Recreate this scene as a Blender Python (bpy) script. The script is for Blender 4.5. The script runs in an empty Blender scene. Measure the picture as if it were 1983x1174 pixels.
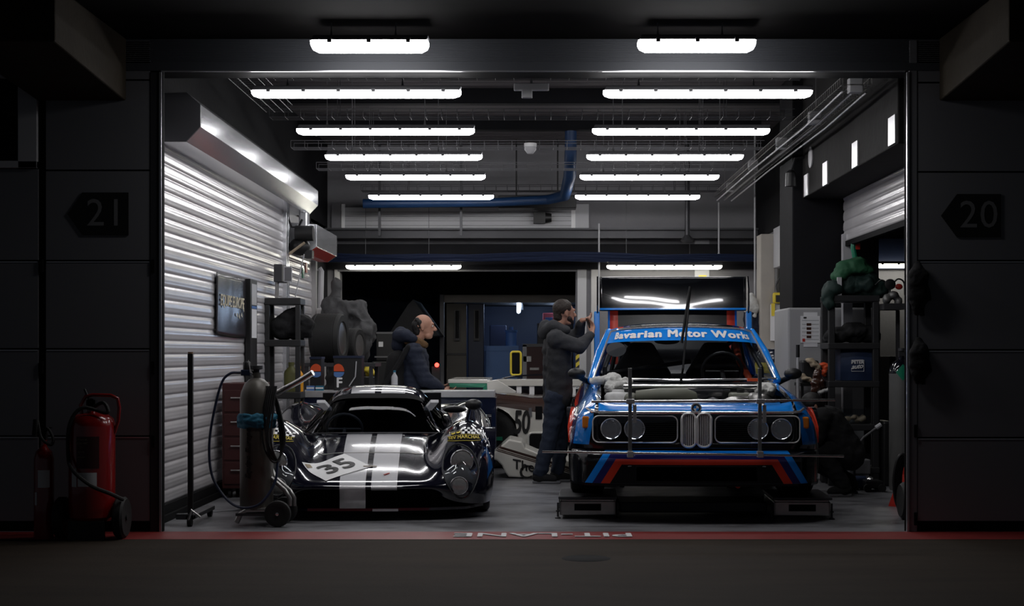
import bpy, math, random
from mathutils import Vector, Matrix, noise
from mathutils.bvhtree import BVHTree
random.seed(7)
R = math.radians
C = bpy.context.scene.collection
scn = bpy.context.scene
# ------------------------------------------------------------------ camera, world, exposure
F = 3000.0            # focal length in pixels of the 1983 wide frame
EYE = 1.25            # camera height
VX, VY = 1041.0, 683.0   # vanishing point
cd = bpy.data.cameras.new('camera'); cam = bpy.data.objects.new('camera', cd); C.objects.link(cam)
cam.location = (0, 0, EYE); cam.rotation_euler = (R(90), 0, 0)
cd.sensor_width = 36; cd.lens = F / 1983 * 36
cd.shift_x = -(VX - 991.5) / 1983; cd.shift_y = (VY - 587) / 1983
cd.clip_end = 200
scn.camera = cam
w = bpy.data.worlds.new('night'); scn.world = w; w.use_nodes = True
w.node_tree.nodes['Background'].inputs[0].default_value = (.75, .85, 1.0, 1)
w.node_tree.nodes['Background'].inputs[1].default_value = .030
scn.view_settings.view_transform = 'Standard'; scn.view_settings.look = 'None'
scn.view_settings.exposure = 0.22; scn.view_settings.gamma = 1; scn.view_settings.use_curve_mapping = False
LAMP = 18.0            # radiance of the tube lamps

def at(px, py, Y):    # the place at distance Y that stands at photo pixel (px, py)
    return Vector(((px - VX) * Y / F, Y, EYE + (VY - py) * Y / F))
def gy(py): return F * EYE / (py - VY)     # distance of a floor point seen at row py

# ------------------------------------------------------------------ materials
M = {}
def nt(name):
    m = bpy.data.materials.new(name); m.use_nodes = True
    n = m.node_tree.nodes; b = n['Principled BSDF']
    return m, n, m.node_tree.links, b
def mat(name, col, rough=.5, metal=0., coat=0., var=0., vs=6., bump=0., bs=40., spec=.5, emit=0., stretch=None):
    m, n, l, b = nt(name)
    b.inputs['Base Color'].default_value = (*col, 1); b.inputs['Roughness'].default_value = rough
    b.inputs['Metallic'].default_value = metal; b.inputs['Coat Weight'].default_value = coat
    b.inputs['Coat Roughness'].default_value = .03; b.inputs['Specular IOR Level'].default_value = spec
    if emit:
        b.inputs['Emission Color'].default_value = (*col, 1); b.inputs['Emission Strength'].default_value = emit
    if var or bump:
        tc = n.new('ShaderNodeTexCoord'); mp = n.new('ShaderNodeMapping'); l.new(tc.outputs['Object'], mp.inputs[0])
        if stretch: mp.inputs['Scale'].default_value = stretch
    if var:
        t = n.new('ShaderNodeTexNoise'); t.inputs['Scale'].default_value = vs; t.inputs['Detail'].default_value = 6
        l.new(mp.outputs[0], t.inputs['Vector'])
        mx = n.new('ShaderNodeMix'); mx.data_type = 'RGBA'
        mx.inputs[6].default_value = (*[c * (1 - var) for c in col], 1); mx.inputs[7].default_value = (*[min(1, c * (1 + var)) for c in col], 1)
        l.new(t.outputs['Fac'], mx.inputs[0]); l.new(mx.outputs[2], b.inputs['Base Color'])
    if bump:
        t2 = n.new('ShaderNodeTexNoise'); t2.inputs['Scale'].default_value = bs; t2.inputs['Detail'].default_value = 4
        l.new(mp.outputs[0], t2.inputs['Vector'])
        bp = n.new('ShaderNodeBump'); bp.inputs['Strength'].default_value = bump; bp.inputs['Distance'].default_value = .01
        l.new(t2.outputs['Fac'], bp.inputs['Height']); l.new(bp.outputs[0], b.inputs['Normal'])
    M[name] = m; return m
def glass(name, tint, refl=1.0):
    m, n, l, b = nt(name); n.remove(b)
    tr = n.new('ShaderNodeBsdfTransparent'); tr.inputs[0].default_value = (*tint, 1)
    g = n.new('ShaderNodeBsdfGlossy'); g.inputs['Roughness'].default_value = .02
    lw = n.new('ShaderNodeLayerWeight'); lw.inputs['Blend'].default_value = .5
    fr = n.new('ShaderNodeMath'); fr.operation = 'POWER'; fr.inputs[1].default_value = 5; l.new(lw.outputs['Facing'], fr.inputs[0])
    mu = n.new('ShaderNodeMath'); mu.operation = 'MULTIPLY_ADD'; mu.inputs[1].default_value = .9*refl; mu.inputs[2].default_value = .045*refl; mu.use_clamp = True
    mix = n.new('ShaderNodeMixShader')
    l.new(fr.outputs[0], mu.inputs[0]); l.new(mu.outputs[0], mix.inputs[0]); l.new(tr.outputs[0], mix.inputs[1]); l.new(g.outputs[0], mix.inputs[2])
    l.new(mix.outputs[0], n['Material Output'].inputs[0]); M[name] = m; return m
class NG:                                    # small expression helper for shader maths
    def __init__(s, m): s.n = m.node_tree.nodes; s.l = m.node_tree.links
    def f(s, op, a, b=0., c=None):
        k = s.n.new('ShaderNodeMath'); k.operation = op
        for i, v in enumerate((a, b) if c is None else (a, b, c)):
            if isinstance(v, (int, float)): k.inputs[i].default_value = v
            else: s.l.new(v, k.inputs[i])
        return k.outputs[0]
    def xyz(s):
        tc = s.n.new('ShaderNodeTexCoord'); sp = s.n.new('ShaderNodeSeparateXYZ'); s.l.new(tc.outputs['Object'], sp.inputs[0])
        return sp.outputs
    def ramp(s, fac, stops):                 # hard steps: [(pos, colour), ...]
        r = s.n.new('ShaderNodeValToRGB'); r.color_ramp.interpolation = 'CONSTANT'; e = r.color_ramp.elements
        while len(e) < len(stops): e.new(.5)
        for el, (p, c) in zip(e, stops): el.position = p; el.color = (*c, 1)
        s.l.new(fac, r.inputs[0]); return r.outputs[0]
    def mix(s, fac, a, b):
        k = s.n.new('ShaderNodeMix'); k.data_type = 'RGBA'; s.l.new(fac, k.inputs[0])
        for i, v in ((6, a), (7, b)):
            if isinstance(v, tuple): k.inputs[i].default_value = (*v, 1)
            else: s.l.new(v, k.inputs[i])
        return k.outputs[2]

mat('shutter', (.82, .80, .82), .26, .3, var=.10, vs=3)
mat('shutter_dull', (.42, .42, .43), .4, .1, var=.15, vs=3)
mat('housing', (.72, .73, .76), .20, .7, var=.06, vs=4)
mat('housing_end', (.09, .09, .10), .5, .3)
mat('white_wall', (.55, .54, .54), .7, var=.12, vs=3, bump=.15, bs=30)
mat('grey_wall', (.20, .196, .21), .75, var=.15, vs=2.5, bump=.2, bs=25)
mat('cream_wall', (.42, .39, .35), .75, var=.2, vs=4)
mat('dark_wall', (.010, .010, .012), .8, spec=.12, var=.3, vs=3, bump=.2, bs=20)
mat('dark_concrete', (.020, .019, .019), .85, spec=.15, var=.4, vs=3, bump=.35, bs=14)
mat('concrete', (.040, .032, .022), .85, spec=.2, var=.3, vs=4, bump=.3, bs=25)
mat('ceiling', (.058, .050, .056), .8, var=.3, vs=2, stretch=(1, 6, 1))
mat('facade', (.20, .20, .215), .5, .2, var=.08, vs=60, stretch=(.6, 1, 30), bump=.08, bs=80)
mat('facade_dark', (.035, .035, .04), .5, .2)
mat('trim_metal', (.5, .5, .53), .3, .8)
mat('lintel', (.05, .054, .064), .6)
mat('red_paint', (.24, .024, .022), .5, var=.25, vs=9)
mat('white_paint', (.75, .75, .75), .6, var=.2, vs=20)
mat('asphalt', (.034, .024, .016), .85, spec=.25, var=.45, vs=2.2, bump=.35, bs=120, stretch=(.5, 2, 1))
mat('black_plastic', (.012, .012, .013), .45)
mat('black_matt', (.006, .006, .007), .8, spec=.15)
mat('pillar_grey', (.36, .36, .37), .7, var=.08, vs=4)
mat('rubber', (.012, .012, .012), .7, bump=.2, bs=60)
mat('grey_plastic', (.14, .14, .15), .5)
mat('light_grey', (.5, .5, .52), .5)
mat('steel', (.42, .41, .40), .32, .9, var=.2, vs=20)
mat('bright_steel', (.72, .71, .70), .22, 1.)
mat('chrome', (.80, .80, .82), .14, .75)
mat('grille_chrome', (.9, .9, .9), .28, .35)
mat('alu', (.68, .68, .70), .38, .75, var=.08, vs=15)
mat('dark_steel', (.06, .06, .065), .5, .5)
mat('black_paint', (.005, .0055, .010), .12, coat=1.)
mat('blue_paint', (.006, .27, .92), .2, coat=1.)
mat('white_gloss', (.72, .70, .64), .25, coat=.6)
mat('brown_gloss', (.055, .022, .014), .25, coat=.6)
mat('green_gloss', (.01, .22, .12), .3, coat=.4)
mat('red', (.5, .03, .02), .35)
mat('orange_red', (.75, .10, .03), .4)
mat('extinguisher_red', (.24, .008, .007), .22, coat=.5)
mat('dark_red', (.055, .010, .010), .5)
mat('yellow', (.80, .62, .05), .45)
mat('amber', (.75, .22, .02), .15, coat=.6)
mat('white', (.9, .9, .9), .5)
mat('door_grey', (.13, .12, .105), .7, var=.3, vs=3)
mat('paper', (.78, .78, .80), .7)
mat('text_black', (.01, .01, .01), .5)
mat('text_white', (.85, .85, .85), .5)
mat('text_grey', (.17, .17, .175), .6)
mat('canopy', (.006, .0055, .0055), .9, spec=.08, var=.3, vs=3)
mat('hose_olive', (.16, .165, .13), .55)
mat('cream', (.75, .68, .5), .6)
mat('cable_blue', (.006, .013, .042), .5)
mat('duct_blue', (.006, .035, .11), .5)
mat('teal', (.02, .16, .26), .7)
mat('bin_blue', (.10, .22, .52), .5, var=.15, vs=4)
mat('navy', (.006, .010, .030), .2, coat=.5)
mat('navy_cloth', (.007, .012, .030), .8, bump=.3, bs=60)
mat('bag_navy', (.010, .025, .075), .6, bump=.2, bs=30)
mat('black_cloth', (.006, .006, .007), .9, bump=.3, bs=50)
mat('green_cloth', (.012, .085, .035), .75, bump=.25, bs=30)
mat('dark_green_cloth', (.005, .022, .018), .75, bump=.25, bs=30)
mat('grey_cloth', (.075, .075, .078), .9, bump=.4, bs=60)
mat('white_cloth', (.6, .6, .58), .9, var=.3, vs=30, bump=.4, bs=40)
mat('beige_cloth', (.42, .34, .24), .9)
mat('charcoal_cloth', (.022, .0225, .026), .85, bump=.3, bs=70)
mat('charcoal_grey', (.038, .039, .044), .85, bump=.3, bs=70)
mat('jeans', (.016, .024, .045), .9, bump=.25, bs=90)
mat('skin', (.50, .26, .18), .55)
mat('hair', (.022, .013, .009), .6, bump=.4, bs=120)
mat('hair_dark', (.010, .009, .009), .6, bump=.4, bs=120)
mat('fur_brown', (.14, .075, .03), .9, bump=.5, bs=120)
mat('gas_grey', (.17, .17, .165), .42, .35, var=.3, vs=5)
mat('cyl_dark', (.10, .092, .08), .4, .3, var=.35, vs=6)
mat('lens', (.42, .42, .42), .22, .5, coat=1., bump=.35, bs=45)
mat('reflector', (.8, .8, .8), .1, 1.)
mat('sign_black', (.004, .004, .004), .6)
mat('floor_wood', (.2, .12, .07), .6)
mat('hazard', (.7, .55, .05), .5)
mat('orange_drink', (.8, .35, .02), .2)
mat('olive', (.14, .14, .04), .5)
mat('pink', (.6, .12, .16), .5)
mat('lamp_white', (1., .99, 1.), .4, emit=LAMP)
mat('lamp_warm', (1., .97, .84), .4, emit=LAMP * .5)
mat('lamp_blue', (.55, .72, 1.), .4, emit=16.)
mat('lamp_red', (1., .03, .02), .4, emit=8.)
glass('glass_dark', (.42, .45, .48), .35)
glass('glass_racer', (.35, .38, .42), .12)
glass('glass_clear', (.80, .83, .85), .6)
glass('glass_cover', (.8, .82, .84), 1.0)
def floor_mat():
    m, n, l, b = nt('floor_paint'); g = NG(m)
    tc = n.new('ShaderNodeTexCoord'); t = n.new('ShaderNodeTexNoise'); t.inputs['Scale'].default_value = 1.6; t.inputs['Detail'].default_value = 9; t.inputs['Roughness'].default_value = .65
    mp = n.new('ShaderNodeMapping'); mp.inputs['Scale'].default_value = (1, 1.7, 1); l.new(tc.outputs['Object'], mp.inputs[0]); l.new(mp.outputs[0], t.inputs['Vector'])
    r = n.new('ShaderNodeValToRGB'); r.color_ramp.elements[0].position = .36; r.color_ramp.elements[0].color = (.085, .083, .088, 1); r.color_ramp.elements[1].position = .56; r.color_ramp.elements[1].color = (.235, .235, .25, 1)
    l.new(t.outputs['Fac'], r.inputs[0]); l.new(r.outputs[0], b.inputs['Base Color'])
    rr = n.new('ShaderNodeMapRange'); rr.inputs[3].default_value = .22; rr.inputs[4].default_value = .5
    t2 = n.new('ShaderNodeTexNoise'); t2.inputs['Scale'].default_value = 5; t2.inputs['Detail'].default_value = 6; l.new(tc.outputs['Object'], t2.inputs['Vector'])
    l.new(t2.outputs['Fac'], rr.inputs[0]); l.new(rr.outputs[0], b.inputs['Roughness'])
    M['floor_paint'] = m
floor_mat()

# ------------------------------------------------------------------ mesh builder
class MB:
    def __init__(s): s.v = []; s.f = []; s.m = []; s.cur = 0
    def mi(s, i): s.cur = i; return s
    def add(s, vs, fs):
        k = len(s.v); s.v += [Vector(p) for p in vs]
        for f in fs: s.f.append(tuple(k + i for i in f)); s.m.append(s.cur)
        return s
    def box(s, a, b):
        x0, y0, z0 = a; x1, y1, z1 = b
        x0, x1 = min(x0, x1), max(x0, x1); y0, y1 = min(y0, y1), max(y0, y1); z0, z1 = min(z0, z1), max(z0, z1)
        return s.add([(x0,y0,z0),(x1,y0,z0),(x1,y1,z0),(x0,y1,z0),(x0,y0,z1),(x1,y0,z1),(x1,y1,z1),(x0,y1,z1)],
                     [(0,3,2,1),(4,5,6,7),(0,1,5,4),(1,2,6,5),(2,3,7,6),(3,0,4,7)])
    def obox(s, c, ax, ay, az):               # oriented box: centre and three half axes
        c = Vector(c); ax, ay, az = Vector(ax), Vector(ay), Vector(az)
        vs = [c + sx*ax + sy*ay + sz*az for sz in (-1, 1) for sx, sy in ((-1,-1),(1,-1),(1,1),(-1,1))]
        return s.add(vs, [(0,3,2,1),(4,5,6,7),(0,1,5,4),(1,2,6,5),(2,3,7,6),(3,0,4,7)])
    def prism(s, poly, vec):                  # planar polygon swept along a vector
        n = len(poly); vec = Vector(vec); p = [Vector(q) for q in poly]
        return s.add(p + [q + vec for q in p], [tuple(range(n))[::-1], tuple(range(n, 2*n))] + [(i, (i+1) % n, n+(i+1) % n, n+i) for i in range(n)])
    def tube(s, pts, r, n=8, cap=True):       # round tube along a polyline, radius number or list
        pts = [Vector(p) for p in pts]; k = len(s.v); N = len(pts)
        rr = r if isinstance(r, (list, tuple)) else [r] * N
        t0 = (pts[1] - pts[0]).normalized(); up = Vector((0,0,1)) if abs(t0.z) < .9 else Vector((1,0,0))
        a = t0.cross(up).normalized(); vs = []; fs = []
        for i, p in enumerate(pts):
            t = (pts[min(i+1, N-1)] - pts[max(i-1, 0)])
            t = t.normalized() if t.length > 1e-9 else t0
            a = (a - t * a.dot(t)); a = a.normalized() if a.length > 1e-6 else t.orthogonal().normalized()
            b = t.cross(a)
            for j in range(n):
                q = 2*math.pi*j/n; vs.append(p + rr[i] * (math.cos(q)*a + math.sin(q)*b))
        for i in range(N-1):
            for j in range(n):
                j2 = (j+1) % n; fs.append((i*n+j, i*n+j2, (i+1)*n+j2, (i+1)*n+j))
        if cap: fs += [tuple(range(n))[::-1], tuple((N-1)*n + j for j in range(n))]
        return s.add(vs, fs)
    def lathe(s, prof, c=(0,0,0), axis='z', n=24):   # [(radius, height), ...]
        c = Vector(c); vs = []; fs = []; N = len(prof)
        for r, h in prof:
            for j in range(n):
                q = 2*math.pi*j/n; x, y = r*math.cos(q), r*math.sin(q)
                vs.append(c + Vector({'z': (x, y, h), 'x': (h, x, y), 'y': (y, h, x)}[axis]))
        for i in range(N-1):
            for j in range(n):
                j2 = (j+1) % n; fs.append((i*n+j, i*n+j2, (i+1)*n+j2, (i+1)*n+j))
        if prof[0][0] > 1e-5: fs.append(tuple(range(n))[::-1])
        if prof[-1][0] > 1e-5: fs.append(tuple((N-1)*n+j for j in range(n)))
        return s.add(vs, fs)
    def ball(s, c, r, n=14, m=9):
        c = Vector(c); r = Vector(r) if not isinstance(r, (int, float)) else Vector((r, r, r)); vs = []; fs = []
        for i in range(1, m):
            p = math.pi*i/m
            for j in range(n):
                q = 2*math.pi*j/n; vs.append(c + Vector((r.x*math.sin(p)*math.cos(q), r.y*math.sin(p)*math.sin(q), r.z*math.cos(p))))
        vs += [c + Vector((0,0,r.z)), c - Vector((0,0,r.z))]; T = len(vs)-2
        for i in range(m-2):
            for j in range(n):
                j2 = (j+1) % n; fs.append((i*n+j, (i+1)*n+j, (i+1)*n+j2, i*n+j2))
        for j in range(n):
            j2 = (j+1) % n; fs += [(T, j, j2), (T+1, (m-2)*n+j2, (m-2)*n+j)]
        return s.add(vs, fs)
    def cap(s, p, q, r0, r1=None, n=12):      # capsule with a taper
        p, q = Vector(p), Vector(q); r1 = r0 if r1 is None else r1; d = q - p
        if d.length < 1e-6: return s.ball(p, r0)
        t = d.normalized(); pts = []; rs = []
        for k in range(5): a = math.pi/2*k/4; pts.append(p - t*r0*math.cos(a)); rs.append(max(.0008, r0*math.sin(a)))
        for k in range(5): a = math.pi/2*k/4; pts.append(q + t*r1*math.sin(a)); rs.append(max(.0008, r1*math.cos(a)))
        return s.tube(pts, rs, n)
    def chain(s, pts, rs, n=12):
        for i in range(len(pts)-1): s.cap(pts[i], pts[i+1], rs[i], rs[i+1], n)
        return s
    def grid(s, rows, skip=None, mfn=None, flip=False):   # rows of points -> quads
        k = len(s.v); nr, nc = len(rows), len(rows[0])
        s.v += [Vector(p) for r in rows for p in r]
        for i in range(nr-1):
            for j in range(nc-1):
                if skip and skip(i, j): continue
                f = (k+i*nc+j, k+i*nc+j+1, k+(i+1)*nc+j+1, k+(i+1)*nc+j)
                s.f.append(f[::-1] if flip else f); s.m.append(mfn(i, j) if mfn else s.cur)
        return s
    def xf(s, mtx): s.v = [mtx @ p for p in s.v]; return s
    def mesh(s, name, mats, smooth=40):
        me = bpy.data.meshes.new(name); me.from_pydata([tuple(p) for p in s.v], [], s.f)
        for m in (mats if isinstance(mats, (list, tuple)) else [mats]): me.materials.append(M[m] if isinstance(m, str) else m)
        if any(s.m): me.polygons.foreach_set('material_index', s.m)
        me.validate(); me.update()
        if smooth:
            me.shade_smooth()
            if smooth < 180: me.set_sharp_from_angle(angle=R(smooth))
        return me
    def build(s, name, mats, parent=None, smooth=40, bevel=0., world=True, label=None, solid=0., sub=0):
        if parent is not None and world: s.xf(wm(parent).inverted())
        loc = None
        if parent is None and s.v:
            lo = [min(p[i] for p in s.v) for i in range(3)]; hi = [max(p[i] for p in s.v) for i in range(3)]
            loc = Vector(((lo[0]+hi[0])/2, (lo[1]+hi[1])/2, lo[2])); s.v = [p - loc for p in s.v]
        o = bpy.data.objects.new(name, s.mesh(name, mats, smooth)); C.objects.link(o)
        if loc is not None: o.location = loc
        if parent is not None: o.parent = parent
        if solid: md = o.modifiers.new('thickness', 'SOLIDIFY'); md.thickness = solid; md.offset = 0
        if bevel: md = o.modifiers.new('bevel', 'BEVEL'); md.width = bevel; md.segments = 2; md.limit_method = 'ANGLE'; md.angle_limit = R(50)
        if sub: md = o.modifiers.new('sub', 'SUBSURF'); md.levels = sub; md.render_levels = sub
        if label: o['label'] = label
        return o
def wm(o):
    m = Matrix.LocRotScale(o.location, o.rotation_euler, o.scale)
    return wm(o.parent) @ m if o.parent else m
def tag(o, label, cat, group=None, kind=None):
    if label: o['label'] = label
    if cat: o['category'] = cat
    if group: o['group'] = group
    if kind: o['kind'] = kind
    return o
def thing(name, label, cat, loc=(0,0,0), rz=0, group=None):
    o = bpy.data.objects.new(name, None); C.objects.link(o); o.location = loc; o.rotation_euler = (0,0,rz); o.empty_display_size = .1
    return tag(o, label, cat, group)
def struct(o): o['kind'] = 'structure'; return o
def copy_tree(o, parent=None):
    c = o.copy(); C.objects.link(c)
    if parent: c.parent = parent
    for ch in list(o.children): copy_tree(ch, c)
    return c
def fuse(mb, name, mats, parent=None, voxel=.012, smooth=4, world=True, wrinkle=0., wscale=9., label=None, mfn=None, fine=0.):
    """one continuous skin over overlapping volumes"""
    if parent is not None and world: mb.xf(wm(parent).inverted())
    loc = None
    if parent is None:
        lo = [min(p[i] for p in mb.v) for i in range(3)]; hi = [max(p[i] for p in mb.v) for i in range(3)]
        loc = Vector(((lo[0]+hi[0])/2, (lo[1]+hi[1])/2, lo[2])); mb.v = [p - loc for p in mb.v]
    o = bpy.data.objects.new(name, mb.mesh(name, mats, 180)); C.objects.link(o)
    md = o.modifiers.new('r', 'REMESH'); md.mode = 'VOXEL'; md.voxel_size = voxel
    if smooth: ms = o.modifiers.new('s', 'SMOOTH'); ms.iterations = smooth; ms.factor = .5
    dg = bpy.context.evaluated_depsgraph_get(); me = bpy.data.meshes.new_from_object(o.evaluated_get(dg))
    o.modifiers.clear(); old = o.data; o.data = me; bpy.data.meshes.remove(old); me.name = name
    me.materials.clear()
    for m in (mats if isinstance(mats, (list, tuple)) else [mats]): me.materials.append(M[m])
    if wrinkle:
        ns = [v.normal.copy() for v in me.vertices]
        for v, nn in zip(me.vertices, ns):
            p = v.co * wscale
            v.co += nn * wrinkle * (noise.noise(p + Vector((0,0,p.z*.4))) + .6*(.3-abs(noise.noise(p*1.9))) )
    if mfn:
        for p in me.polygons: p.material_index = mfn(p.center)
    me.shade_smooth()
    if loc is not None: o.location = loc
    if parent is not None: o.parent = parent
    if label: o['label'] = label
    return o
def text(body, size, bold=0., spacing=1., shear=0., align='CENTER'):
    """flat letters in the xy plane as (verts, faces), centred"""
    cu = bpy.data.curves.new('t', 'FONT'); cu.body = body; cu.size = size; cu.space_character = spacing; cu.shear = shear
    cu.align_x = align; cu.align_y = 'CENTER'; cu.resolution_u = 3; cu.fill_mode = 'FRONT'
    o = bpy.data.objects.new('t', cu); C.objects.link(o)
    dg = bpy.context.evaluated_depsgraph_get(); me = bpy.data.meshes.new_from_object(o.evaluated_get(dg))
    v0 = [v.co.copy() for v in me.vertices]; f0 = [tuple(p.vertices) for p in me.polygons]; vs = []; fs = []
    for dx, dy in ([(0,0)] + ([(bold*math.cos(R(45*k)), bold*math.sin(R(45*k))) for k in range(8)] if bold else [])):
        k0 = len(vs); vs += [v + Vector((dx, dy, k0/len(v0)*.0004)) for v in v0]; fs += [tuple(k0+i for i in f) for f in f0]
    bpy.data.objects.remove(o); bpy.data.curves.remove(cu); bpy.data.meshes.remove(me)
    return vs, fs
def lay(vs, fs, fn):
    """set flat letters on a surface; overlapping strokes step outward by hairs"""
    out = []
    for v in vs:
        p = Vector(fn(v)); e = 1e-3; nn = (Vector(fn(v + Vector((e,0,0)))) - p).cross(Vector(fn(v + Vector((0,e,0)))) - p)
        out.append(p + (nn.normalized()*v.z if nn.length > 0 else Vector()))
    return MB().add(out, fs)
def letters(name, body, size, fn, m, parent, bold=0., spacing=1., shear=0., world=True):
    vs, fs = text(body, size, bold, spacing, shear)
    return lay(vs, fs, lambda v: fn(v.x, v.y)).build(name, m, parent, 0, world=world)
def spline(vals, n):
    """Catmull-Rom through the given points, n samples per span"""
    P = [Vector(v) for v in vals]; out = []
    for i in range(len(P)-1):
        p0 = P[i-1] if i else 2*P[0]-P[1]; p1, p2 = P[i], P[i+1]; p3 = P[i+2] if i+2 < len(P) else 2*P[-1]-P[-2]
        for k in range(n):
            t = k/n
            out.append(.5*((2*p1) + (p2-p0)*t + (2*p0-5*p1+4*p2-p3)*t*t + (3*p1-p0-3*p2+p3)*t**3))
    out.append(P[-1]); return out
def surface(ctrl, nu, nv):
    """dense grid through a control grid; nu per column span, nv per row span"""
    rows = [spline(r, nu) for r in ctrl]
    cols = [spline([r[j] for r in rows], nv) for j in range(len(rows[0]))]
    return [[c[i] for c in cols] for i in range(len(cols[0]))]
def mirror_rows(rows):
    return [[Vector((-p.x, p.y, p.z)) for p in r[:0:-1]] + list(r) for r in rows]
def rrect(w, h, r, n=5, cx=0, cz=0):
    """rounded rectangle outline in (x, z)"""
    out = []
    for sx, sz, a0 in ((1,1,0),(-1,1,90),(-1,-1,180),(1,-1,270)):
        for k in range(n+1):
            a = R(a0 + 90*k/n); out.append((cx + sx*(w/2-r) + r*math.cos(a), cz + sz*(h/2-r) + r*math.sin(a)))
    return out
# ------------------------------------------------------------------ the setting
YF = 10.8                       # front face of the building
XL, XR, YB, ZC = -2.78, 3.0, 20.5, 4.0
struct(MB().box((XL-.3, YF, -.1), (9, 32, 0)).build('floor', 'floor_paint', smooth=0))
struct(MB().box((-9, -6, -.1), (9, 10.36, 0)).build('floor_outside', 'asphalt', smooth=0))
pl = struct(MB().box((-9, 10.36, -.1), (9, YF, .001)).build('trim_1', 'red_paint', smooth=0))
letters('lettering', 'PIT-LANE', .30, lambda x, y: Vector((.04 - x*1.0, 10.585 - y*.95, .004)), 'white_paint', pl, .004, 1.0)
struct(MB().lathe([(0,.0), (.14,.004), (.15,0)], at(1135,1082,gy(1082))*1, n=20).build('trim_2', 'black_matt'))
# ceiling with shallow planks that run across
def corrug(y0, y1, step, z, d, x0, x1):
    rows = []; y = y0
    while y < y1:
        rows += [[(x0, y, z), (x1, y, z)], [(x0, y+step*.86, z), (x1, y+step*.86, z)], [(x0, y+step*.88, z+d), (x1, y+step*.88, z+d)], [(x0, y+step*.98, z+d), (x1, y+step*.98, z+d)]]; y += step
    return rows
mb = MB().grid(corrug(11.0, YB, .24, ZC, .03, XL-.3, 9)); mb.box((XL-.3, 10.9, ZC+.04), (9, YB+.3, ZC+.2)); struct(mb.build('ceiling', 'ceiling', smooth=0))
for k, y in enumerate((12.3, 14.2, 16.1, 18.0)):
    struct(MB().box((XL, y, ZC-.16), (2.6, y+.14, ZC)).build('trim_%d' % (k+3), 'dark_wall', smooth=0))
# lintel over the opening: ribbed panel above, flat band and bright lip below
mb = MB(); z = 3.27
while z < 3.43: mb.box((-7, YF+.0, z), (7, YF+.3, z+.010)); mb.box((-7, YF+.006, z+.010), (7, YF+.3, z+.014)); z += .014
mb.box((-7, YF-.012, 3.215), (7, YF+.0, 3.268)); struct(MB().box((-7, YF+.0, 3.216), (7, YF+.3, 3.268)).build('beam_lintel', 'black_matt', smooth=0)); struct(mb.build('wall_lintel', 'lintel', smooth=0))  # lintel body coloured black so its underside reads as shaded
struct(MB().box((-2.62, YF-.02, 3.207), (2.56, YF+.0, 3.2145)).build('trim_7', 'trim_metal', smooth=0))
struct(MB().box((-9, 1.5, 3.44), (9, YF+.2, 3.7)).build('ceiling_canopy', 'canopy', smooth=0))
struct(MB().box((-9, YF+.02, 3.43), (9, YF+.26, 4.2)).build('wall_above_door', 'dark_wall', smooth=0))
# corbels under the canopy, left and right of the opening
for sx, nm in ((-1, 'left'), (1, 'right')):
    x0 = -2.867 if sx < 0 else 2.80
    poly = [(x0, YF, 3.005), (x0, YF, 3.44), (x0, 9.2, 3.44), (x0, 9.2, 3.1)]
    struct(MB().prism(poly, (sx*.62, 0, 0)).build('beam_' + nm, 'concrete', smooth=0, bevel=.012))
    mb = MB().tube([(x0+sx*.02, 9.15, 3.4), (x0+sx*.02, 9.15, 3.24), (x0+sx*.1, 9.15, 3.2), (x0+sx*.6, 9.15, 3.2)], .025)
# facade: stacked door panels each side
def panels(name, x0, x1, seams, m, mid=None):
    mb = MB(); g = .006
    for za, zb in zip(seams[:-1], seams[1:]): mb.box((x0, YF, za+g), (x1, YF+.06, zb-g)); mb.mi(1).box((x0+.004, YF-.003, zb-g-.006), (x1-.004, YF+.01, zb-g)).mi(0) if zb < 2.2 else None  # pale strips paint in the light caught by the panel edges
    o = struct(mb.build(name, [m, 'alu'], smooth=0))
    return o
zs = lambda py: EYE + (VY-py)*YF/F
xs = lambda px: (px-VX)*YF/F
SL = [.07, zs(845), zs(676), zs(505), zs(330), zs(155), 3.43]
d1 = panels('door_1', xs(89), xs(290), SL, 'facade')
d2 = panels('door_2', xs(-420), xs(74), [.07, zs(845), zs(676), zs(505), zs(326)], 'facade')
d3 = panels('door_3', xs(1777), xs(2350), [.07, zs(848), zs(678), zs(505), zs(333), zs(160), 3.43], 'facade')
struct(MB().box((-9, YF+.015, 0), (xs(318)-.012, YF+.06, 3.43)).build('wall_front_left', 'black_matt', smooth=0))
struct(MB().box((xs(1752)+.012, YF+.05, 0), (9, YF+.06, 3.43)).build('wall_front_right', 'black_matt', smooth=0))
for o, px, pys in ((d1, 81, (515, 712)), (d1, 297, (515, 712, 855)), (d3, 1773, (835, 1005))):
    for py in pys:
        MB().box((xs(px)-.012, YF-.012, zs(py)-.045), (xs(px)+.012, YF+.05, zs(py)+.045)).build('hinge', 'black_matt', o, smooth=0, bevel=.004)
struct(MB().box((xs(291), YF-.004, 0), (xs(307), YF+.05, 3.205)).build('trim_8', 'facade_dark', smooth=0, bevel=.003))
struct(MB().box((xs(309), YF-.012, 0), (xs(313), YF+.02, 3.205)).build('trim_9', 'trim_metal', smooth=0))
struct(MB().box((xs(1756), YF-.012, 0), (xs(1760), YF+.02, 3.205)).build('trim_10', 'trim_metal', smooth=0))
struct(MB().box((xs(1761), YF-.004, 0), (xs(1776), YF+.05, 3.43)).build('trim_11', 'facade', smooth=0, bevel=.003))
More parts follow.
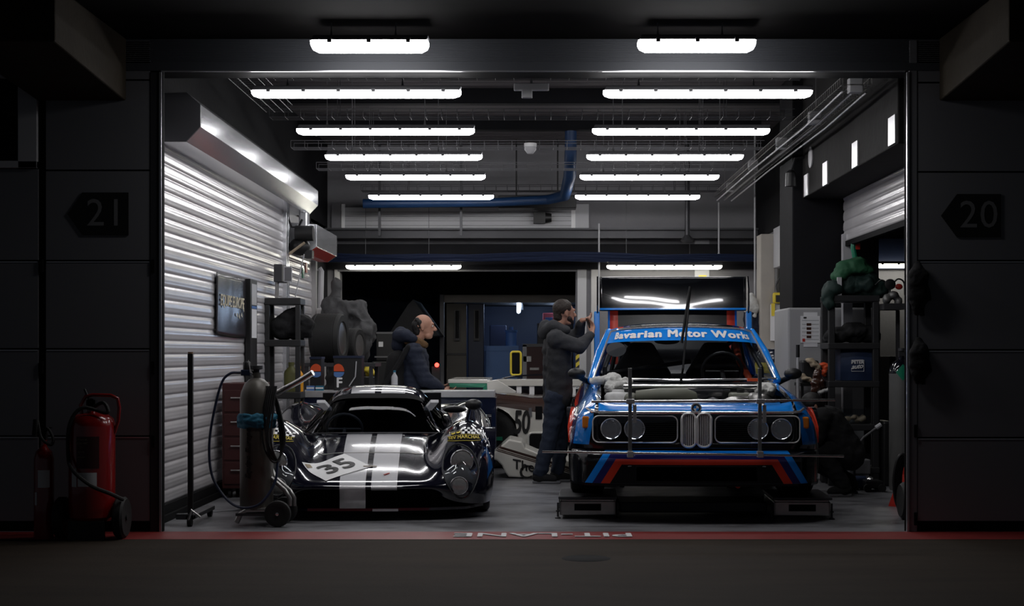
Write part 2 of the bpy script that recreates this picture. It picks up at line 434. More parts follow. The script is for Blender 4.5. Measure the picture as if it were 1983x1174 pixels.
# window over the far left door
mb = MB(); zt, zb = zs(152), zs(326)
mb.box((xs(36), YF-.02, zb), (xs(73), YF+.06, zt)); mb.box((xs(-420), YF-.02, zb), (xs(73), YF+.06, zb+.05)); mb.box((xs(-420), YF-.02, zt), (xs(73), YF+.06, zt+.05))
w1 = struct(mb.build('window_1', 'light_grey', smooth=0, bevel=.004))
MB().box((xs(-420), YF+.02, zb+.05), (xs(36), YF+.03, zt)).build('pane', 'glass_dark', w1, smooth=0)
# the numbered arrows
def arrow(num, label, x0, x1, xt, ya, yb, ym):
    t = thing('garage_sign', label, 'sign', at((x0+x1)/2, yb, YF-.004), group=None)
    mb = MB().prism([at(xt, ym, YF-.001), at(x0, yb, YF-.001), at(x1, yb, YF-.001), at(x1, ya, YF-.001), at(x0, ya, YF-.001)], (0, -.006, 0)); mb.build('panel', 'sign_black', t, smooth=0)
    c = at((x0+x1)/2, (ya+yb)/2, YF-.0085)
    letters('number', num, .27, lambda x, y: Vector((c.x+x, c.y, c.z+y)), 'text_grey', t, .0, 1.05)
arrow('21', 'black arrow sign reading 21 on the left grey door panel', 160, 249, 131, 373, 456, 415)
arrow('20', 'black arrow sign reading 20 on the right grey door panel', 1853, 1938, 1822, 376, 460, 418)

# roller shutters: slats bulging in the plane x = const
def shutter(x, y0, y1, z0, z1, m, side, name, pitch=.1):
    rows = []; n = int(round((z1-z0)/pitch)); p = (z1-z0)/n
    for k in range(n):
        for u, d in ((0,0), (.05,.002), (.09,.007), (.24,.011), (.36,.0095), (.40,.011), (.55,.0108), (.66,.009), (.70,.0098), (.84,.007), (.95,.002)):
            z = z0 + (k+u)*p; rows.append([(x+side*d, y0, z), (x+side*d, y1, z)])
    rows.append([(x, y0, z1), (x, y1, z1)])
    mb = MB().grid(rows); mb.box((x-side*.02, y0, z0), (x-side*.03, y1, z1))
    return struct(mb.build(name, m, smooth=60))
shutter(XL, 10.9, 16.85, .12, 2.86, 'shutter', 1, 'door_4')
shutter(XL, 17.05, 19.0, .12, 2.5, 'shutter', 1, 'door_5')
struct(MB().box((XL-.3, YF+.2, 0), (XL-.05, YB, ZC)).build('wall_left', 'white_wall', smooth=0))
struct(MB().box((XL-.05, YF+.2, 2.86), (XL, YB, ZC)).box((XL-.05, 19.0, 0), (XL, YB, 2.9)).box((XL-.05, 16.85, 0), (XL, 17.05, 2.9)).build('wall_left_upper', 'dark_wall', smooth=0))
mb = MB().box((XL, YF+.1, 0), (XL+.05, 19.0, .05)).box((XL, YF+.1, .05), (XL+.025, 19.0, .12)); struct(mb.build('baseboard_left', 'black_matt', smooth=0))
MBp = MB().box((XL-.02, 16.85, 0), (XL+.05, 16.92, 2.9)).box((XL-.02, 16.97, 0), (XL+.05, 17.05, 2.9)); struct(MBp.build('trim_12', 'housing', smooth=0, bevel=.004))
struct(MB().box((XL-.02, 16.92, 0), (XL+.03, 16.97, 2.9)).build('trim_13', 'black_matt', smooth=0))
struct(MB().box((XL, 19.0, 0), (XL+.06, 19.12, 2.6)).build('trim_14', 'white_wall', smooth=0))
# shutter housings
t = thing('shutter_housing', 'long white metal shutter box over the left wall, nearest the opening', 'shutter box', (XL+.2, 11.3, 2.78), group='shutter boxes')
prof = lambda Y: [(XL, Y, 3.14), (-2.56, Y, 3.15), (-2.46, Y, 3.06), (-2.46, Y, 2.90), (-2.565, Y, 2.79), (XL, Y, 2.79)]
MB().prism(prof(11.32), (0, 6.05, 0)).build('casing', 'housing', t, smooth=0, bevel=.004)
MB().prism([(p[0], 11.3, p[2]) for p in prof(0)], (0, .025, 0)).build('end_cap', 'housing_end', t, smooth=0)
mb = MB()
mb.box((-2.462, 15.3, 2.905), (-2.457, 15.303, 3.05)); mb.build('seam', 'light_grey', t, smooth=0)
t = thing('shutter_housing', 'short white shutter box with a red reflection painted underneath at the rear of the left wall', 'shutter box', (XL+.2, 17.3, 2.4), group='shutter boxes')
MB().prism([(XL, 17.25, 2.70), (-2.46, 17.25, 2.68), (-2.46, 17.25, 2.43), (-2.56, 17.25, 2.36), (XL, 17.25, 2.36)], (0, 1.75, 0)).build('casing', 'housing', t, smooth=0, bevel=.004)
MB().prism([(-2.463, 17.26, 2.424), (-2.56, 17.26, 2.354), (-2.66, 17.26, 2.354), (-2.66, 17.26, 2.35), (-2.556, 17.26, 2.35), (-2.459, 17.26, 2.42)], (0, 1.6, 0)).build('red_reflection', 'red', t, smooth=0)  # red strip colours a red reflection onto the white underside
# right wall
struct(MB().box((2.6, YF+.38, 2.76), (XR+.5, 15.2, ZC)).build('beam_1', 'dark_concrete', smooth=0, bevel=.01))
shutter(XR, 10.95, 15.15, 2.33, 2.93, 'shutter', -1, 'door_6')
struct(MB().box((XR-.02, 10.95, 2.28), (XR+.03, 15.15, 2.33)).build('trim_15', 'black_matt', smooth=0))
struct(MB().box((XR-.04, 15.0, 0), (XR+.05, 15.1, 2.4)).build('trim_16', 'light_grey', smooth=0))
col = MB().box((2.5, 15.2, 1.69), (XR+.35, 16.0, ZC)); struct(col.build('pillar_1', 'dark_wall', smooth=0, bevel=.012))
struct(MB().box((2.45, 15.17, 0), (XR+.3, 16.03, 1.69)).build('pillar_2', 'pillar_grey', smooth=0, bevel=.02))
struct(MB().box((2.65, 18.4, 0), (2.82, 18.75, 2.66)).build('pillar_3', 'cream_wall', smooth=0, bevel=.01))
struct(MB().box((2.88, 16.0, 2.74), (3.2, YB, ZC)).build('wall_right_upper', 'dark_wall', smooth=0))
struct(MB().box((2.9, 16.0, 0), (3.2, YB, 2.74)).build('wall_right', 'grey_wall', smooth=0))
shutter(2.9, 16.9, 18.4, .1, 2.25, 'shutter', -1, 'door_7')
struct(MB().box((2.80, 16.8, 2.25), (2.9, 18.4, 2.72)).build('trim_17', 'light_grey', smooth=0, bevel=.006))
struct(MB().box((2.80, 16.65, 0), (2.9, 16.82, 2.7)).build('trim_18', 'light_grey', smooth=0, bevel=.006))
struct(MB().box((2.72, 16.0, 2.5), (2.9, 16.65, ZC)).build('pillar_4', 'dark_concrete', smooth=0))
# back wall and the opening into the rear room
xb = lambda px: (px-VX)*YB/F
zb_ = lambda py: EYE + (VY-py)*YB/F
ox0, ox1, oz = xb(658), xb(1115), zb_(522)
mb = MB().box((XL, YB, 0), (ox0, YB+.25, ZC)).box((ox0, YB, oz), (ox1, YB+.25, ZC)).box((ox1, YB, 0), (9, YB+.25, ZC)); struct(mb.build('wall_back', 'grey_wall', smooth=0))
struct(MB().box((ox0-.07, YB-.03, 0), (ox0, YB+.05, oz+.05)).build('trim_19', 'white_wall', smooth=0, bevel=.005))
struct(MB().box((ox1+.02, YB-.03, 0), (ox1+.14, YB+.05, oz+.2)).build('trim_20', 'light_grey', smooth=0, bevel=.005))
struct(MB().box((ox1+.2, YB-.05, 0), (ox1+.3, YB+.05, oz+.3)).build('trim_21', 'white_wall', smooth=0, bevel=.005))
struct(MB().box((ox0-.02, YB-.04, oz-.03), (ox1+.02, YB, oz+.05)).build('trim_22', 'grey_plastic', smooth=0, bevel=.004))
mb = MB()                                   # white rolled shutter panel high on the back wall
z0, z1 = zb_(446), zb_(402)
for k in range(5): mb.box((xb(668), YB-.05, z0+k*(z1-z0)/5), (xb(1108), YB-.01, z0+(k+.93)*(z1-z0)/5))
mb.box((xb(668), YB-.03, z0), (xb(1108), YB-.01, z1)); struct(mb.build('door_8', 'light_grey', smooth=0, bevel=.003))
for k, (a, b, m) in enumerate(((643, 662, 'grey_wall'), (661, 669, 'white'), (1106, 1114, 'white'), (1114, 1140, 'light_grey'))):
    struct(MB().box((xb(a), YB-.06, z0-.02), (xb(b), YB, z1+.04)).build('trim_%d' % (23+k), m, smooth=0))
mb = MB()
for z in (zb_(463), zb_(447)): mb.box((XL, YB-.32, z-.012), (2.9, YB-.16, z+.012))
mb.box((XL, YB-.25, zb_(463)), (2.9, YB-.23, zb_(447))); struct(mb.build('beam_2', 'dark_steel', smooth=0))
struct(MB().box((XL, YB-.12, zb_(522)), (2.9, YB-.02, zb_(474))).build('trim_27', 'dark_wall', smooth=0))
struct(MB().box((xb(1345), YB-.03, 0), (xb(1373), YB, zb_(465))).build('trim_28', 'light_grey', smooth=0))
s = tag(MB().box(at(1353,533,YB-.035), at(1368,552,YB-.031)).build('notice', ['paper'], smooth=0), 'small white notice with a yellow heading on the back wall strip', 'notice')
MB().box(at(1353,533,YB-.036), at(1368,538,YB-.035)).build('heading', 'yellow', s, smooth=0)
# rear room and the side garage
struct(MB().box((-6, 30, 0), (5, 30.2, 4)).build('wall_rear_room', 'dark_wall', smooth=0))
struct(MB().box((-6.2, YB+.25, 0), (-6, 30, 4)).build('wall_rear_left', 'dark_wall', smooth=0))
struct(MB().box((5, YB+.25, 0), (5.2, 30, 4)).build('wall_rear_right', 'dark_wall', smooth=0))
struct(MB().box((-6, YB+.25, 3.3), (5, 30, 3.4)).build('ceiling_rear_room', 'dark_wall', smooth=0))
struct(MB().box((8.8, 11, 0), (9, YB, ZC)).build('wall_side_garage', 'grey_wall', smooth=0))
struct(MB().box((XR+.1, YB-.1, 2.35), (9, YB-.02, 2.75)).build('trim_29', 'cable_blue', smooth=0))
# ------------------------------------------------------------------ tube lamps
def lamp(label, x0, x1, y, z, m='lamp_white', deep=.05, w=.105, wires=True, group='tube lamps', ztop=ZC):
    """diffuser with bevelled ends below a grey tray, clips and two hanging wires"""
    L = x1-x0; xc = (x0+x1)/2
    t = thing('tube_lamp', label, 'lamp', (xc, y, z), group=group)
    def sec(x, s, dz): return [(x, y + a*w/2*s, z + b*deep + dz) for a, b in ((-1, 1), (-.95, .35), (-.6, .06), (0, 0), (.6, .06), (.95, .35), (1, 1))]
    rows = [sec(x0, .75, deep*.55), sec(x0+.012, .9, deep*.25), sec(x0+.05, 1, 0), sec(x1-.05, 1, 0), sec(x1-.012, .9, deep*.25), sec(x1, .75, deep*.55)]
    for r in (rows[0], rows[1], rows[-1], rows[-2]):
        for i, p in enumerate(r): r[i] = (p[0], p[1], min(p[2], z+deep))
    mb = MB().grid(rows); mb.f += [tuple(range(7)), tuple(range(35, 42))[::-1]]; mb.m += [0, 0]
    mb.build('diffuser', m, t, smooth=50)
    MB().prism([(x0+.008, y-w*.52, z+deep), (x0+.008, y+w*.52, z+deep), (x0+.02, y+w*.4, z+deep+.035), (x0+.02, y-w*.4, z+deep+.035)], (L-.016, 0, 0)).build('housing', 'grey_plastic', t, smooth=0, bevel=.006)
    n = 6 if L > 1 else 3
    for k in range(n):
        cx = x0 + L*(k+.5)/n; MB().box((cx-.014, y-w*.56, z+deep*.75), (cx+.014, y-w*.5, z+deep+.012)).build('clip', 'grey_plastic', t, smooth=0)
    if wires:
        for f in (.17, .72):
            cx = x0+L*f
            MB().tube([(cx, y, z+deep+.03), (cx, y, ztop)], .0035, 5).lathe([(.0, 0), (.011, .0), (.006, .03), (.003, .05)], (cx, y, z+deep+.035), n=8).build('wire', 'grey_plastic', t)
    return t
rowY = (11.18, 13.17, 14.92, 16.77, 18.73)
nth = ('first row from the garage opening', 'second row from the garage opening', 'third row from the garage opening', 'fourth row from the garage opening', 'fifth and last row on the ceiling')
pxs = ((488, 893, 1168, 1572, 190), (575, 919, 1147, 1490, 262), (630, 934, 1136, 1439, 311), (670, 940, 1123, 1392, 349), (714, 956, 1114, 1355, 387))
for Y, nm, (a, b, c, d, py) in zip(rowY, nth, pxs):
    z = at(0, py, Y).z
    lamp('long white tube lamp on the left side, ' + nm, at(a,0,Y).x, at(b,0,Y).x, Y, z)
    lamp('long white tube lamp on the right side, ' + nm, at(c,0,Y).x, at(d,0,Y).x, Y, z)
Y = YB-.3; zb0 = at(0, 522, Y).z
lamp('tube lamp low on the back wall above the dark rear doorway', at(670,0,Y).x, at(893,0,Y).x, Y, zb0, 'lamp_warm', ztop=ZC)
lamp('tube lamp low on the grey back wall above the raised boot lid', at(1175,0,Y).x, at(1398,0,Y).x, Y, zb0, 'lamp_warm', ztop=ZC)
lamp('tube lamp seen in the next garage under the half open right shutter', at(1660,0,Y).x, at(1760,0,Y).x+.6, Y, at(0,519,Y).z, 'lamp_warm', ztop=ZC)
Y = 10.28
lamp('short bright lamp under the canopy, left of centre', at(603,0,Y).x, at(830,0,Y).x, Y, at(0,102,Y).z, deep=.07, w=.16, ztop=3.44)
lamp('short bright lamp under the canopy, right of centre', at(1235,0,Y).x, at(1462,0,Y).x, Y, at(0,101,Y).z, deep=.07, w=.16, ztop=3.44)
# ------------------------------------------------------------------ ceiling services
def tray(label, a, b, w, h=.07, step=.1, m='steel', r=.0035):
    a, b = Vector(a), Vector(b); d = b-a; t = d.normalized(); s = t.cross(Vector((0,0,1))); mb = MB()
    for u in (-.5, -.17, .17, .5): mb.tube([a+s*w*u, b+s*w*u], r, 5)
    for u in (-.5, .5): mb.tube([a+s*w*u+Vector((0,0,h)), b+s*w*u+Vector((0,0,h))], r, 5)
    n = int(d.length/step)
    for k in range(n+1):
        p = a + t*(k*step); up = Vector((0,0,h))
        mb.tube([p-s*w/2+up, p-s*w/2, p+s*w/2, p+s*w/2+up], r*.8, 4)
    for f in (.13, .87):
        for u in (-.5, .5): p = a + d*f + s*w*u; mb.tube([p, Vector((p.x, p.y, ZC))], .003, 4)
    return tag(mb.build('cable_tray', m, smooth=60), label, 'cable tray', 'wire cable trays')
tray('wire cable tray crossing the ceiling between the second and third lamp rows', (-2.4, 13.95, 3.36), (2.3, 13.95, 3.36), .2, .07, .14, 'dark_steel')
tray('wire cable tray crossing the ceiling just behind the third lamp row', (-2.5, 15.8, 3.33), (2.3, 15.8, 3.33), .2, .07, .14, 'grey_plastic')
tray('wire cable tray crossing the ceiling just behind the fourth lamp row', (-2.5, 17.6, 3.33), (2.3, 17.6, 3.33), .2, .07, .14, 'grey_plastic')
tray('wire cable tray with the blue duct at the rear of the ceiling', (-2.2, 19.4, 3.27), (2.3, 19.4, 3.27), .2, .07, .14, 'dark_steel')
tray('wire cable tray just inside the top of the opening', (-2.0, 11.75, 3.33), (2.0, 11.75, 3.33), .15, .06, .14, 'dark_steel')
tray('long wire cable tray running back along the right side of the ceiling', (2.35, 11.4, 3.22), (2.35, 19.6, 3.22), .22, .06, .08, 'steel', .003)
tray('long wire cable tray running back along the left side of the ceiling', (-2.2, 11.4, 3.3), (-2.2, 13.2, 3.3), .22, .06, .08, 'dark_steel', .003)
mb = MB()
for dx, dz in ((-.09, -.035), (0, -.03), (.09, -.04)): mb.tube([(2.35+dx, 11.5, 3.22+dz), (2.36+dx, 13.2, 3.2+dz), (2.35+dx, 16.3, 3.21+dz), (2.35+dx, 19.5, 3.2+dz)], .009, 6)
tag(mb.build('conduit', 'light_grey'), 'pale conduits slung below the right hand cable tray', 'conduit')
for k, (px, py) in enumerate(((1656, 166), (1577, 229), (1513, 278), (1458, 321), (1415, 363))):
    Y = 2.35*F/(px-VX); p = at(px, py, Y)
    tag(MB().box((p.x-.05, Y-.05, p.z-.055), (p.x+.05, Y+.05, p.z+.055)).build('junction_box', 'light_grey', smooth=0, bevel=.006),
        'grey junction box on the right cable tray, ' + ('nearest the opening', 'second from the opening', 'middle of the five', 'fourth from the opening', 'farthest back')[k], 'junction box', 'junction boxes on the cable tray')
# white T shaped sensor bar and the round smoke detector in the middle
t = thing('sensor_bar', 'white T shaped sensor hanging between the front tube lamps', 'sensor', at(1027,188,11.3))
Y = 11.3
MB().box(at(995,174,Y), at(1063,164,Y+.06)).build('bar', 'light_grey', t, smooth=0, bevel=.006); MB().box(at(1010,189,Y), at(1031,174,Y+.05)).build('box', 'light_grey', t, smooth=0, bevel=.006)
MB().tube([(at(1029,0,Y).x, Y+.03, at(0,165,Y).z), (at(1029,0,Y).x, Y+.03, ZC)], .01, 6).build('rod', 'dark_steel', t)
p = at(1027, 294, 15.7)
t = thing('smoke_detector', 'small round smoke detector under the cable tray in mid ceiling', 'detector', p)
MB().lathe([(0,-.02), (.03,-.02), (.045,.0), (.06,.02), (.06,.05)], p, n=16).build('sensor_head', 'light_grey', t); MB().lathe([(.064,.05), (.064,.085), (0,.085)], p, n=16).build('base', 'white', t)
# blue duct: elbow dropping from the ceiling and the long run at the rear
p = at(1105, 0, 18.2).x
mb = MB().tube([(p, 18.1, ZC), (p, 18.15, 3.62), (p-.005, 18.4, 3.35), (p-.05, 19.0, 3.18), (p-.25, 19.35, 3.16), (-.6, 19.5, 3.14), (-2.2, 19.55, 3.13)], [.07,.07,.075,.07,.06,.055,.06], 12)
tag(mb.build('air_duct', 'duct_blue'), 'blue flexible duct dropping from the ceiling and running left', 'duct')
mb = MB()
for k in range(9):
    a = random.uniform(-.03, .03); b = random.uniform(-.03, .03)
    mb.tube([(x, YB-.4+random.uniform(-.02,.02), at(0,498,YB-.4).z + a + .025*math.sin(x*1.7+k) + b*.3) for x in [XL+.05+ i*(5.6/14) for i in range(15)]], .02, 6)
tag(mb.build('cable_bundle', 'cable_blue'), 'thick bundle of dark blue hoses running across the back wall', 'cable bundle')
for lab, px, Y, a, b in (('left of the two pale conduits hanging above the boot lid', 1160, 20.165, 433, 600), ('pale conduit dropping left of the fixed wing edge', 1392, 20.165, 392, 500), ('thin pale conduit beside the cream pillar', 1462, 19.0, 430, 690)):
    p = at(px, a, Y); p.z = ZC if px > 1400 else p.z; q = at(px, b, Y); tag(MB().tube([p, q], .012, 8).lathe([(.02, 0), (.02, .06)], q, n=8).build('conduit', 'light_grey'), lab, 'conduit')
p = at(1331, 395, 19.9); tag(MB().tube([Vector((p.x,p.y,ZC)), p-Vector((0,0,.45))], .03, 8).lathe([(.07,0),(.09,.03),(.05,.08),(.03,.1)], p-Vector((0,0,.5)), n=10).build('drain_pipe', 'dark_steel'), 'dark drain pipe with flared foot above the back wall beam', 'pipe')
V3 = lambda p, d, z: Vector((p.x+d, p.y+d, z or p.z))
# dark projector-like unit on the upper back wall
t = thing('vent_unit', 'black box with a rounded end fixed to the upper white shutter', 'vent', at(1050,432,YB-.1))
MB().box(at(1033,432,YB-.2), at(1056,412,YB-.06)).tube([at(1056,422,YB-.13), at(1068,422,YB-.13)], [.07,.055], 12).build('body', 'black_plastic', t, smooth=40)
MB().box(at(1041,407,YB-.2), at(1076,400,YB-.1)).build('bracket', 'light_grey', t, smooth=0)
tag(MB().box(at(965,403,19.8), at(1115,383,20.1)).box(V3(at(1000,385,19.95),.01,0), V3(at(1000,385,19.95),-.01,ZC)).box(V3(at(1080,385,19.95),.01,0), V3(at(1080,385,19.95),-.01,ZC)).build('air_conditioner', 'black_plastic', smooth=0, bevel=.02), 'long black ceiling unit between the rearmost tube lamps', 'ceiling unit')
for px, lab in ((735, 'dark hanger strap left of the blue duct'), (893, 'dark vertical strut in front of the upper white shutter')):
    tag(MB().box((at(px,0,19.9).x-.015, 19.88, 2.75), (at(px,0,19.9).x+.015, 19.92, ZC)).build('hanger_strut', 'dark_steel', smooth=0), lab, 'strut')
# brackets and disc on the dark concrete beam at right
for k, (px, py) in enumerate(((1730, 278), (1658, 322), (1600, 357), (1563, 378))):
    Y = 2.6*F/(px-VX); z = at(0, py, Y).z
    tag(MB().prism([(2.6, Y-.1, z+.20), (2.588, Y-.1, z+.20), (2.588, Y-.1, z-.006), (2.95, Y-.1, z-.006), (2.95, Y-.1, z+.002), (2.6, Y-.1, z+.002)], (0, .22, 0)).build('angle_bracket', 'alu', smooth=0),
        'pale L bracket under the dark beam at right, ' + ('nearest the opening', 'second from the opening', 'third from the opening', 'at the far end')[k], 'bracket', 'beam brackets')
p = at(1570, 305, 14.7); tag(MB().lathe([(0,0), (.10,.0), (.10,.012), (0,.02)], (2.585, p.y, p.z), 'x', 20).build('disc_plate', 'light_grey'), 'pale round disc fixed to the far end of the dark beam', 'disc')
p = at(1525, 350, 15.9)
t = thing('wall_lamp', 'small dark lamp on a curved arm above the right hand pillar', 'lamp', (2.58, 15.8, p.z))
MB().tube([(2.7, 15.15, p.z+.1), (2.62, 15.1, p.z+.14), (2.5, 15.05, p.z+.12), (2.46, 15.05, p.z)], .012, 8).build('arm', 'dark_steel', t); MB().lathe([(.02,.06), (.05,.03), (.055,-.1), (0,-.1)], (2.46, 15.05, p.z-.05), n=12).build('head', 'black_plastic', t)
# ------------------------------------------------------------------ shared car parts
def wheel(parent, x, y, r, w, label=None, spokes=10, rim_m='dark_steel', side=1):
    """tyre with tread, dished rim with spokes; centre (x, y, r) in the car's own space"""
    t = MB().lathe([(r*.62, -w*.48), (r*.66, -w*.5), (r*.93, -w*.5), (r*.985, -w*.46), (r, -w*.40), (r, -w*.14), (r*.985, -w*.13), (r*.985, -w*.10), (r, -w*.09), (r, w*.09), (r*.985, w*.10), (r*.985, w*.13), (r, w*.14), (r, w*.40), (r*.985, w*.46), (r*.93, w*.5), (r*.66, w*.5), (r*.62, w*.48)], (x, y, r), 'x', 36)
    ty = t.build('wheel', 'rubber', parent, world=False, smooth=35)
    m = MB().lathe([(r*.63, w*.46*side), (r*.60, w*.44*side), (r*.56, w*.1*side), (r*.20, -.02*side), (r*.16, w*.12*side), (0, w*.13*side)], (x, y, r), 'x', 30)
    for k in range(spokes):
        a = 2*math.pi*k/spokes; c, s = math.cos(a), math.sin(a)
        m.tube([(x+w*.10*side, y+r*.15*c, r+r*.15*s), (x+w*.22*side, y+r*.57*c, r+r*.57*s)], [r*.05, r*.035], 6)
    m.build('rim', rim_m, ty, world=False, smooth=40)
    return ty
def arch(rows, axles, Rr, zc, xmin):
    """raise the lower side of a body over the wheels"""
    for r in rows:
        for p in r:
            for ya in axles:
                d = Rr*Rr - (p.y-ya)**2
                if abs(p.x) > xmin and d > 0: p.z = max(p.z, zc + math.sqrt(d))
def ring(mb, pts, r, n=6): return mb.tube(list(pts) + [pts[0], pts[1]], r, n)

# ------------------------------------------------------------------ blue coupe
m, n, l, b = nt('coupe_livery'); g = NG(m); X, Yc, Zc = g.xyz()
BL, NV, RD, BK = (.008, .26, .90), (.020, .018, .13), (.62, .045, .02), (.004, .0045, .007)
ax = g.f('ABSOLUTE', X)
# side bands step outward over the flares: blue, navy, red, black
d = g.f('ADD', ax, g.f('MULTIPLY', g.f('SUBTRACT', .62, Zc), -.16))
side = g.ramp(g.f('MULTIPLY', g.f('SUBTRACT', d, .5), 2.), [(0, BK), (.50, BL), (.735, NV), (.80, RD), (.865, BK)])
low = g.f('LESS_THAN', Zc, .40)
front = g.f('LESS_THAN', Yc, .9)
side = g.mix(g.f('MULTIPLY', low, front), side, BK)
l.new(side, b.inputs['Base Color']); b.inputs['Roughness'].default_value = .16; b.inputs['Coat Weight'].default_value = 1; M['coupe_livery'] = m
m, n, l, b = nt('spoiler_livery'); g = NG(m); X, Yc, Zc = g.xyz(); ax = g.f('ABSOLUTE', X)
dz = g.f('SUBTRACT', Zc, .262)
dx = g.f('MULTIPLY', g.f('SUBTRACT', ax, g.f('ADD', .545, g.f('MULTIPLY', dz, -.62))), .60)
dd = g.f('MAXIMUM', dz, dx)
l.new(g.ramp(g.f('MULTIPLY', g.f('ADD', dd, .1), 4.), [(0, BK), (.40, RD), (.56, NV), (.71, BL), (.84, BK)]), b.inputs['Base Color'])
b.inputs['Roughness'].default_value = .2; b.inputs['Coat Weight'].default_value = 1; M['spoiler_livery'] = m
mat('coupe_black', BK, .14, coat=1.)

coupe = thing('racing_coupe', 'blue and black striped racing coupe with open engine bay and raised boot lid', 'car', (1.158, 11.25, .17), R(-2.2))
CR = [  # control rows: x, y, z across half the body
 [(0,.11,.36),(.3,.11,.36),(.6,.12,.36),(.715,.15,.36),(.80,.2,.36),(.88,.29,.35),(.925,.40,.33),(.935,.44,.2),(.92,.44,.1)],
 [(0,.10,.44),(.3,.10,.44),(.6,.11,.44),(.715,.14,.44),(.81,.19,.44),(.89,.28,.43),(.93,.40,.38),(.94,.45,.22),(.92,.45,.1)],
 [(0,.095,.635),(.3,.10,.635),(.6,.11,.63),(.715,.14,.625),(.80,.19,.60),(.875,.28,.55),(.925,.42,.45),(.945,.48,.25),(.925,.48,.1)],
 [(0,.13,.675),(.3,.14,.675),(.6,.15,.67),(.715,.19,.67),(.785,.25,.65),(.865,.34,.60),(.93,.46,.48),(.95,.52,.27),(.93,.52,.1)],
 [(0,.26,.70),(.3,.26,.70),(.6,.27,.70),(.715,.30,.715),(.775,.34,.70),(.85,.42,.645),(.935,.54,.52),(.955,.56,.3),(.935,.56,.1)],
 [(0,.7,.74),(.3,.7,.74),(.6,.7,.745),(.71,.7,.77),(.765,.7,.765),(.835,.7,.71),(.935,.72,.58),(.96,.73,.35),(.94,.73,.14)],
 [(0,1.15,.78),(.3,1.15,.78),(.6,1.15,.785),(.71,1.15,.805),(.765,1.15,.80),(.83,1.15,.74),(.91,1.15,.57),(.93,1.15,.33),(.90,1.15,.14)],
 [(0,1.52,.845),(.3,1.53,.845),(.6,1.55,.845),(.72,1.58,.84),(.775,1.6,.82),(.82,1.6,.75),(.85,1.6,.55),(.845,1.6,.3),(.82,1.6,.14)],
 [(0,2.2,.85),(.3,2.2,.85),(.6,2.2,.85),(.74,2.2,.86),(.79,2.2,.84),(.825,2.2,.75),(.84,2.2,.55),(.835,2.2,.3),(.81,2.2,.14)],
 [(0,2.9,.87),(.3,2.9,.87),(.6,2.9,.87),(.74,2.9,.88),(.79,2.9,.86),(.83,2.9,.76),(.86,2.9,.56),(.86,2.9,.3),(.84,2.9,.14)],
 [(0,3.42,.90),(.3,3.42,.90),(.6,3.42,.895),(.74,3.42,.89),(.80,3.42,.865),(.87,3.42,.79),(.95,3.42,.60),(.97,3.42,.38),(.95,3.42,.2)],
 [(0,4.0,.90),(.3,4.0,.90),(.6,4.0,.895),(.73,4.0,.88),(.79,4.0,.85),(.86,4.0,.77),(.93,4.0,.58),(.94,4.0,.4),(.92,4.0,.24)],
 [(0,4.5,.86),(.3,4.5,.86),(.6,4.49,.855),(.72,4.46,.84),(.77,4.43,.81),(.82,4.40,.73),(.86,4.37,.56),(.86,4.36,.4),(.84,4.36,.26)],
 [(0,4.56,.40),(.3,4.56,.40),(.6,4.55,.40),(.72,4.52,.40),(.77,4.49,.40),(.81,4.46,.40),(.84,4.42,.36),(.83,4.40,.32),(.82,4.38,.26)],
]
NU, NV_ = 5, 6
rows = mirror_rows(surface(CR, NU, NV_))
arch(rows, (.80, 3.425), .345, .315, .80)
nc = len(rows[0])
def hole(i, j):                          # engine bay and cabin are open
    p = [rows[i][j], rows[i+1][j+1], rows[i][j+1], rows[i+1][j]]; yy = sum(q.y for q in p)/4; xx = abs(sum(q.x for q in p)/4)
    return xx < .70 and (.30 < yy < 1.40 or 1.52 + .30*xx*xx < yy < 3.2)
def paint(i, j):                         # grille face is plain black
    p = rows[i][j]; q = rows[i+1][j+1]; x = (p.x+q.x)/2; y = (p.y+q.y)/2; z = (p.z+q.z)/2
    return 1 if (abs(x) < .745 and z < .64 and y < .3) else (2 if abs(x) < .72 and y < .32 else (1 if abs(x) < .70 else 0))
body = MB().grid(rows, hole, paint, flip=True)
body.mi(1).box((-.80, .45, .10), (.80, 4.3, .16))
body.box((-.60, 1.40, .16), (.60, 1.44, .83))
for s in (-1, 1): body.box((s*.70, .3, .40), (s*.69, 1.42, .74)); body.box((s*.60, .35, .16), (s*.58, 1.4, .6)); body.box((s*.60, 3.0, .16), (s*.58, 3.9, .8))
body.box((-.70, .29, .14), (.70, .31, .68))
body.build('body', ['coupe_livery', 'coupe_black', 'blue_paint'], coupe, world=False, smooth=50)
# front spoiler: deep apron with a splitter lip and central opening
ap = [[(x, y0 + (.075 if k == 0 else .02 if k == 1 else .0), z) for x, y0 in ((-.93,.42),(-.90,.26),(-.84,.14),(-.74,.07),(-.5,.025),(-.25,.006),(0,0),(.25,.006),(.5,.025),(.74,.07),(.84,.14),(.90,.26),(.93,.42))] for k, z in enumerate((.362,.345,.30,.2551))]
ap += [[(p[0], p[1], z) for p in ap[2]] for z in (.255, .20, .155, .125)]
sp = MB().grid(surface(ap[:4], 4, 3), flip=True)
low = surface(ap[4:], 4, 3); 
sp.grid(low, lambda i, j: abs(low[i][j].x) < .47 and abs(low[i][j+1].x) < .47 and i < 7, flip=True)
sp.build('front_spoiler', 'spoiler_livery', coupe, world=False, smooth=50)
mb = MB()
lip = [(p[0]*1.0, p[1]-.02, .125) for p in ap[2]]
mb.prism(lip + [(.9,.5,.125), (-.9,.5,.125)], (0,0,-.018)); mb.build('splitter', 'coupe_black', coupe, world=False, smooth=0)
mb = MB()
for k in range(7): mb.box((-.44, .12, .14+k*.016), (.44, .16, .144+k*.016))
mb.box((-.46, .16, .13), (.46, .17, .26)); mb.build('intake', 'black_matt', coupe, world=False, smooth=0)
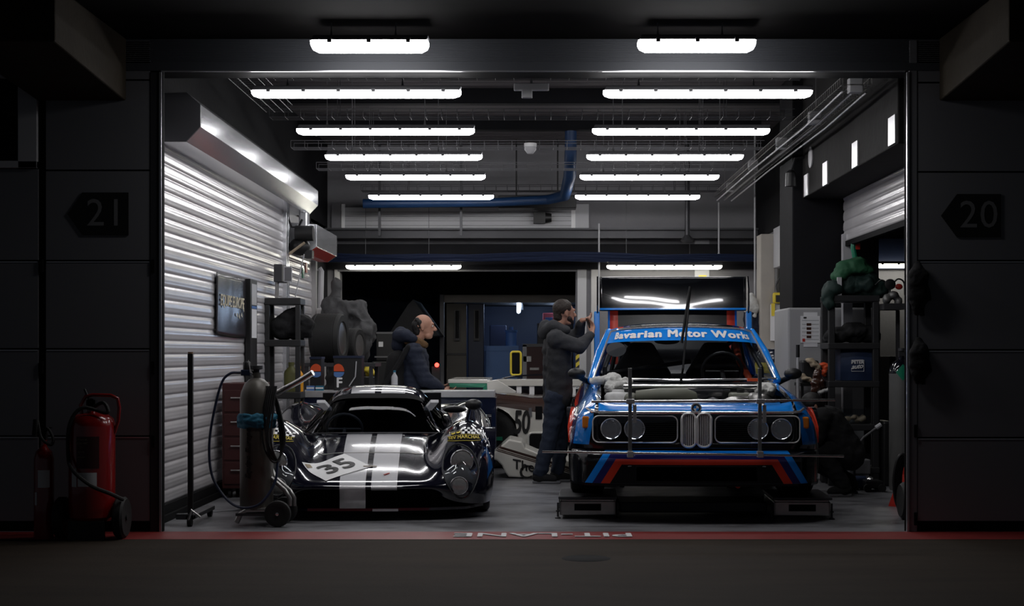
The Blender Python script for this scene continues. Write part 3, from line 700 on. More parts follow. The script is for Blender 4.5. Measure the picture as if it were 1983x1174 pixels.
MB().tube([(-.50,.02,.25),(-.45,.03,.252),(.45,.03,.252),(.50,.02,.25)], .004, 5).build('intake_edge', 'dark_steel', coupe, world=False)
# front face: chrome strip, grille frames, kidneys, lamps
mb = MB(); mb.tube([(-.80,.235,.665),(-.765,.17,.645),(-.70,.115,.64),(-.4,.085,.64),(0,.078,.64),(.4,.085,.64),(.70,.115,.64),(.765,.17,.645),(.80,.235,.665)], .010, 8); mb.build('chrome_strip', 'chrome', coupe, world=False)
for s in (-1, 1):
    ol = rrect(.62, .195, .045, 5, s*.447, .518)
    yface = lambda x: .092 + .02*max(0, (abs(x)-.3)/.4)
    f = MB(); ring(f, [(x, yface(x)-.006, z) for x, z in ol], .0055); gf = f.build('grille_frame', 'grille_chrome', coupe, world=False)
    mb = MB()
    for k in range(12): mb.box((s*.14, .083, .435+k*.0145), (s*.395, .093, .438+k*.0145))
    mb.build('grille_bars', 'black_plastic', gf, world=False, smooth=0)
    for x in (.45, .622):
        c = (s*x, yface(x), .52)
        h = MB().lathe([(.066, .0), (.075, -.004), (.078, -.014), (.074, -.02), (.070, -.016)], c, 'y', 32).build('headlight', 'chrome', coupe, world=False)
        MB().lathe([(.071, -.014), (.060, -.026), (.035, -.034), (0, -.037)], c, 'y', 28).build('headlight_lens', 'glass_cover', h, world=False)
        mb = MB().lathe([(.07, -.008), (.055, .002), (.03, .012), (.014, .014), (.014, -.008), (0, -.012)], c, 'y', 24).build('reflector', 'lens', h, world=False)
    kd = MB(); ol = [(s*.056 + px*1., pz) for px, pz in rrect(.104, .245, .045, 6, 0, .512)]
    ring(kd, [(x, .058 if abs(z-.512) < .09 else .066, z) for x, z in ol], .0085, 8); ko = kd.build('kidney_grille', 'grille_chrome', coupe, world=False)
    mb = MB()
    for k in range(7):
        x = s*.056 + (k-3)*.0135; hh = .112 if abs(k-3) < 3 else .098
        mb.tube([(x, .068, .512-hh), (x, .062, .512), (x, .068, .512+hh)], .0034, 6)
    mb.build('kidney_bars', 'white', ko, world=False)
    MB().prism([(x, .085, z) for x, z in [(s*.056+a, b) for a, b in rrect(.098, .238, .04, 4, 0, .512)]], (0, .02, 0)).build('kidney_back', 'black_matt', ko, world=False, smooth=0)
    t_ = MB().prism([(s*.79+a*.045 - 0, .175, .565+b*.045) for a, b in ((-1,-1),(1,-1),(1,.9),(-1,1))], (0, .10, 0)).build('turn_signal', 'amber', coupe, world=False, smooth=0, bevel=.012)
# round badge on the slam panel
bd = MB().lathe([(0,-.012), (.028,-.012), (.034,-.006), (.036,.0)], (0, .105, .672), 'y', 24).build('badge', 'sign_black', coupe, world=False)
bq = MB(); bq.lathe([(.036,0),(.040,-.008),(.036,-.013),(.034,-.01)], (0,.104,.672), 'y', 24); bq.build('badge_ring', 'chrome', bd, world=False)
for q, mm in ((0,'white'), (1,'blue_paint'), (2,'white'), (3,'blue_paint')):
    pts = [(0, .0895, .672)] + [(.020*math.cos(R(90*q+k*15)), .0895, .672+.020*math.sin(R(90*q+k*15))) for k in range(7)]
    MB().add(pts, [tuple(range(8))]).build('badge_quarter', mm, bd, world=False, smooth=0)
# engine bay contents
eng = MB().box((-.16,.55,.42),(.16,1.25,.66)).build('engine', 'dark_steel', coupe, world=False, smooth=0, bevel=.03)
mb = MB().tube([(-.42,.75,.735),(-.25,.72,.745),(-.05,.74,.745),(.02,.8,.73)], [.05,.06,.06,.05], 12).ball((-.46,.78,.72), (.06,.07,.05)); mb.build('air_hose', 'hose_olive', eng, world=False)
mb = MB()
for k in range(6): mb.lathe([(.028,0),(.034,.03),(.03,.07),(.0,.075)], (.08, .60+k*.11, .64), 'z', 12); mb.tube([(.08,.60+k*.11,.66),(.2,.60+k*.11,.70),(.30,.60+k*.11,.66)], .024, 8)
mb.build('intake_trumpets', 'dark_steel', eng, world=False)
mb = MB().tube([(-.05,.5,.69),(0,.48,.715),(.12,.47,.715),(.2,.52,.70)], .012, 8).tube([(-.3,.4,.68),(.0,.38,.70),(.35,.4,.68)], .010, 8).tube([(.25,.6,.71),(.38,.7,.735),(.46,.9,.72)], .016, 8).ball((.33,.62,.70),(.09,.10,.045)); mb.build('pipes', 'steel', eng, world=False)
MB().box((-.12,.62,.66),(.06,1.2,.705)).build('cam_cover', 'steel', eng, world=False, smooth=0, bevel=.015)
MB().box((.33,.95,.62),(.50,1.25,.76)).build('fluid_tank', 'hose_olive', coupe, world=False, smooth=0, bevel=.02)
mb = MB().lathe([(.03,0),(.03,.03),(0,.03)], (.415,1.1,.76), n=12); mb.build('tank_cap', 'black_plastic', coupe, world=False)
for s in (-1, 1):
    MB().lathe([(.11,.60),(.11,.74),(.09,.765),(.05,.77),(.045,.79),(0,.79)], (s*.56,.86,0), n=20).build('strut_tower', 'white_paint' if s < 0 else 'steel', coupe, world=False)
sb = MB().tube([(-.52,.84,.815),(.52,.84,.815)], .017, 12); sb.build('strut_brace', 'bright_steel', coupe, world=False)
# glasshouse
def lerp(a, b, t): return a + (b-a)*t
wb = spline([(-.755,1.66,.86),(-.6,1.56,.855),(-.3,1.475,.852),(0,1.45,.85),(.3,1.475,.852),(.6,1.56,.855),(.755,1.66,.86)], 6)
wt = spline([(-.605,2.20,1.255),(-.5,2.13,1.275),(-.25,2.09,1.29),(0,2.075,1.295),(.25,2.09,1.29),(.5,2.13,1.275),(.605,2.20,1.255)], 6)
def ws(u, v, off=0.):                     # windscreen point, u and v in 0..1
    k = max(0., min(len(wb)-1.0001, u*(len(wb)-1))); i = int(k); f = k-i
    a = wb[i].lerp(wb[i+1], f); b_ = wt[i].lerp(wt[i+1], f); p = a.lerp(b_, v); p.z += .004*math.sin(math.pi*v)
    return p + Vector((0, -.75, .65))*off
wsg = MB().grid([[ws(i/36, j/10) for i in range(37)] for j in range(11)], flip=False).build('windscreen', 'glass_clear', coupe, world=False, smooth=180)
MB().grid([[ws(.015+.97*i/36, .735+.265*j/6, .006) for i in range(37)] for j in range(7)]).build('sun_strip', 'blue_paint', coupe, world=False, smooth=180)
vs, fs = text('Bavarian Motor Works', .155, .0085, 1.12)
wid = max(v.x for v in vs) - min(v.x for v in vs)
def ban(v):
    u = .5 + v.x/wid*.80; return ws(u, .858 + v.y*1.25, .010)
lay(vs, fs, lambda v: ban(v)).build('lettering', 'text_white', wsg, world=False, smooth=0)
mb = MB(); fr = [ws(i/36, 0, .008) for i in range(37)]; mb.tube(fr, .010, 8); mb.tube([ws(i/36, 1, .012) for i in range(37)], .010, 8)
for u in (0, 1): mb.tube([ws(u, k/8, .010) for k in range(9)], .010, 8)
mb.build('windscreen_trim', 'chrome', coupe, world=False)
roofc = [[p + Vector((0,.015,.02)) for p in wt[::6]],
         [Vector(q) for q in ((-.62,2.36,1.265),(-.5,2.3,1.305),(-.25,2.27,1.33),(0,2.26,1.335),(.25,2.27,1.33),(.5,2.3,1.305),(.62,2.36,1.265))],
         [Vector(q) for q in ((-.61,2.75,1.26),(-.5,2.75,1.305),(-.25,2.75,1.33),(0,2.75,1.335),(.25,2.75,1.33),(.5,2.75,1.305),(.61,2.75,1.26))],
         [Vector(q) for q in ((-.57,3.1,1.20),(-.46,3.14,1.245),(-.25,3.16,1.27),(0,3.16,1.275),(.25,3.16,1.27),(.46,3.14,1.245),(.57,3.1,1.20))]]
m, n, l, b = nt('roof_livery'); g = NG(m); X, Yc, Zc = g.xyz(); ax = g.f('ABSOLUTE', X)
l.new(g.ramp(ax, [(0, BK), (.44, NV), (.50, RD), (.545, BL)]), b.inputs['Base Color']); b.inputs['Roughness'].default_value = .14; b.inputs['Coat Weight'].default_value = 1; M['roof_livery'] = m
MB().grid(surface(roofc, 5, 5)).build('roof', 'roof_livery', coupe, world=False, smooth=180, solid=.012)
for s in (-1, 1):
    a0, a1 = Vector((s*.775,1.68,.85)), Vector((s*.622,2.24,1.262))
    mb = MB()
    for P0, P1, wdt in ((a0, a1, .032), (Vector((s*.595,3.02,1.225)), Vector((s*.735,3.45,.89)), .05)):
        mb.chain([P0, P0.lerp(P1, .5)+Vector((s*.012,0,.02)), P1], [wdt, wdt*.95, wdt*.9], 10)
    mb.tube([Vector((s*.622,2.24,1.262)), Vector((s*.635,2.6,1.272)), Vector((s*.595,3.02,1.225))], .02, 8)
    mb.build('pillar', 'blue_paint', coupe, world=False)
    tp = spline([(s*.645,2.26,1.24),(s*.65,2.6,1.25),(s*.61,3.0,1.20)], 6); bt = spline([(s*.80,1.74,.855),(s*.80,2.5,.875),(s*.745,3.38,.89)], 6)
    MB().grid([[a.lerp(b_, k/5) for a, b_ in zip(bt, tp)] for k in range(6)], flip=s > 0).build('side_window', 'glass_dark', coupe, world=False, smooth=180)
    hs = 1 if s > 0 else -1
    c = Vector((s*.895, 1.62, .905))
    mm = MB(); mm.ball(c + Vector((0, -.01, 0)), (.075,.06,.048), 16, 10); mr = mm.build('door_mirror', 'black_plastic', coupe, world=False, smooth=180)
    MB().chain([c+Vector((-s*.03,.02,-.03)), Vector((s*.83,1.72,.85)), Vector((s*.80,1.75,.84))], [.025,.022,.03]).build('mirror_stem', 'black_plastic', mr, world=False, smooth=180)
rt, rb = roofc[3], [Vector(q) for q in ((-.70,3.42,.89),(-.5,3.5,.905),(-.25,3.53,.91),(0,3.54,.91),(.25,3.53,.91),(.5,3.5,.905),(.70,3.42,.89))]
MB().grid([[a.lerp(b_, k/4) for a, b_ in zip(spline(rb, 4), spline(rt, 4))] for k in range(5)]).build('rear_window', 'glass_clear', coupe, world=False, smooth=180)
# roll cage, seats, dashboard, steering wheel
mb = MB(); r_ = .02
mb.tube([(-.58,2.6,.2),(-.6,2.6,.9),(-.54,2.6,1.2),(-.4,2.6,1.25),(.4,2.6,1.25),(.54,2.6,1.2),(.6,2.6,.9),(.58,2.6,.2)], r_, 8)
mb.tube([(-.5,2.6,1.2),(.5,2.65,.4)], r_, 8).tube([(.5,2.6,1.2),(-.5,2.65,.4)], r_, 8)
for s in (-1, 1): mb.tube([(s*.52,2.58,1.22),(s*.55,2.25,1.22),(s*.66,1.85,.95),(s*.68,1.8,.3)], r_, 8); mb.tube([(s*.5,2.62,1.2),(s*.5,3.4,.7)], r_, 8)
mb.tube([(-.66,1.85,.9),(.1,2.58,1.0)], r_, 8)
mb.build('roll_cage', 'black_plastic', coupe, world=False)
MB().box((-.70,1.62,.55),(.70,1.95,.82)).build('dashboard', 'black_matt', coupe, world=False, smooth=0, bevel=.04)
for s in (-1, 1):
    mb = MB().box((s*.33-.24,2.15,.2),(s*.33+.24,2.6,.42)).prism([(s*.33+a*.25*q, 2.55, z) for a, z, q in ((-1,.4,1),(1,.4,1),(1,.9,1.05),(.75,1.05,.9),(.5,1.17,.8),(-.5,1.17,.8),(-.75,1.05,.9),(-1,.9,1.05))], (0,.11,0))
    so = mb.build('seat', 'black_cloth', coupe, world=False, smooth=0, bevel=.03)
    if s > 0: MB().chain([(.50,2.5,1.15),(.53,2.42,1.0),(.60,2.3,.86)], [.03,.03,.03]).build('harness', 'orange_red', so, world=False)
mb = MB(); ring(mb, [(.34+.17*math.cos(a), 1.98-.06*math.sin(a), .92+.16*math.sin(a)) for a in [2*math.pi*k/20 for k in range(20)]], .014, 8); mb.tube([(.2,1.98,.92),(.48,1.98,.92)], .01).tube([(.34,1.98,.92),(.34,1.7,.8)], .02); mb.build('steering_wheel', 'black_plastic', coupe, world=False)
MB().ball((.34,1.96,1.08), (.012,.008,.012)).build('wheel_mark', 'yellow', coupe, world=False)
MB().lathe([(0,0),(.10,.0),(.10,.003),(0,.003)], (0,0,0), 'y', 24).xf(Matrix.Translation(ws(.145,.60,-.006)) @ Matrix.Diagonal((.85,1,.62,1))).build('round_sticker', 'grey_plastic', coupe, world=False)
MB().ball((-.12,2.2,1.18), (.11,.02,.03)).build('rear_view_mirror', 'black_plastic', coupe, world=False)
mb = MB().tube([(-.04,1.42,.855),(-.03,1.30,.95),(.035,1.42,1.60)], .009, 6).box((-.05,1.40,.84),(-.03,1.46,.87)); mb.tube([(-.035,1.41,1.16),(.035,1.395,1.62)], .013, 6); mb.build('wiper', 'black_plastic', coupe, world=False)
MB().box((.50,1.40,.845),(.60,1.44,.87)).build('red_handle', 'orange_red', coupe, world=False, smooth=0)
# raised boot lid carrying the wing
def tilt(x, a, h): # lid space: a along the lid from hinge, h out of its top surface (towards the front when raised)
    ang = R(80); return Vector((x, 3.62 + a*math.cos(ang) - h*math.sin(ang), .97 + a*math.sin(ang) + h*math.cos(ang)))
m, n, l, b = nt('lid_livery'); g = NG(m); X, Yc, Zc = g.xyz()
l.new(g.ramp(g.f('MULTIPLY', g.f('ABSOLUTE', X), 1.), [(0, BK), (.52, RD), (.60, BL)]), b.inputs['Base Color']); b.inputs['Roughness'].default_value = .3; M['lid_livery'] = m
lid = MB().grid([[tilt(x, a, .03*math.cos(x*2)-.03) for x in [-.62+1.24*i/16 for i in range(17)]] for a in (0,.15,.3,.45,.6,.72)]).build('boot_lid', 'lid_livery', coupe, world=False, smooth=180, solid=.02)
foil = [(.50,.102),(.58,.1023),(.66,.1055),(.74,.1125),(.83,.1255)]
m, n, l, b = nt('wing_paint'); g = NG(m); X, Yc, Zc = g.xyz()
l.new(g.ramp(g.f('SUBTRACT', Zc, 1.0), [(0, BK), (.488, BL), (.505, BK)]), b.inputs['Base Color']); b.inputs['Roughness'].default_value = .12; b.inputs['Coat Weight'].default_value = 1; M['wing_paint'] = m
mb = MB().grid([[tilt(x, q.x, q.y + (q.x-.5)*(.004*math.sin(x*11+.8) - .040*(x/.7)**2)) for x in [-.70+1.4*i/60 for i in range(61)]] for q in spline([(p[0], p[1], 0) for p in foil], 5)])
wing = mb.build('rear_wing', 'wing_paint', coupe, world=False, smooth=180, solid=.022)
vs, fs = text('DO NOT PUSH', .035, .001, 1.2)
lay(vs, fs, lambda v: tilt(.05 - v.x, .803 - v.y*.8, .118)).build('lettering', 'text_white', wing, world=False, smooth=0)
for s in (-1, 1):
    MB().prism([tilt(s*.715, a, h) for a, h in ((.0,.0),(.08,.06),(.48,.09),(.54,.15),(.70,.17),(.84,.10),(.80,.05),(.70,.0))], (s*.014,0,0)).build('end_plate', 'coupe_black', wing, world=False, smooth=0)
    MB().prism([tilt(s*.70, a, h) for a, h in ((-.02,.0),(.05,.09),(.50,.09),(.5,.0))], (s*.055,0,0)).build('wing_strut', 'blue_paint', lid, world=False, smooth=0, bevel=.01)
for x in (-1, 1):
    wheel(coupe, x*.80, .80, .315, .26, side=x); wheel(coupe, x*.80, 3.425, .33, .30, side=x)
MB().tube([(-.68,.80,.32),(.68,.80,.32)], .035).tube([(-.68,3.425,.33),(.68,3.425,.33)], .04).box((-.5,.5,.14),(.5,1.3,.3)).build('axles', 'black_matt', coupe, world=False, smooth=0)
MB().tube([(0,0,0),(.0,.05,0)], .02).xf(Matrix.Translation((.3,.03,.11))).build('tow_eye', 'red', coupe, world=False)
# white rag heap lying on the left wing by the screen
cm = wm(coupe)
mb = MB()
for k in range(14):
    a = random.uniform(0, 6.28); mb.ball(cm @ Vector((-.60+.10*math.cos(a)*random.random()*1.3, 1.15+.30*math.sin(a)*random.random(), .82+random.uniform(-.03,.045))), (random.uniform(.04,.075), random.uniform(.04,.09), random.uniform(.025,.05)), 10, 6)
tag(fuse(mb, 'rag', 'white_cloth', None, .006, 1, wrinkle=.03, wscale=17), 'crumpled white rag in the engine bay below the left end of the screen', 'cloth')
mb = MB()
for k in range(8):
    a = random.uniform(0, 6.28); mb.ball(cm @ Vector((.60+.07*math.cos(a)*random.random(), .95+.28*math.sin(a)*random.random(), .80+random.uniform(-.03,.02))), (random.uniform(.035,.06), random.uniform(.04,.08), random.uniform(.02,.04)), 10, 6)
tag(fuse(mb, 'rag', 'white_cloth', None, .006, 1, wrinkle=.03, wscale=17), 'crumpled white rag on the right side of the engine bay', 'cloth')
# ------------------------------------------------------------------ set-up pads and alignment frame
def pad(label, x, y):
    t = thing('wheel_pad', label, 'wheel stand', (x, y, 0), R(-2.2), 'wheel pads under the coupe')
    MB().box((-.22,-.36,.15),(.22,.36,.17)).build('top_plate', 'dark_steel', t, world=False, smooth=0, bevel=.004)
    b = MB().box((-.21,-.34,.03),(.21,-.31,.135)).box((-.21,.31,.03),(.21,.34,.135)).box((-.21,-.34,.03),(-.19,.34,.135)).box((.19,-.34,.03),(.21,.34,.135)).box((-.20,-.33,.125),(.20,.33,.15)).build('frame', 'steel', t, world=False, smooth=0, bevel=.006)
    MB().box((-.10,-.345,.065),(.10,-.338,.115)).build('slot', 'black_matt', b, world=False, smooth=0)
    for sx in (-1, 1):
        for sy in (-1, 1):
            MB().lathe([(.022,0),(.022,.008),(.008,.016),(.007,.05),(.015,.052),(.015,.062),(.007,.064),(.007,.12),(0,.12)], (sx*.225, sy*.30, 0), n=10).build('levelling_foot', 'dark_steel', t, world=False)
    return t
for lab, lx, ly in (('silver wheel pad under the front left wheel as seen', -.80, .80), ('silver wheel pad under the front right wheel as seen', .80, .80), ('silver wheel pad under the rear left wheel as seen', -.80, 3.425), ('silver wheel pad under the rear right wheel as seen', .80, 3.425)):
    p = cm @ Vector((lx*(.9 if ly > 1 else 1), ly, 0)); pad(lab, p.x, p.y - (.12 if ly < 1 else 0))
# scissor lift / cross beam between the pads
p = cm @ Vector((0, .8, 0))
tag(MB().box((p.x-.56, p.y-.25, .03), (p.x+.56, p.y+.25, .11)).build('cross_beam', 'dark_steel', smooth=0, bevel=.01), 'dark low platform on the floor between the two front wheel pads', 'platform')
Ya = 11.16
fr = thing('alignment_rig', 'steel rod rig of two long bars and two uprights in front of the coupe', 'alignment rig', at(1345, 880, Ya))
def rod(name, p, q, r, m='bright_steel'): return MB().tube([p, q], r, 10).build(name, m, fr)
rod('bar', at(1145,778,Ya-.02), at(1617,775,Ya-.02), .009); rod('bar', at(1050,875,Ya-.02), at(1634,884,Ya-.02), .009)
for px in (1220, 1471):
    a = at(px, 713, Ya+.02); b_ = at(px, 884, Ya+.02)
    MB().box((a.x-.013, Ya, b_.z), (a.x+.013, Ya+.022, a.z)).build('upright', 'steel', fr, smooth=0, bevel=.003)
    MB().box((a.x-.03, Ya-.035, at(0,782,Ya).z), (a.x+.03, Ya+.03, at(0,773,Ya).z)).box((a.x-.022, Ya-.035, at(0,886,Ya).z), (a.x+.022, Ya+.03, at(0,874,Ya).z)).build('clamp', 'alu', fr, smooth=0, bevel=.004)
    h = at(px+9, 787, Ya); MB().tube([h, h+Vector((0,.12,.015)), h+Vector((0,.17,.0))], .008, 8).box((h.x-.012,Ya-.02,h.z-.12), (h.x+.012,Ya,h.z+.01)).build('hook', 'alu', fr)
t = tag(MB().tube([at(1052,838,15.3), at(1091,838,15.3)+Vector((.5,0,0))], .010, 8).box(at(1084,846,15.3)+Vector((0,-.012,0)), at(1093,828,15.3)+Vector((0,.012,0))).build('alignment_rod', 'bright_steel'), 'short steel rod sticking out from the rear left wheel of the coupe', 'rod')
# ------------------------------------------------------------------ low black coupe with white stripes
mat('racer_black', (.0035, .004, .012), .10, coat=1.)
m, n, l, b = nt('racer_stripes'); g = NG(m); X, Yc, Zc = g.xyz()
ax = g.f('ABSOLUTE', X); gap = g.f('ADD', .021, g.f('MULTIPLY', g.f('MAXIMUM', g.f('SUBTRACT', Yc, 1.4), 0), .014))
wd = g.f('ADD', .212, g.f('MULTIPLY', Yc, .010))
w_ = g.f('MULTIPLY', g.f('GREATER_THAN', ax, gap), g.f('LESS_THAN', ax, wd))
l.new(g.mix(w_, (.0035, .004, .012), (.74, .74, .77)), b.inputs['Base Color']); b.inputs['Roughness'].default_value = .12; b.inputs['Coat Weight'].default_value = 1; M['racer_stripes'] = m
racer = thing('racing_car', 'low black racing car with two white stripes and number 35', 'car', (-1.252, 11.45, 0), R(3.6))
LR = [
 [(0,.05,.225),(.25,.05,.225),(.46,.07,.218),(.60,.095,.15),(.73,.135,.12),(.85,.22,.11),(.905,.37,.11),(.90,.42,.10),(.84,.42,.085)],
 [(0,.0,.245),(.25,.005,.245),(.46,.03,.245),(.60,.058,.225),(.73,.10,.205),(.86,.20,.20),(.925,.38,.19),(.92,.44,.15),(.86,.44,.09)],
 [(0,.05,.290),(.25,.055,.29),(.45,.07,.29),(.60,.10,.305),(.73,.13,.315),(.87,.235,.29),(.935,.42,.26),(.93,.48,.16),(.87,.48,.09)],
 [(0,.20,.350),(.25,.20,.349),(.44,.20,.347),(.59,.185,.405),(.73,.20,.435),(.88,.30,.375),(.945,.46,.31),(.94,.52,.18),(.88,.52,.09)],
 [(0,.42,.420),(.25,.42,.418),(.42,.415,.416),(.575,.38,.53),(.73,.36,.60),(.885,.43,.51),(.955,.56,.40),(.95,.57,.22),(.89,.57,.1)],
 [(0,.70,.495),(.25,.70,.492),(.42,.69,.488),(.575,.65,.62),(.73,.62,.70),(.89,.65,.61),(.96,.68,.46),(.955,.68,.25),(.9,.68,.1)],
 [(0,.92,.545),(.25,.92,.542),(.43,.92,.535),(.58,.90,.65),(.73,.90,.718),(.89,.90,.635),(.96,.90,.46),(.955,.90,.25),(.9,.90,.1)],
 [(0,1.18,.588),(.25,1.18,.584),(.45,1.18,.572),(.60,1.18,.635),(.74,1.18,.675),(.88,1.18,.60),(.95,1.18,.43),(.945,1.18,.25),(.90,1.18,.1)],
 [(0,1.55,.60),(.25,1.55,.60),(.50,1.55,.595),(.62,1.55,.59),(.76,1.55,.575),(.88,1.55,.51),(.93,1.55,.38),(.93,1.55,.22),(.9,1.55,.1)],
 [(0,2.2,.60),(.25,2.2,.60),(.50,2.2,.60),(.62,2.2,.59),(.76,2.2,.57),(.88,2.2,.51),(.92,2.2,.38),(.92,2.2,.22),(.9,2.2,.1)],
 [(0,2.65,.64),(.25,2.65,.64),(.50,2.65,.63),(.62,2.65,.65),(.78,2.65,.67),(.92,2.65,.61),(.98,2.65,.47),(.98,2.65,.28),(.95,2.65,.12)],
 [(0,3.2,.70),(.25,3.2,.70),(.50,3.2,.68),(.62,3.2,.73),(.80,3.2,.785),(.945,3.2,.69),(1.01,3.2,.5),(1.01,3.2,.3),(.97,3.2,.16)],
 [(0,3.75,.72),(.25,3.75,.72),(.50,3.75,.70),(.62,3.75,.715),(.80,3.75,.735),(.93,3.75,.65),(.985,3.75,.5),(.985,3.75,.36),(.96,3.75,.25)],
 [(0,4.15,.73),(.25,4.15,.73),(.50,4.14,.72),(.62,4.13,.72),(.80,4.11,.71),(.92,4.08,.64),(.96,4.06,.52),(.96,4.06,.42),(.94,4.06,.33)],
 [(0,4.2,.40),(.25,4.2,.40),(.50,4.19,.40),(.62,4.18,.40),(.80,4.16,.40),(.90,4.12,.40),(.94,4.10,.40),(.94,4.10,.36),(.92,4.10,.33)],
]
rows = mirror_rows(surface(LR, 6, 7)); arch(rows, (.80, 3.21), .345, .315, .80)
body = MB().grid(rows, lambda i, j: abs(rows[i][j].x) < .56 and abs(rows[i][j+1].x) < .56 and 1.30 < rows[i][j].y < 2.9, flip=True)
body_rows = rows
body.mi(1).box((-.80,.50,.07),(.80,4.0,.12)).box((-.56,.3,.1),(.56,1.25,.30)).box((-.56,2.8,.1),(.56,4.0,.55))
body.build('body', ['racer_stripes', 'racer_black'], racer, world=False, smooth=60)
bv = MB().grid(rows, flip=True); bvh = BVHTree.FromPolygons(bv.v, bv.f)
def drop(x, y, off=.004):                 # point on the bonnet skin above (x, y)
    h = bvh.ray_cast(Vector((x, y, 2)), Vector((0, 0, -1))); p = h[0] if h[0] else Vector((x, y, .3)); nn = h[1] if h[1] else Vector((0,0,1))
    if nn.z < 0: nn = -nn
    return p + nn*off
# mouth, splitter and lower valance
mb = MB().prism([(-.86,.40,.075),(-.72,.14,.075),(-.45,.05,.075),(0,.03,.075),(.45,.05,.075),(.72,.14,.075),(.86,.40,.075)], (0,0,.02)); mb.build('splitter', 'racer_black', racer, world=False, smooth=0)
MB().box((-.66,.24,.09),(.66,.26,.26)).build('mouth', 'black_matt', racer, world=False, smooth=0)
MB().grid([[(x, y, z) for x in (-.212,-.12,-.021)] for y, z in ((.004,.247),(.03,.225),(.045,.17),(.03,.095))], flip=True).build('front_tape', 'white_paint', racer, world=False, smooth=180, solid=.004)
MB().box((.03,.028,.072),(.22,.034,.09)).build('splitter_edge', 'alu', racer, world=False, smooth=0)
# cabin
CB = [
 [(0,1.17,.592),(.18,1.18,.592),(.34,1.205,.59),(.46,1.27,.585),(.55,1.39,.58),(.61,1.56,.585),(.63,1.66,.58)],
 [(0,1.45,.74),(.17,1.455,.74),(.31,1.475,.737),(.415,1.53,.715),(.50,1.62,.66),(.58,1.70,.61),(.63,1.78,.58)],
 [(0,1.77,.880),(.15,1.775,.88),(.27,1.79,.873),(.365,1.83,.845),(.45,1.89,.76),(.55,1.93,.66),(.63,1.95,.58)],
 [(0,1.94,.935),(.15,1.94,.933),(.27,1.95,.922),(.36,1.97,.89),(.455,2.0,.79),(.555,2.02,.68),(.635,2.04,.58)],
 [(0,2.2,.966),(.15,2.2,.962),(.27,2.2,.95),(.36,2.2,.915),(.465,2.2,.81),(.565,2.2,.69),(.64,2.2,.585)],
 [(0,2.55,.952),(.15,2.55,.948),(.26,2.55,.935),(.35,2.55,.90),(.46,2.55,.80),(.565,2.55,.70),(.65,2.55,.62)],
 [(0,2.95,.895),(.15,2.95,.89),(.25,2.95,.88),(.33,2.95,.85),(.44,2.95,.77),(.55,2.95,.71),(.64,2.95,.68)],
 [(0,3.4,.78),(.15,3.4,.775),(.25,3.4,.77),(.33,3.4,.755),(.43,3.4,.73),(.53,3.4,.72),(.60,3.4,.72)],
 [(0,3.7,.71),(.15,3.7,.71),(.25,3.7,.71),(.33,3.7,.705),(.43,3.7,.70),(.53,3.7,.70),(.60,3.7,.70)],
]
NN = 5; crow = mirror_rows(surface(CB, NN, NN)); ncol = len(crow[0]); mid = (ncol-1)//2
def zone(i, j):
    dc = abs(j + .5 - mid); f = i / NN
    if f < 2.2 and dc < 18: return 1                     # windscreen
    if f < 2.2 and dc < 19: return 0
    if 5 < 0: return 0
    if dc > 17 and f < 4.6 and dc < 28: return 2         # door glass
    return 0
for zi, (nm, mm) in enumerate((('roof', 'racer_stripes'), ('windscreen', 'glass_racer'), ('side_windows', 'glass_dark'))):
    for s in ((0,) if zi < 2 else (-1, 1)):
        mb = MB().grid(crow, lambda i, j: zone(i, j) != zi or (s and (j < mid) != (s < 0)), flip=True)
        if zi == 2: nm = 'side_window'
        mb.build(nm, mm, racer, world=False, smooth=180)
mb = MB(); mb.tube([crow[0][j] + Vector((0,-.004,.003)) for j in range(mid-20, mid+21)], .006, 6); mb.build('screen_seal', 'dark_steel', racer, world=False)
MB().grid([[crow[i][j] + Vector((0,-.006,.006)) for j in range(mid-16, mid+17)] for i in (9, 10, 11)], flip=True).build('sun_strip', 'black_matt', racer, world=False, smooth=180)
for s in (-1, 1):
    p = Vector((s*.455, 1.80, .800)); MB().obox(p, (.035,.0,0), (0,.02,.012), (s*.03,-.01,.035)).build('clip', 'light_grey', racer, world=False, smooth=0, bevel=.004)
    # fender scoop behind the door and mirror
for s, py in ((1, .95),):
    c = Vector((.80, 1.02, .83)); mr = MB().ball(c, (.07,.055,.045), 16, 10).build('door_mirror', 'black_plastic', racer, world=False, smooth=180)
    MB().chain([c+Vector((-.03,0,-.03)), Vector((.74,1.02,.68))], [.014,.016]).build('mirror_stem', 'racer_black', mr, world=False, smooth=180)
MB().ball((.66,2.45,.74), (.11,.16,.035), 16, 8).build('air_scoop', 'black_plastic', racer, world=False, smooth=180)
MB().ball((.66,2.31,.742), (.09,.03,.026), 16, 8).build('scoop_mouth', 'black_matt', racer, world=False, smooth=180)
# cockpit
MB().box((-.52,1.35,.12),(.52,2.85,.16)).box((-.5,1.35,.15),(.5,1.42,.58)).box((-.54,2.75,.1),(.54,2.85,.88)).build('cockpit_tub', 'black_matt', racer, world=False, smooth=0)
for s in (-1, 1): MB().prism([(s*.26-.2,2.0,.15),(s*.26+.2,2.0,.15),(s*.26+.2,2.1,.3),(s*.26-.2,2.1,.3)], (0,.6,0)).prism([(s*.26-.2,2.5,.3),(s*.26+.2,2.5,.3),(s*.26+.17,2.6,.82),(s*.26-.17,2.6,.82)], (0,.1,0)).build('seat', 'black_cloth', racer, world=False, smooth=0, bevel=.02)
mb = MB(); ring(mb, [(-.28+.15*math.cos(a), 1.75-.07*math.sin(a), .60+.13*math.sin(a)) for a in [2*math.pi*k/20 for k in range(20)]], .012, 8); mb.tube([(-.43,1.75,.6),(-.13,1.75,.6)], .01).tube([(-.28,1.75,.6),(-.28,1.5,.5)], .015); mb.build('steering_wheel', 'grey_plastic', racer, world=False)
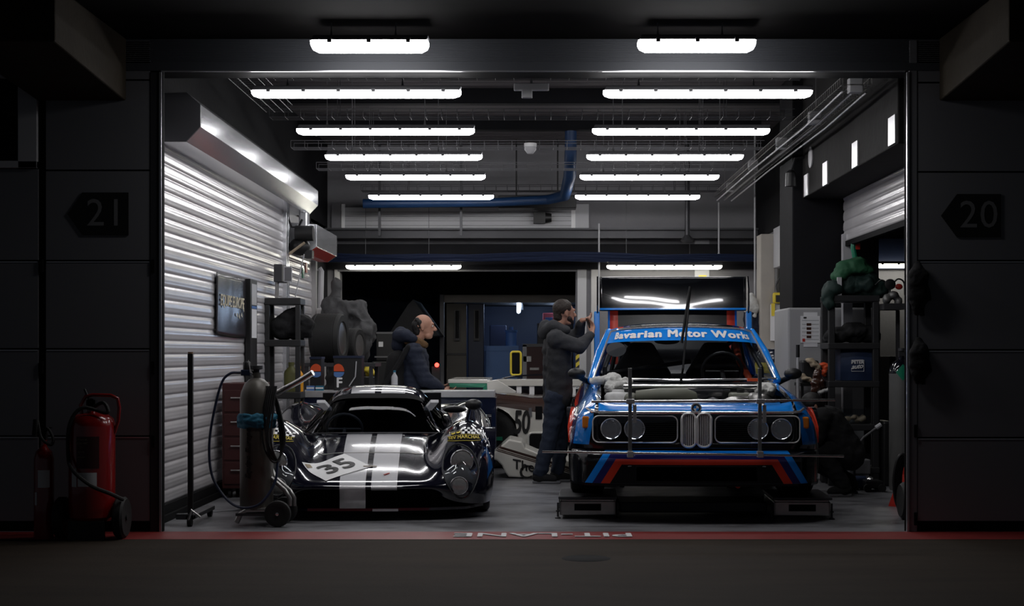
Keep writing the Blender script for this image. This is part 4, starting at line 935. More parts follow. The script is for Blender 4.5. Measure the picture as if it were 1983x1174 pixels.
# headlamps: teardrop covers over a large and a small lamp in each wing
def nose(x, z, off=0.):                    # first hit seen from the front
    h = bvh.ray_cast(Vector((x, -1, z)), Vector((0, 1, 0))); return (h[0] + h[1]*off*(1 if h[1].y < 0 else -1)) if h[0] else Vector((x, .3, z))
for s in (-1, 1):
    xc = .685; ol = []
    for k in range(28):
        a = 2*math.pi*k/28; c_, s_ = math.cos(a), math.sin(a); wv = .136 if s_ > 0 else .136 - .035*(-s_)
        ol.append((s*(xc + wv*c_*(1 if True else 0) - .012*s_), .352 + .198*s_))
    pts = [nose(x, z, .006) for x, z in ol]; ctr = nose(s*xc, .352, .02)
    inn = [ctr.lerp(p, .55) + Vector((0, -.012, .006)) for p in pts]
    fs = [(k, (k+1) % 28, 28+(k+1) % 28, 28+k) for k in range(28)] + [(28+k, 28+(k+1) % 28, 56) for k in range(28)]
    cv = MB().add(pts + inn + [ctr + Vector((0,-.014,.008))], fs).build('lamp_cover', 'glass_cover', racer, world=False, smooth=180)
    rim = MB(); ring(rim, [p + Vector((0,-.003,.001)) for p in pts], .0045, 6); rim.build('cover_rim', 'dark_steel', cv, world=False)
    pan = MB().add([p + Vector((0,.004,-.002)) for p in pts] + [ctr + Vector((0,.0,0))], [(k, (k+1) % 28, 28) for k in range(28)]); pan.build('lamp_pan', 'dark_steel', racer, world=False, smooth=180)
    for zz, rr, xx in ((.434,.084,.695), (.256,.066,.672)):
        c = nose(s*xx, zz) + Vector((0, -.004, 0)); ld = MB().lathe([(rr*.9,.03),(rr,.0),(rr*1.04,-.012),(rr*.97,-.018),(rr*.94,-.010)], c, 'y', 28).build('headlight', 'chrome', racer, world=False)
        MB().lathe([(rr*.95,-.012),(rr*.8,-.018),(rr*.45,-.024),(0,-.026)], c, 'y', 24).build('headlight_lens', 'lens', ld, world=False)
# number panel and stickers lying on the skin
def decal(name, q, m, off=.004, nn=10, rc=.0):
    (a, b_, c, d) = [Vector((*p, 0)) for p in q]; rws = []
    for i in range(nn+1):
        rws.append([drop(*(a.lerp(b_, j/nn).lerp(d.lerp(c, j/nn), i/nn)).xy, off) for j in range(nn+1)])
    return MB().grid(rws).build(name, m, racer, world=False, smooth=180)
Q35 = [(-.513,.275), (-.21,.578), (.01,.293), (-.315,.064)]
pn = decal('number_panel', Q35, 'white', .005, 16)
def onpanel(x, y, off=.008):              # x, y in 0..1 across the panel
    a, b_, c, d = [Vector((*p, 0)) for p in Q35]; p = a.lerp(b_, x).lerp(d.lerp(c, x), 1-y); return drop(p.x, p.y, off)
vs, fs = text('35', 1., .022, 1.05)
hx = max(v.x for v in vs); hy = max(v.y for v in vs)
lay(vs, fs, lambda v: onpanel(.52 + v.x/hx*.33, .48 + v.y/hy*.33)).build('number', 'text_black', pn, world=False, smooth=0)
MB().grid([[onpanel(x, y) for x in (.03,.09,.15)] for y in (.82,.88,.95)]).build('panel_badge', 'beige_cloth', pn, world=False, smooth=0)
def rowtext(cx, cy, sc):
    return lambda v: onpanel(cx+v.x*sc, cy+v.y*sc*1.3)
ys_ = lambda x, t: .36 + 7.5*(x-.715)**2 + t
for s in (-1, 1):                         # chequered flag, cat and name stickers on each wing above the lamps
    sx = lambda px: px if s > 0 else -(2*.715-px)
    MBk = MB()
    for i in range(3):
        for j in range(7):
            if (i+j) % 2: continue
            MBk.add([drop(sx(x), ys_(x, t), .004) for x, t in ((.70+j*.02, .045+i*.034), (.70+(j+1)*.02, .045+i*.034), (.70+(j+1)*.02, .045+(i+1)*.034), (.70+j*.02, .045+(i+1)*.034))], [(0,1,2,3)])
    MBk.build('flag_sticker', 'white', racer, world=False, smooth=0)
    st = MB().grid([[drop(sx(.59+.25*k/14), ys_(.59+.25*k/14, t), .003) for k in range(15)] for t in (-.035, 0, .035)]).build('name_sticker', 'black_matt', racer, world=False, smooth=180)
    for t in (-.035, .035): MB().tube([drop(sx(.59+.25*k/14), ys_(.59+.25*k/14, t), .004) for k in range(15)], .002, 4).build('sticker_edge', 'yellow', st, world=False)
    vs, fs = text('SEV MARCHAL', 1., .02, 1.08); hx = max(v.x for v in vs); hy = max(v.y for v in vs)
    lay(vs, fs, lambda v: drop((.715 if s > 0 else -.715)+v.x/hx*.115, ys_(.715+(1 if s > 0 else -1)*v.x/hx*.115, v.y/hy*.022), .007)).build('lettering', 'yellow', st, world=False, smooth=0)
    for ex in (.635, .672):
        MB().grid([[drop(sx(ex+a*.014), ys_(ex+a*.014, .075+b_*.012+.008*abs(a)), .005) for a in (-1,0,1)] for b_ in (-1,0,1)]).build('eye_mark', 'yellow', st, world=False, smooth=0)
    mb = MB(); mb.tube([drop(sx(x), ys_(x, t), .005) for x, t in ((.612,.04),(.606,.13),(.622,.11),(.65,.10),(.678,.11),(.695,.13),(.695,.04))], .0025, 4); mb.build('cat_outline', 'cream', st, world=False)
mb = MB()                                 # bonnet panel lines and fasteners
for s in (-1, 1): mb.tube([drop(s*(.40+.02*k/6), 1.12-.515*k/6, .002) for k in range(7)], .003, 4)
mb.tube([drop(-.42+.84*k/20, .605, .002) for k in range(21)], .003, 4); mb.build('bonnet_line', 'steel', racer, world=False)
for x, y, m in ((.235,1.10,'alu'),(.31,.97,'alu'),(-.31,.97,'alu')): MB().ball(drop(x, y, .002), (.012,.012,.004), 10, 5).build('fastener', m, racer, world=False)
MB().obox(drop(.0,.30,.006), (.05,0,0), (0,.008,0), (0,0,.002)).build('badge', 'beige_cloth', racer, world=False, smooth=0)
MB().obox(drop(.13,.16,.006), (.018,.018,.004), (-.005,.005,0), (0,0,.002)).build('red_mark', 'red', racer, world=False, smooth=0)
MB().tube([(.895,.40,.20),(.90,.44,.205)], .02, 8).build('tow_mark', 'red', racer, world=False)
for s in (-1, 1):
    wheel(racer, s*.79, .80, .31, .26, side=s, rim_m='dark_steel'); wheel(racer, s*.82, 3.21, .33, .36, side=s, rim_m='dark_steel')
# ------------------------------------------------------------------ people
def frame(fwd):
    f = Vector((fwd[0], fwd[1], 0)).normalized(); return f, Vector((-f.y, f.x, 0)), Vector((0,0,1))   # forward, left, up
def head(mb, c, fwd, s=1., tilt=0.):
    """skull, jaw, nose, brow, lips, ears and eye hollows; c is the middle of the head"""
    f, l, u = frame(fwd); u = (u + f*tilt).normalized(); f = l.cross(u)
    P = lambda a, b, z: c + (f*a + l*b + u*z)*s
    def ell(a, b, z, r): mb.ball(P(a, b, z), r*s, 14, 9)
    mb.ball(P(-.012,0,.035), (.092*s,.092*s,.088*s), 18, 12); mb.cap(P(.015,0,.03), P(.025,0,-.03), .072*s, .062*s)
    mb.cap(P(-.03,0,.02), P(.0,0,-.02), .078*s, .066*s); mb.cap(P(.02,0,-.05), P(.055,0,-.085), .056*s, .030*s); mb.cap(P(.04,.02,-.08), P(.04,-.02,-.08), .036*s)
    mb.cap(P(.085,0,.018), P(.112,0,-.022), .010*s, .016*s); mb.cap(P(.105,.012,-.026), P(.105,-.012,-.026), .010*s)
    mb.cap(P(.082,.035,.034), P(.088,-.035,.034), .013*s); mb.cap(P(.082,.018,-.052), P(.082,-.018,-.052), .011*s); mb.cap(P(.08,.016,-.064), P(.08,-.016,-.064), .010*s)
    for q in (-1, 1):
        mb.cap(P(-.012,q*.080,.02), P(-.004,q*.082,-.025), .018*s, .011*s, 8); mb.ball(P(.072,q*.032,.012), .016*s, 8, 6)
    return P
def hand(mb, wrist, palm, dirs, s=1., thumb=None, curl=.5):
    """palm from the wrist to the knuckles, four bent fingers and a thumb from the palm's side"""
    w_, p = Vector(wrist), Vector(palm); d = (p-w_).normalized(); side = Vector(dirs[0]).normalized(); nrm = d.cross(side).normalized()*(1 if len(dirs) < 2 else dirs[1])
    for k in (-1, 0, 1): mb.cap(w_ + side*k*.014*s, p + side*k*.024*s, .015*s, .013*s, 8)
    for k, L in zip((-1.5, -.5, .5, 1.5), (.058,.074,.080,.068)):
        b = p + side*k*.019*s; a1 = (d*(1-curl*.6) + nrm*curl*.8).normalized(); a2 = (d*(1-curl*1.5) + nrm*curl*1.3).normalized()
        q1 = b + a1*L*.5*s; q2 = q1 + a2*L*.5*s; mb.chain([b, q1, q2], [.0098*s, .0088*s, .0072*s], 8)
    b = w_.lerp(p, .35) + side*.026*s; t1 = b + (side*.7 + d*.6 + nrm*.3).normalized()*.038*s; t2 = t1 + (d*.8 + nrm*.6).normalized()*.032*s
    mb.chain([b, t1, t2], [.014*s, .011*s, .009*s], 8)
def body_and_clothes(root, J, fwd, s, jacket_m, trouser_m, hair_m, shoe_m, hfwd=None, htilt=0., jmfn=None, coat_hem=.0, bulk=1., quilt=False, hands=True, fingers=None, hide_hands=False):
    """J: joints in world space: head neck chest belly hip, l/r shoulder elbow wrist palm, hipj knee ankle toe"""
    f, l, u = frame(fwd); b = MB(); hf = hfwd or fwd
    P = head(b, J['head'], hf, s, htilt)
    b.chain([J['head'] - (u*.04 + frame(hf)[0]*.015)*s, J['neck'], J['chest']], [.056*s, .056*s, .08*s])
    sl, sr = J['ls'], J['rs']; hl, hr = J['lh'], J['rh']
    for A, r in (((sl, sr), .072), ((J['belly'] + l*.06, J['belly'] - l*.06), .10), ((hl, hr), .105)): b.cap(A[0], A[1], r*s)
    b.chain([J['chest'], J['belly'], J['hip']], [.115*s, .10*s, .11*s])
    for k, q in (('l', sl), ('r', sr)):
        b.chain([q, J[k+'e'], J[k+'w']], [.050*s, .040*s, .028*s]); hand(b, J[k+'w'], J[k+'p'], J[k+'d'], s, curl=J.get('curl', .5))
    for k, q in (('l', hl), ('r', hr)): b.chain([q, J[k+'k'], J[k+'a']], [.078*s, .055*s, .040*s]); b.cap(J[k+'a'] - u*.03, J[k+'t'], .036*s, .028*s)
    fuse(b, 'body', 'skin', root, .0075, 2)
    for q in (-1, 1):                                      # eyes
        e = MB().ball(P(.087, q*.032, .012), .0085*s, 8, 6); e.build('eye', 'white', root, smooth=180)
        MB().ball(P(.0935, q*.032, .012), .0040*s, 8, 6).build('iris', 'text_black', root, smooth=180)
    tr = MB()
    for k, q in (('l', hl), ('r', hr)): tr.chain([q + u*.02, J[k+'k'], J[k+'a'] + u*.01], [.112*s, .080*s, .066*s])
    tr.cap(hl, hr, .122*s); tr.cap(J['hip'], J['hip'] + (J['belly']-J['hip'])*.5, .125*s)
    fuse(tr, 'trousers', trouser_m, root, .012, 4, wrinkle=.012, wscale=14)
    jk = MB(); B = bulk
    jk.cap(sl, sr, .092*s*B); jk.cap(sl.lerp(J['chest'], .4), sr.lerp(J['chest'], .4), .10*s*B)
    for side in (-1, 1): jk.chain([J['chest'] + l*side*.075*s, J['belly'] + l*side*.07*s, J['hip'] + l*side*.065*s - u*coat_hem], [.125*s*B, .125*s*B, .128*s*B])
    jk.cap(J['chest'], J['neck'] - u*.04, .12*s*B, .075*s)
    for k, q in (('l', sl), ('r', sr)): jk.chain([q, J[k+'e'], J[k+'w'] + (J[k+'e']-J[k+'w'])*.14], [.080*s*B, .066*s*B, .045*s*B])
    jo = fuse(jk, 'jacket', jacket_m, root, .012, 5, wrinkle=.013, wscale=11, mfn=jmfn)
    if quilt:
        me = jo.data
        for v in me.vertices: v.co += v.normal * (.006*abs(math.sin(v.co.z*48)) - .004)
        me.shade_smooth()
    for k in 'lr':
        a, t_ = J[k+'a'], J[k+'t']; d = (t_-a); d = Vector((d.x, d.y, 0)).normalized(); sh = MB()
        sh.cap(Vector((a.x, a.y, a.z-.035)) - d*.03, t_, .050*s, .036*s); sh.cap(a - u*.01, a - u*.05, .052*s)
        for v in sh.v: v.z = max(v.z, min(a.z, t_.z) - .062*s if False else .012)
        so = fuse(sh, 'shoe', shoe_m, root, .010, 3)
        c0 = a - d*.07; pts = [(c0 + d*x + Vector((-d.y, d.x, 0))*y) for x, y in ((0,-.03),(.12,-.038),(.22,-.042),(.27,-.02),(.27,.02),(.22,.042),(.12,.038),(0,.03))]
        MB().prism([(p.x, p.y, .003) for p in pts], (0,0,.02)).build('sole', 'grey_plastic', so, smooth=0, bevel=.004, world=True)
    return P, jo
V = Vector
# --- the standing man photographing the coupe
Y0 = 14.9
W_ = lambda px, py, dy=0.: at(px, py, Y0 + dy)
man = thing('person', 'man in dark hooded jacket and jeans standing beside the coupe holding up a phone', 'person', at(1072, 935, Y0) * 1)
man.location.z = 0
J = dict(head=W_(1093,607), neck=W_(1080,636), chest=W_(1079,668), belly=W_(1079,718), hip=W_(1080,765),
         rs=W_(1076,656,-.17), ls=W_(1081,654,.17), re=W_(1122,672,-.22), le=W_(1118,652,.20), rw=W_(1146,646,-.10), lw=W_(1127,621,.05),
         rp=W_(1148,633,-.04), lp=W_(1140,617,.02), rd=(V((-.5,.8,.2)), 1), ld=(V((.1,-.9,-.3)), -1), curl=.45,
         rh=W_(1077,772,-.085), lh=W_(1085,772,.085), rk=W_(1066,846,-.10), lk=W_(1088,846,.09), ra=W_(1046,914,-.10), la=W_(1080,914,.10), rt=W_(1072,926,-.13), lt=W_(1104,926,.10))
for k in 'lr': J[k+'a'].z = .095; J[k+'t'].z = .045
P, jo = body_and_clothes(man, J, (1, .25), 1.0, ['charcoal_cloth', 'charcoal_grey'], 'jeans', 'hair', 'black_cloth', (1, .35), jmfn=lambda c: 1 if c.z > 1.29 else 0, coat_hem=.02)
hd = MB().chain([W_(1056,640,-.03), W_(1070,632,-.10), W_(1094,640,-.10)], [.055,.06,.05]).chain([W_(1056,640,.03), W_(1070,632,.10), W_(1094,640,.10)], [.055,.06,.05]).cap(W_(1052,645), W_(1056,632), .06)
fuse(hd, 'hood', 'charcoal_grey', man, .012, 4, wrinkle=.012)
hr = MB().ball(P(-.020,0,.048), (.098,.098,.090), 18, 12).cap(P(-.045,.0,.03), P(-.055,0,-.035), .075, .055)
for v in hr.v:
    pass
hr2 = MB(); hr2.v = hr.v; hr2.f = hr.f; hr2.m = hr.m
ho = fuse(hr2, 'hair', 'hair', man, .008, 2, wrinkle=.004, wscale=60)
# keep the face clear of hair
fx = frame((1, .35))[0]
for v in ho.data.vertices:
    wv = v.co + man.location; d = (wv - J['head']); a = d.dot(fx)
    if a > .045 and d.z < .075: v.co -= V((fx.x, fx.y, 0))*(a-.045)*.9
bd = MB(); bd.cap(P(.03,.052,-.05), P(.062,.03,-.088), .026, .022); bd.cap(P(.03,-.052,-.05), P(.062,-.03,-.088), .026, .022); bd.cap(P(.066,.025,-.088), P(.066,-.025,-.088), .024); fuse(bd, 'beard', 'hair', man, .007, 2)
ph = tag(MB().obox(W_(1141,628,-.02), V((.012,.03,.0)), V((.004,-.003,.004)), V((.022,0,-.055))).build('phone', 'black_plastic', smooth=0, bevel=.004), 'dark phone held up in the hands of the standing man', 'phone')
MB().obox(W_(1141,628,-.027), V((.007,.018,.0)), V((.0015,-.001,.001)), V((.014,0,-.035))).build('screen', 'grey_plastic', ph, smooth=0)
# --- the balding man behind the bench
Y0 = 16.75
s2 = 1.12
man2 = thing('person', 'balding man in a navy padded jacket standing behind the black racing car', 'person', at(806, 900, Y0)); man2.location.z = 0
J = dict(head=W_(821,634), neck=W_(804,664), chest=W_(802,696), belly=W_(803,745), hip=W_(806,795),
         rs=W_(800,684,-.20), ls=W_(806,682,.20), re=W_(822,735,-.26), le=W_(820,732,.22), rw=W_(856,754,-.14), lw=W_(852,748,.12), rp=W_(872,757,-.11), lp=W_(866,752,.10),
         rd=(V((0,.9,.2)), 1), ld=(V((0,-.9,.2)), -1), rh=W_(804,800,-.09), lh=W_(808,800,.09), rk=W_(806,860,-.1), lk=W_(812,860,.1), ra=W_(802,905,-.1), la=W_(810,905,.1), rt=W_(826,912,-.1), lt=W_(834,912,.1))
for k, z in (('hip', .88), ('rh', .86), ('lh', .86), ('rk', .48), ('lk', .48)): J[k].z = z
for k in 'lr': J[k+'a'].z = .095; J[k+'t'].z = .045
P, jo = body_and_clothes(man2, J, (1, .1), s2, ['navy_cloth'], 'jeans', 'hair_dark', 'black_cloth', (1, -.05), bulk=1.12, quilt=True, coat_hem=.02)
hr = MB().cap(P(-.068,.03,.02), P(-.062,.03,-.05), .052*s2, .040*s2).cap(P(-.068,-.03,.02), P(-.062,-.03,-.05), .052*s2, .040*s2)
for q in (-1, 1): hr.cap(P(-.03,q*.072,.045), P(-.02,q*.072,.0), .028*s2, .018*s2); hr.cap(P(-.06,q*.05,.07), P(.0,q*.06,.075), .026*s2, .016*s2)
fuse(hr, 'hair', 'hair_dark', man2, .008, 2, wrinkle=.004, wscale=60)
cl = MB().chain([W_(790,660,-.10), W_(806,662,-.12), W_(822,668,-.08)], [.05,.055,.04]).chain([W_(790,660,.10), W_(806,662,.12), W_(822,668,.08)], [.05,.055,.04]); fuse(cl, 'collar', 'fur_brown', man2, .010, 3, wrinkle=.01, wscale=30)
hd = MB().chain([W_(772,650,-.05), W_(785,650,-.14), W_(800,656,-.16)], [.075,.075,.05]).chain([W_(772,650,.05), W_(785,650,.14), W_(800,656,.16)], [.075,.075,.05]).cap(W_(772,668), W_(776,648), .085); fuse(hd, 'hood', 'navy_cloth', man2, .012, 4, wrinkle=.01)
MB().chain([W_(790,672,-.32), W_(775,700,-.30), W_(752,735,-.24), W_(740,752,-.2)], [.028,.03,.03,.035], 8).build('bag_strap', 'black_cloth', man2, smooth=180)
MB().chain([W_(770,700,-.1), W_(766,740,-.1)], [.12,.13]).build('backpack', 'black_cloth', man2, smooth=180)
# --- crouching mechanic beside the front wheel
Y0 = 13.6
man3 = thing('person', 'mechanic in black crouching beside the front wheel at the right of the coupe', 'person', at(1610, 955, Y0)); man3.location.z = 0
J = dict(head=W_(1573,790,-.05), neck=W_(1588,796), chest=W_(1603,818), belly=W_(1622,850), hip=W_(1640,878), rs=W_(1590,812,-.18), ls=W_(1598,808,.18),
         re=W_(1578,850,-.22), le=W_(1580,850,.2), rw=W_(1556,868,-.12), lw=W_(1560,862,.12), rp=W_(1545,872,-.08), lp=W_(1549,866,.08), rd=(V((0,.9,.3)), 1), ld=(V((0,-.9,.3)), -1),
         rh=W_(1640,880,-.10), lh=W_(1640,880,.10), rk=W_(1586,872,-.18), lk=W_(1590,900,.16), ra=W_(1632,935,-.14), la=W_(1645,930,.14), rt=W_(1610,947,-.16), lt=W_(1622,947,.14))
for k in 'lr': J[k+'a'].z = .10; J[k+'t'].z = .045
P, jo = body_and_clothes(man3, J, (-1, .0), 1.03, ['black_cloth'], 'black_cloth', 'hair_dark', 'black_cloth', (-1, -.1), htilt=.5, bulk=1.15)
fuse(MB().ball(P(-.015,0,.04), (.10,.10,.095), 16, 10).cap(P(-.04,0,.0), P(-.045,0,-.04), .08, .06), 'hair', 'hair_dark', man3, .010, 2)
# ------------------------------------------------------------------ outside, left: extinguishers
Y0 = 10.42; W_ = lambda px, py, dy=0.: at(px, py, Y0 + dy)
def ring_pts(c, r, n, plane='xz', a0=0, a1=360): return [V((c.x + r*math.cos(R(a)), c.y, c.z + r*math.sin(R(a)))) for a in [a0+(a1-a0)*k/n for k in range(n+1)]]
c = W_(178, 900); t = thing('fire_extinguisher', 'large red wheeled fire extinguisher against the left door panel', 'fire extinguisher', (c.x, Y0, 0))
rad = 44*Y0/F; zt = W_(0,800).z; zb_b = .12
b_ = MB().lathe([(0,zb_b),(rad*.8,zb_b),(rad,zb_b+.03),(rad,zt-.09),(rad*.93,zt-.04),(rad*.7,zt-.01),(rad*.3,zt),(.03,zt+.01),(.03,zt+.05),(0,zt+.05)], (c.x, Y0, 0), n=32).build('tank', 'extinguisher_red', t)
cx = c.x
def lab(name, x0, y0, x1, y1, m, par, r=None, rr=None, cxx=None):
    cxx = cx if cxx is None else cxx; rr = rad if rr is None else rr; rows = []
    for k in range(2):
        py = (y0, y1)[k]; row = []
        for i in range(9):
            x = at(x0+(x1-x0)*i/8, py, Y0 - rr).x - cxx; x = max(-rr*.98, min(rr*.98, x)); row.append((cxx+x*1.004, Y0 - math.sqrt(max(0, rr*rr-x*x))*1.0 - .0015, at(0, py, Y0-rr).z))
        rows.append(row)
    return MB().grid(rows).build(name, m, par, smooth=180)
lab('label', 150, 916, 186, 943, 'paper', b_); lab('tag', 136, 908, 147, 944, 'paper', b_); lab('instruction_panel', 147, 846, 190, 908, 'dark_red', b_)
for k, (py, sc) in enumerate(((852,.011), (859,.011), (866,.008), (876,.008), (886,.008))):
    vs, fs = text(('EXTINTOR','POLVO ABC','1 2 3','QUITAR','APUNTAR')[k], sc*1.5); MB().add([(cx - .028 + v.x, Y0 - math.sqrt(rad*rad - (.028-v.x)**2) - .004, at(0,py,Y0-rad).z + v.y) for v in vs], fs).build('print', 'beige_cloth', b_, smooth=0)
MB().tube([W_(160,815,-.02), W_(156,785), W_(166,768), W_(180,765), (W_(215,766)), W_(228,772), W_(231,790), W_(229,815), W_(222,838)], .012, 10).build('handle', 'extinguisher_red', t)
MB().box((c.x-.03,Y0-.03,zt+.05),(c.x+.03,Y0+.03,zt+.09)).tube([(c.x-.02,Y0,zt+.09),(c.x-.05,Y0,zt+.16)], .008).lathe([(.03,0),(.03,.03)], (c.x+.0,Y0-.03,zt+.07), 'y', 12).build('valve', 'black_plastic', t, smooth=40)
MB().tube(spline([W_(176,792,-.04), W_(200,780,-.08), W_(207,800,-.10), W_(160,790,-.10), W_(135,822,-.12), W_(132,880,-.12), W_(140,910,-.17), W_(175,940,-.20), W_(215,957,-.17), W_(238,968,-.08)], 6), .013, 8).build('hose', 'rubber', t)
for s in (-1, 1):
    wx = c.x + s*(.20); MB().lathe([(.06,-.03),(.125,-.035),(.14,-.02),(.14,.02),(.125,.035),(.06,.03)], (wx, Y0, .14), 'x', 28).lathe([(.06,-.01),(.0,-.012)], (wx, Y0, .14), 'x', 16).lathe([(0,-.04),(.02,-.04),(.02,.04),(0,.04)], (wx, Y0, .14), 'x', 10).build('wheel', 'rubber', t)
MB().tube([(c.x-.20,Y0,.14),(c.x+.20,Y0,.14)], .012).box((c.x-.12,Y0-.14,.0),(c.x+.12,Y0-.11,.13)).build('axle', 'black_plastic', t, smooth=0)
c2 = W_(85, 950, .0); t = thing('fire_extinguisher', 'small red hand fire extinguisher standing at the far left', 'fire extinguisher', (c2.x, Y0, 0))
r2 = 19*Y0/F; zt = W_(0,866).z
b_ = MB().lathe([(0,.0),(r2,.0),(r2,zt-.08),(r2*.8,zt-.03),(r2*.35,zt),(.02,zt+.02),(.02,zt+.06),(0,zt+.06)], (c2.x, Y0, 0), n=24).build('tank', 'extinguisher_red', t)
lab('label', 73, 911, 94, 945, 'paper', b_, rr=r2, cxx=c2.x); lab('tag', 66, 954, 71, 979, 'paper', b_, rr=r2, cxx=c2.x)
MB().box((c2.x-.02,Y0-.02,zt+.05),(c2.x+.02,Y0+.02,zt+.09)).obox((c2.x-.01,Y0,zt+.11), (.06,0,.02), (0,.012,0), (0,0,.006)).build('valve', 'black_plastic', t, smooth=0)
MB().tube(spline([W_(84,850), W_(92,830,-.03), W_(103,850,-.05), W_(98,862,-.07), W_(80,848,-.06), W_(73,815,-.04)], 5), .010, 8).lathe([(0,0),(.02,0),(.03,-.12),(0,-.12)], W_(70,812,-.04), n=10).build('hose', 'rubber', t)
# black rags on the right panel edge
for k, (px, py, lb) in enumerate(((1779, 512, 'black rag hanging on the grey panel edge below the 20 sign, upper of two'), (1781, 660, 'black rag hanging on the grey panel edge below the 20 sign, lower of two'))):
    q = lambda x, y, d=0.: at(x, y, YF - .05 + d); m_ = MB(); h = 95 if k == 0 else 80
    m_.chain([q(px,py), q(px+2,py+25,-.03), q(px,py+h*.7), q(px-3,py+h)], [.03,.075,.07,.02]); m_.chain([q(px+2,py+20), q(px+14,py+55), q(px+(24 if k == 0 else 16),py+68)], [.05,.04,.012]); m_.chain([q(px-4,py+30), q(px-6,py+h*.9)], [.06,.025]); m_.chain([q(px+6,py+40,-.02), q(px+8,py+h)], [.05,.02])
    for v in m_.v: v.y = min(YF - .004, YF + (v.y-YF)*.55)
    tag(fuse(m_, 'rag', 'black_cloth', None, .008, 3, wrinkle=.010, wscale=12), lb, 'cloth')
# ------------------------------------------------------------------ left side of the garage
# black pole on a wheeled base
Y0 = 11.15; p = at(369, 685, Y0)
t = thing('pole_stand', 'thin black upright pole on a low wheeled base just inside the left edge', 'stand', (p.x, Y0, 0))
MB().box((p.x-.018,Y0-.018,.09),(p.x+.018,Y0+.018,p.z)).build('pole', 'black_plastic', t, smooth=0, bevel=.003)
MB().lathe([(.02,0),(.02,.012),(0,.012)], (p.x,Y0,p.z), n=10).build('cap', 'floor_wood', t)
MB().box((p.x-.10,Y0-.03,.05),(p.x+.03,Y0+.03,.09)).box((p.x-.03,Y0-.03,.05),(p.x+.03,Y0+.7,.08)).build('base', 'dark_steel', t, smooth=0, bevel=.004)
for dx, dy in ((0,-.02), (0,.66)): MB().lathe([(0,-.015),(.035,-.015),(.035,.015),(0,.015)], (p.x+dx, Y0+dy, .035), 'x', 16).build('caster', 'rubber', t)
MB().tube([(p.x-.01,Y0-.04,.03),(p.x+.02,Y0-.05,.12),(p.x+.08,Y0-.05,.07)], .010).build('pedal', 'steel', t)
# gas cylinder trolley
Y0 = 11.25; c = W_(497, 860); r_ = 32*Y0/F; zt = W_(0,735).z
cyl = thing('gas_cylinder', 'tall grey gas cylinder with a blue cloth band strapped on the steel trolley', 'gas cylinder', (c.x, Y0, .095))
MB().lathe([(0,.095),(r_*.9,.095),(r_,.12),(r_,zt-.14),(r_*.93,zt-.09),(r_*.72,zt-.03),(r_*.45,zt),(.03,zt+.01),(.03,zt+.05),(0,zt+.05)], (c.x,Y0,0), n=32).build('tank', 'cyl_dark', cyl)
fuse(MB().lathe([(r_*.9,W_(0,828).z),(r_+.012,W_(0,828).z),(r_+.02,W_(0,815).z),(r_+.012,W_(0,801).z),(r_*.9,W_(0,801).z)], (c.x,Y0,0), n=32).cap(W_(520,812,-.12), W_(532,808,-.05), .02), 'cloth_band', 'teal', cyl, .007, 1, wrinkle=.012, wscale=25)
MB().lathe([(.02,zt+.04),(.022,zt+.07),(.045,zt+.075),(.045,zt+.10),(.0,zt+.10)], (c.x+.0,Y0,0), n=12).build('valve', 'dark_steel', cyl)
vs, fs = text('Equipe Europe', .062, .0015, 1.0, .3)
sc = lambda v: (c.x + r_*1.012*math.sin(-.35 + -v.y/r_), Y0 - r_*1.012*math.cos(-.35 + -v.y/r_), .52 + v.x)
lay(vs, fs, sc).build('handwriting', 'text_black', cyl, smooth=0)
reg = thing('regulator', 'dark gas regulator with blue hose on the left of the cylinder valve', 'regulator', W_(478,722))
MB().box(W_(466,728,-.03), W_(487,716,.03)).tube([W_(487,722), W_(497,722)], .012).build('valve_body', 'cable_blue', reg, smooth=0, bevel=.006)
MB().lathe([(.028,0),(.028,.05),(.02,.06),(0,.06)], W_(478,716), n=14).build('knob', 'black_plastic', reg)
MB().prism([W_(481,697,-.03), W_(486,718,-.03), W_(490,724,-.03), W_(484,722,-.03)], (0,.004,0)).build('tag', 'paper', reg, smooth=0)
MB().tube(spline([W_(466,722), W_(445,724,-.02), W_(428,745,-.03), W_(412,810,-.04), W_(405,870,-.05), W_(412,925,-.06), W_(440,968,-.10), W_(470,984,-.20), W_(505,975,-.22), W_(532,935,-.16), W_(538,895,-.12)], 7), .0095, 8).build('hose', 'cable_blue', reg)
tro = thing('cylinder_trolley', 'steel tube trolley with two black wheels carrying the gas cylinder', 'trolley', at(530, 1015, 11.25)); tro.location.z = 0
for k, dx in enumerate((0, 9)):
    dy = .02 + .16*k
    MB().tube([W_(512+dx,830,dy), W_(513+dx,900,dy), W_(524+dx,925,dy-.04), W_(552+dx,950,dy-.1), W_(561+dx,965,dy-.1), W_(561+dx,980,dy-.1)], .016, 10).build('frame_tube', 'steel', tro)
MB().tube([W_(518,768,.08), W_(545,757,.06), W_(580,738,.0), W_(606,722,-.03)], .022, 12).build('handle', 'bright_steel', tro)
MB().tube([W_(518,768,.08), W_(519,830,.06)], .016).build('upright', 'steel', tro)
MB().tube([W_(520,988,-.1), W_(478,989,-.1), W_(465,997,-.1), W_(458,1012,-.1)], .020, 10).build('foot', 'steel', tro)
MB().box((c.x-.13,Y0-.12,.075),(c.x+.16,Y0+.12,.095)).build('tray', 'dark_steel', tro, smooth=0)
for dy in (-.16, .14):
    MB().lathe([(0,-.022),(.05,-.024),(.075,-.03),(.092,-.024),(.095,-.01),(.095,.01),(.092,.024),(.075,.03),(.05,.024),(0,.022)], (W_(545,0).x, Y0+dy, .095), 'y', 28).build('wheel', 'rubber', tro)
    MB().lathe([(0,-.034),(.012,-.032),(.014,-.02)], (W_(545,0).x, Y0+dy, .095), 'y', 10).build('hub', 'bright_steel', tro)
mb = MB()
